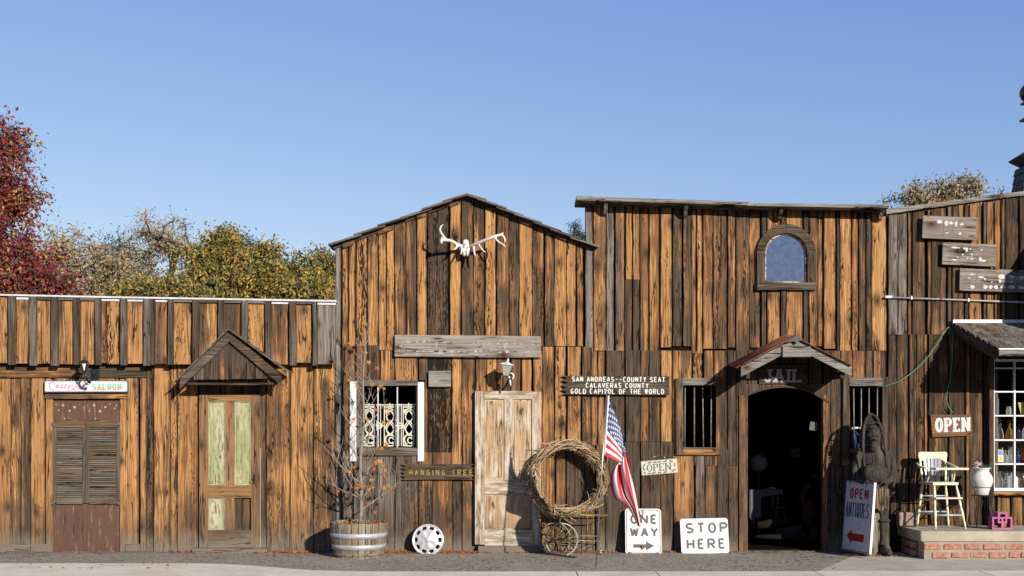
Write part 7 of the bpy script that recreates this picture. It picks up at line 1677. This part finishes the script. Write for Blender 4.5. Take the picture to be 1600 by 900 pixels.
dim('paper_notice', 'tilted pale paper notice on the dark inner wall of the jail room', 'notice', at(1271, 666, -.9), plain('shaded_paper', (.15, .145, .12), .9), lambda m, c: m.box(Matrix.Translation(c) @ Matrix.Rotation(R(7), 4, 'Y'), .105, .006, .115))
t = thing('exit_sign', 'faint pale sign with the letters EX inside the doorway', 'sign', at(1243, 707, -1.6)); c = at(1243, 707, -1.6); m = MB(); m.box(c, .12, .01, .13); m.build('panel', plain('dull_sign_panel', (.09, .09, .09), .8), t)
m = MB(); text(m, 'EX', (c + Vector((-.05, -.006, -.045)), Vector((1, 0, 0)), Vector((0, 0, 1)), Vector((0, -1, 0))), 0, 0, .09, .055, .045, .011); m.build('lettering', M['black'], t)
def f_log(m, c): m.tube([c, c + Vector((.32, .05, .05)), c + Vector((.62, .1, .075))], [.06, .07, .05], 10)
dim('driftwood_log', 'upper of two pale bare logs lying on the jail room floor', 'log', at(1182, 822, -.7), plain('shaded_bare_log', (.02, .017, .013), .9, var=.3), f_log); dim('driftwood_log', 'lower of two pale bare logs lying on the jail room floor', 'log', at(1180, 839, -.5), bpy.data.materials['shaded_bare_log'], lambda m, c: m.tube([c, c + Vector((.4, 0, .0)), c + Vector((.7, .05, -.01))], [.03, .04, .035], 10))
t = thing('white_chest', 'low white chest with a dark arched opening on the jail room floor', 'chest', at(1235, 842, -.8)); a, b = at(1212, 821, -.8), at(1252, 842, -.8); m = MB(); m.box(((a.x + b.x) / 2, .9, (a.z + b.z) / 2), b.x - a.x, .2, a.z - b.z); m.build('body', plain('shaded_white_chest', (.06, .06, .065), .8), t); m = MB(); cc_ = at(1241, 831, -.79); m.prism([(.035 * math.cos(R(q)), .035 * math.sin(R(q))) for q in range(0, 181, 20)], Matrix.Translation((cc_.x, .794, cc_.z)), .004); m.build('opening', M['black'], t)
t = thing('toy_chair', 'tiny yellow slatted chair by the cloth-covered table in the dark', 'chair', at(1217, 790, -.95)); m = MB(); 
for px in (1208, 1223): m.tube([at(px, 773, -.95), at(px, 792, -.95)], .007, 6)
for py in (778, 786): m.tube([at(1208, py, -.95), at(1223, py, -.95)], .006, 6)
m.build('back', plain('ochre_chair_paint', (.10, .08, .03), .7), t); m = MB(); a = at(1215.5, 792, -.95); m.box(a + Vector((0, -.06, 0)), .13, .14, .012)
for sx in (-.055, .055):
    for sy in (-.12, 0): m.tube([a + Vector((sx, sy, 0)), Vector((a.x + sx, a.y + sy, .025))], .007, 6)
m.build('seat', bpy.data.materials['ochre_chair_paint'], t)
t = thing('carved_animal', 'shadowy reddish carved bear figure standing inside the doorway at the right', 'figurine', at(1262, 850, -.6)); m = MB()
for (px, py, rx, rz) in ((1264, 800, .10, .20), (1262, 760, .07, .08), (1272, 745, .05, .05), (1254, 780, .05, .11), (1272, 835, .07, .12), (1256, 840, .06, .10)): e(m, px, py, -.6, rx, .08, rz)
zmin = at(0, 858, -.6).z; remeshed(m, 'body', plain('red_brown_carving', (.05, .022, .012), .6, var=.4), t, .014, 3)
for o_ in list(sc.objects):
    if o_.name.startswith('driftwood_log') and o_.parent is None: o_['group'] = 'pale logs on the jail room floor'
# ------------------------------------------------------------------ trees beyond the buildings
def build_fast(name, V, F, MI, mats, parent, org, smooth=False):
    me = bpy.data.meshes.new(name); me.from_pydata((V - np.array(org)).tolist(), [], F.tolist())
    for mt in mats: me.materials.append(mt)
    me.polygons.foreach_set('material_index', MI.astype(np.int32)); me.update(); o = bpy.data.objects.new(name, me); col.objects.link(o); o.parent = parent; ORG[o.name] = Vector(org); return o
BARK = plain('dark_oak_bark', (.075, .06, .045), .9, var=.35)
def tree(name, label, px, Y, crown, ncl, nleaf, lsize, pal, seed, shell=.55, spread=.33, shape='round', r0=.011, barkm=None, aspect=.5, droop=0.):
    """crown: list of ellipsoids in survey px at depth Y: (px, py, rx, rz)"""
    rg = np.random.default_rng(seed); rt = random.Random(seed); k = (DIST + Y) / FOC
    bx = (px - 800) * k; base = Vector((bx, Y, -.17)); t = thing(name, label, 'tree', base, {'olive_oak': 'golden oaks behind the saloon roof', 'grey_green_tree': 'hazy trees far behind the oaks', 'bare_oak': 'thin oaks behind the shop parapet'}.get(name)); E = [((cx - 800) * k, EYE + (670 - cy) * k, rx * k, rz * k) for cx, cy, rx, rz in crown]
    cl = []
    for (ex, ez, rx, rz), n in zip(E, [max(6, int(ncl * (c[2] * c[3]) / sum(q[2] * q[3] for q in crown))) for c in crown]):
        for _ in range(n):
            v = rg.normal(size=3); v /= np.linalg.norm(v); rr = (shell + (1 - shell) * rg.random()) if rg.random() < .8 else rg.random()
            rr *= 1 + .34 * mnoise.noise((v[0] * 2.2 + seed, v[1] * 2.2, v[2] * 2.2))
            cl.append(Vector((ex + v[0] * rx * rr, Y + v[1] * rx * .9 * rr, ez + v[2] * rz * rr)))
    sc_ = 1.5 / max(e_[2] for e_ in E); cl = [c for c in cl if c.z > 1.2 and (mnoise.noise((c.x * sc_ * 1.6 + seed, c.y * sc_ * 1.6, c.z * sc_ * 1.6)) > -.12 or shape == 'cone' and mnoise.noise((c.x * 1.3, c.y * 1.3, c.z * 1.3)) > -.35)]
    zt = max(e_[1] for e_ in E); low = min(e_[1] - e_[3] for e_ in E); nodes = [base]; par = [-1]
    hgt = max(1.5, low * .9) if shape == 'round' else max(c.z for c in cl) * .96; st = 8 if shape == 'round' else 22
    for i in range(1, st + 1): nodes.append(base.lerp(Vector((bx + rt.uniform(-.15, .15) * (i / st) * (1 if shape == 'round' else .3), Y, hgt)), i / st)); par.append(len(nodes) - 2)
    top = nodes[st]; arr = [tuple(n_) for n_ in nodes]
    for c in sorted(cl, key=lambda q_: (q_ - top).length if shape == 'round' else abs(q_.x - bx) + abs(q_.y - Y)):
        A = np.array(arr); dd_ = A - np.array(c); ds = np.sqrt((dd_ ** 2).sum(1)) + np.where(A[:, 2] > c.z, .6 * (A[:, 2] - c.z), 0) + np.where(np.arange(len(A)) < st * .35, 5., 0.)
        j = int(ds.argmin()); p = nodes[j]; L = (c - p).length; ns = max(1, int(L / .38)); pj = j
        for s_ in range(1, ns + 1):
            q_ = p.lerp(c, s_ / ns)
            if s_ < ns: q_ = q_ + Vector((rt.uniform(-.07, .07), rt.uniform(-.07, .07), rt.uniform(-.02, .09)))
            nodes.append(q_); arr.append(tuple(q_)); par.append(pj); pj = len(nodes) - 1
    cnt = [1] * len(nodes)
    for i in range(len(nodes) - 1, 0, -1): cnt[par[i]] += cnt[i]
    rad = [r0 * cnt[i] ** .5 for i in range(len(nodes))]
    V = []; F = []
    for i in range(1, len(nodes)):
        a, b = nodes[par[i]], nodes[i]; d_ = (b - a)
        if d_.length < 1e-5: continue
        d_.normalize(); u_ = d_.orthogonal().normalized(); w_ = d_.cross(u_); n = 6 if rad[i] > .05 else 4; b0 = len(V); ra = min(rad[par[i]], rad[i] * 1.35)
        for (p, r) in ((a, ra), (b, rad[i])):
            for q_ in range(n): an = 2 * math.pi * q_ / n; V.append(tuple(p + (u_ * math.cos(an) + w_ * math.sin(an)) * r))
        for q_ in range(n): F.append((b0 + q_, b0 + (q_ + 1) % n, b0 + n + (q_ + 1) % n, b0 + n + q_))
    # twigs
    C = np.array([tuple(c) for c in cl]); idx = rg.integers(0, len(C), nleaf); off = rg.normal(size=(nleaf, 3)) * spread * np.array([1, 1, .8]); P = C[idx] + off; P[:, 2] -= droop * np.abs(rg.normal(size=nleaf))
    for q_ in rg.choice(nleaf, min(nleaf, ncl * 7), replace=False):
        a, b = Vector(C[idx[q_]]), Vector(P[q_]); d_ = (b - a)
        if d_.length < .05: continue
        u_ = d_.orthogonal().normalized() * .007; w_ = d_.normalized().cross(u_); b0 = len(V)
        for p in (a, b):
            for o_ in (u_, w_, -u_ - w_): V.append(tuple(p + o_))
        for z_ in range(3): F.append((b0 + z_, b0 + (z_ + 1) % 3, b0 + 3 + (z_ + 1) % 3, b0 + 3 + z_))
    Va = np.array(V); me = bpy.data.meshes.new('trunk'); me.from_pydata((Va - np.array(base)).tolist(), [], F); me.materials.append(barkm or BARK); me.update(); o = bpy.data.objects.new('trunk', me); col.objects.link(o); o.parent = t
    # leaves: small folded blades
    s_ = lsize * rg.uniform(.35, 1.25, nleaf)[:, None]; d1 = rg.normal(size=(nleaf, 3)); d1[:, 2] -= .4; d1 /= np.linalg.norm(d1, axis=1)[:, None]; d2 = rg.normal(size=(nleaf, 3)); d2 -= (d2 * d1).sum(1)[:, None] * d1; d2 /= np.linalg.norm(d2, axis=1)[:, None]; d3 = np.cross(d1, d2)
    VV = np.stack([P - d1 * s_ * .5, P + d2 * s_ * aspect * .5 + d3 * s_ * .12, P + d1 * s_ * .5, P - d2 * s_ * aspect * .5 + d3 * s_ * .12], 1).reshape(-1, 3)
    i0 = np.arange(nleaf) * 4; FF = np.stack([np.stack([i0, i0 + 1, i0 + 2], 1), np.stack([i0, i0 + 2, i0 + 3], 1)], 1).reshape(-1, 3)
    cl_tone = rg.integers(0, len(pal), len(C)); mi = np.where(rg.random(nleaf) < .45, cl_tone[idx], rg.integers(0, len(pal), nleaf)); build_fast('crown', VV, FF, np.repeat(mi, 2), pal, t, base); return t
def pal(pre, cs): return [leafmat(pre + '_leaf', c, .3, .3) for c in cs]
PR = pal('crimson', [(.26, .04, .05), (.34, .055, .06), (.18, .035, .045), (.24, .05, .055), (.44, .09, .06), (.50, .19, .06), (.30, .09, .07), (.58, .33, .09), (.22, .07, .06), (.28, .045, .05)])
PT = pal('tan_oak', [(.56, .42, .23), (.40, .33, .17), (.64, .47, .28), (.24, .24, .11), (.50, .35, .19)]); PG = pal('olive_gold', [(.56, .36, .06), (.30, .27, .055), (.13, .14, .04), (.58, .42, .10), (.46, .27, .09), (.22, .22, .07), (.17, .20, .065)]); PB = pal('blue_green', [(.10, .15, .13), (.13, .19, .15), (.08, .12, .11)])
tree('red_sweetgum', 'tall crimson and gold autumn tree at the left edge, above the saloon roof', -28, 8.5, [(-25, 230, 46, 60), (22, 215, 18, 38), (-22, 300, 84, 60), (30, 322, 40, 30), (-18, 380, 96, 60), (-10, 440, 118, 50), (70, 425, 40, 30), (100, 452, 26, 16), (-20, 520, 130, 60)], 360, 34000, .095, PR, 11, shape='cone', spread=.17, shell=.35, r0=.008, aspect=.6, droop=.1)
tree('tan_oak', 'broad tan-leaved oak just right of the crimson tree', 120, 30, [(88, 385, 28, 30), (125, 402, 45, 34), (165, 420, 40, 36), (110, 450, 75, 50), (190, 455, 40, 30)], 150, 8800, .15, PT, 12, spread=.27, r0=.012)
tree('sparse_oak', 'thin-crowned tan oak with dark limbs against the sky, tallest of the left-hand oaks', 232, 34, [(248, 362, 46, 28), (212, 385, 34, 30), (285, 388, 24, 26), (246, 390, 52, 40), (225, 440, 60, 26), (190, 455, 30, 20)], 150, 5600, .14, PT, 13, shell=.6, spread=.24, r0=.024)
tree('olive_oak', 'golden green oak with a narrow pointed top, left of the gabled roof', 368, 20, [(346, 372, 16, 22), (338, 402, 38, 34), (320, 430, 42, 30), (370, 425, 36, 28), (345, 455, 66, 36)], 130, 14000, .145, PG, 14, spread=.21, r0=.012)
tree('olive_oak', 'rounded golden green oak between the pointed oak and the gabled building', 425, 21, [(418, 400, 24, 20), (432, 425, 42, 32), (470, 425, 26, 26), (400, 440, 36, 32), (450, 460, 70, 40)], 130, 14000, .145, PG, 15, spread=.21, r0=.012)
tree('olive_oak', 'golden brown oak touching the corner of the gabled building', 512, 22, [(508, 410, 16, 18), (505, 435, 32, 30), (530, 440, 30, 34), (500, 465, 50, 36)], 80, 8500, .145, PG, 16, spread=.21, r0=.012)
tree('grey_green_tree', 'hazy grey-green tree seen behind the oaks at the left', 185, 48, [(190, 402, 34, 30), (178, 430, 36, 36), (195, 455, 40, 30)], 90, 6000, .20, PB, 17, spread=.5, r0=.012)
tree('grey_green_tree', 'small dark tree top poking up between the two golden oaks', 382, 46, [(380, 392, 20, 12), (382, 420, 22, 22)], 50, 2600, .19, PB, 18, spread=.4, r0=.014)
tree('low_shrub_oak', 'yellowing low crown just above the saloon flashing, under the sparse oak', 235, 15, [(225, 458, 34, 14), (262, 456, 26, 16), (195, 464, 30, 12), (290, 466, 24, 12)], 90, 5200, .12, PG, 19, spread=.22, r0=.010)
tree('bare_oak', 'thin tan oak behind the sloping parapet at the right', 1470, 24, [(1470, 300, 34, 20), (1430, 308, 28, 16), (1512, 296, 28, 20), (1468, 330, 80, 34), (1400, 322, 18, 12)], 140, 5600, .14, PT, 20, shell=.4, spread=.20, r0=.010)
tree('bare_oak', 'tiny twig top poking above the parapet near the cupola', 1562, 26, [(1562, 305, 7, 8), (1566, 318, 10, 10)], 14, 160, .12, PT, 21, spread=.14, r0=.008)
tree('small_conifer', 'small dark green conifer tip between the gable and the tall front', 899, 30, [(899, 356, 4, 9), (899, 372, 8, 12), (908, 380, 12, 14), (899, 400, 16, 20)], 70, 5000, .10, pal('conifer', [(.05, .10, .07), (.07, .13, .09), (.04, .08, .06)]), 22, shape='cone', spread=.14, r0=.006, aspect=.25)
# ------------------------------------------------------------------ fallen leaves
fl = random.Random(9); m = MB()
def drop(px, dd_, r, lift=.0):
    x = X(px, dd_); c = Vector((x, -dd_, .012 + lift)); starleaf(m, c, r, Vector((fl.uniform(-.6, .6), fl.uniform(-.8, .3), 1)), Vector((fl.uniform(-1, 1), fl.uniform(-1, 1), .1)), fl.choice([0, 1, 2, 2, 3, 4, 4]))
for (a, b, n, w) in ((262, 300, 40, .10), (300, 420, 60, .14), (395, 505, 220, .16), (600, 745, 420, .14), (745, 850, 90, .10), (850, 960, 80, .15), (960, 1060, 30, .12), (1340, 1420, 50, .12)):
    for _ in range(n):
        dd_ = abs(fl.gauss(0, w * .6)) + .06 + (.16 if 300 < a < 390 else 0) + (.42 if a == 1340 else 0); drop(fl.uniform(a, b), dd_, fl.uniform(.012, .032), fl.uniform(0, .03) * max(0, 1 - dd_ / w))
for _ in range(170): drop(fl.uniform(0, 1330), fl.uniform(.1, 1.9), fl.uniform(.014, .036))
for _ in range(120):
    a = fl.uniform(0, 6.28); r_ = .34 * math.sqrt(fl.random()); c = Vector((bx + r_ * math.cos(a), by + r_ * math.sin(a), H - .035 + fl.uniform(0, .03))); starleaf(m, c, fl.uniform(.015, .03), Vector((fl.uniform(-.6, .6), fl.uniform(-.8, .3), 1)), Vector((fl.uniform(-1, 1), fl.uniform(-1, 1), .1)), fl.choice([0, 1, 2, 2, 3]))
m.build('fallen_leaves', LO + [plain('brown_dead_leaf', (.26, .11, .05), .8, var=.3), plain('dull_red_leaf', (.30, .09, .05), .8, var=.3)], kind='stuff', label='scattered dry orange and brown leaves along the foot of the wall', category='leaves', recentre=False)
for nm_ in ('shaded_bare_log', 'shaded_white_chest', 'shaded_white_cloth', 'shaded_opal_glass', 'red_brown_carving', 'ochre_chair_paint', 'dark_red_lamp_base'): bpy.data.materials[nm_].node_tree.nodes['Principled BSDF'].inputs['Specular IOR Level'].default_value = .08
# dark dirt line at the wall foot
m = MB()
for k in range(110):
    px = fl.uniform(-20, 1320); x = X(px, .05); r = fl.uniform(.03, .12)
    m.lathe([(r, -.01), (r * .6, .012 * fl.uniform(.5, 1.2)), (0, .02 * fl.uniform(.6, 1.2))], Matrix.Translation((x, -.035 - fl.uniform(0, .03), 0)) @ Matrix.Diagonal((1.6, .45, 1, 1)), n=10)
m.build('dirt', plain('grey_dirt', (.13, .11, .085), .95, var=.4, vscale=40, bump=.006), kind='stuff', label='thin drift of grey dirt along the wall foot', category='dirt', recentre=False)
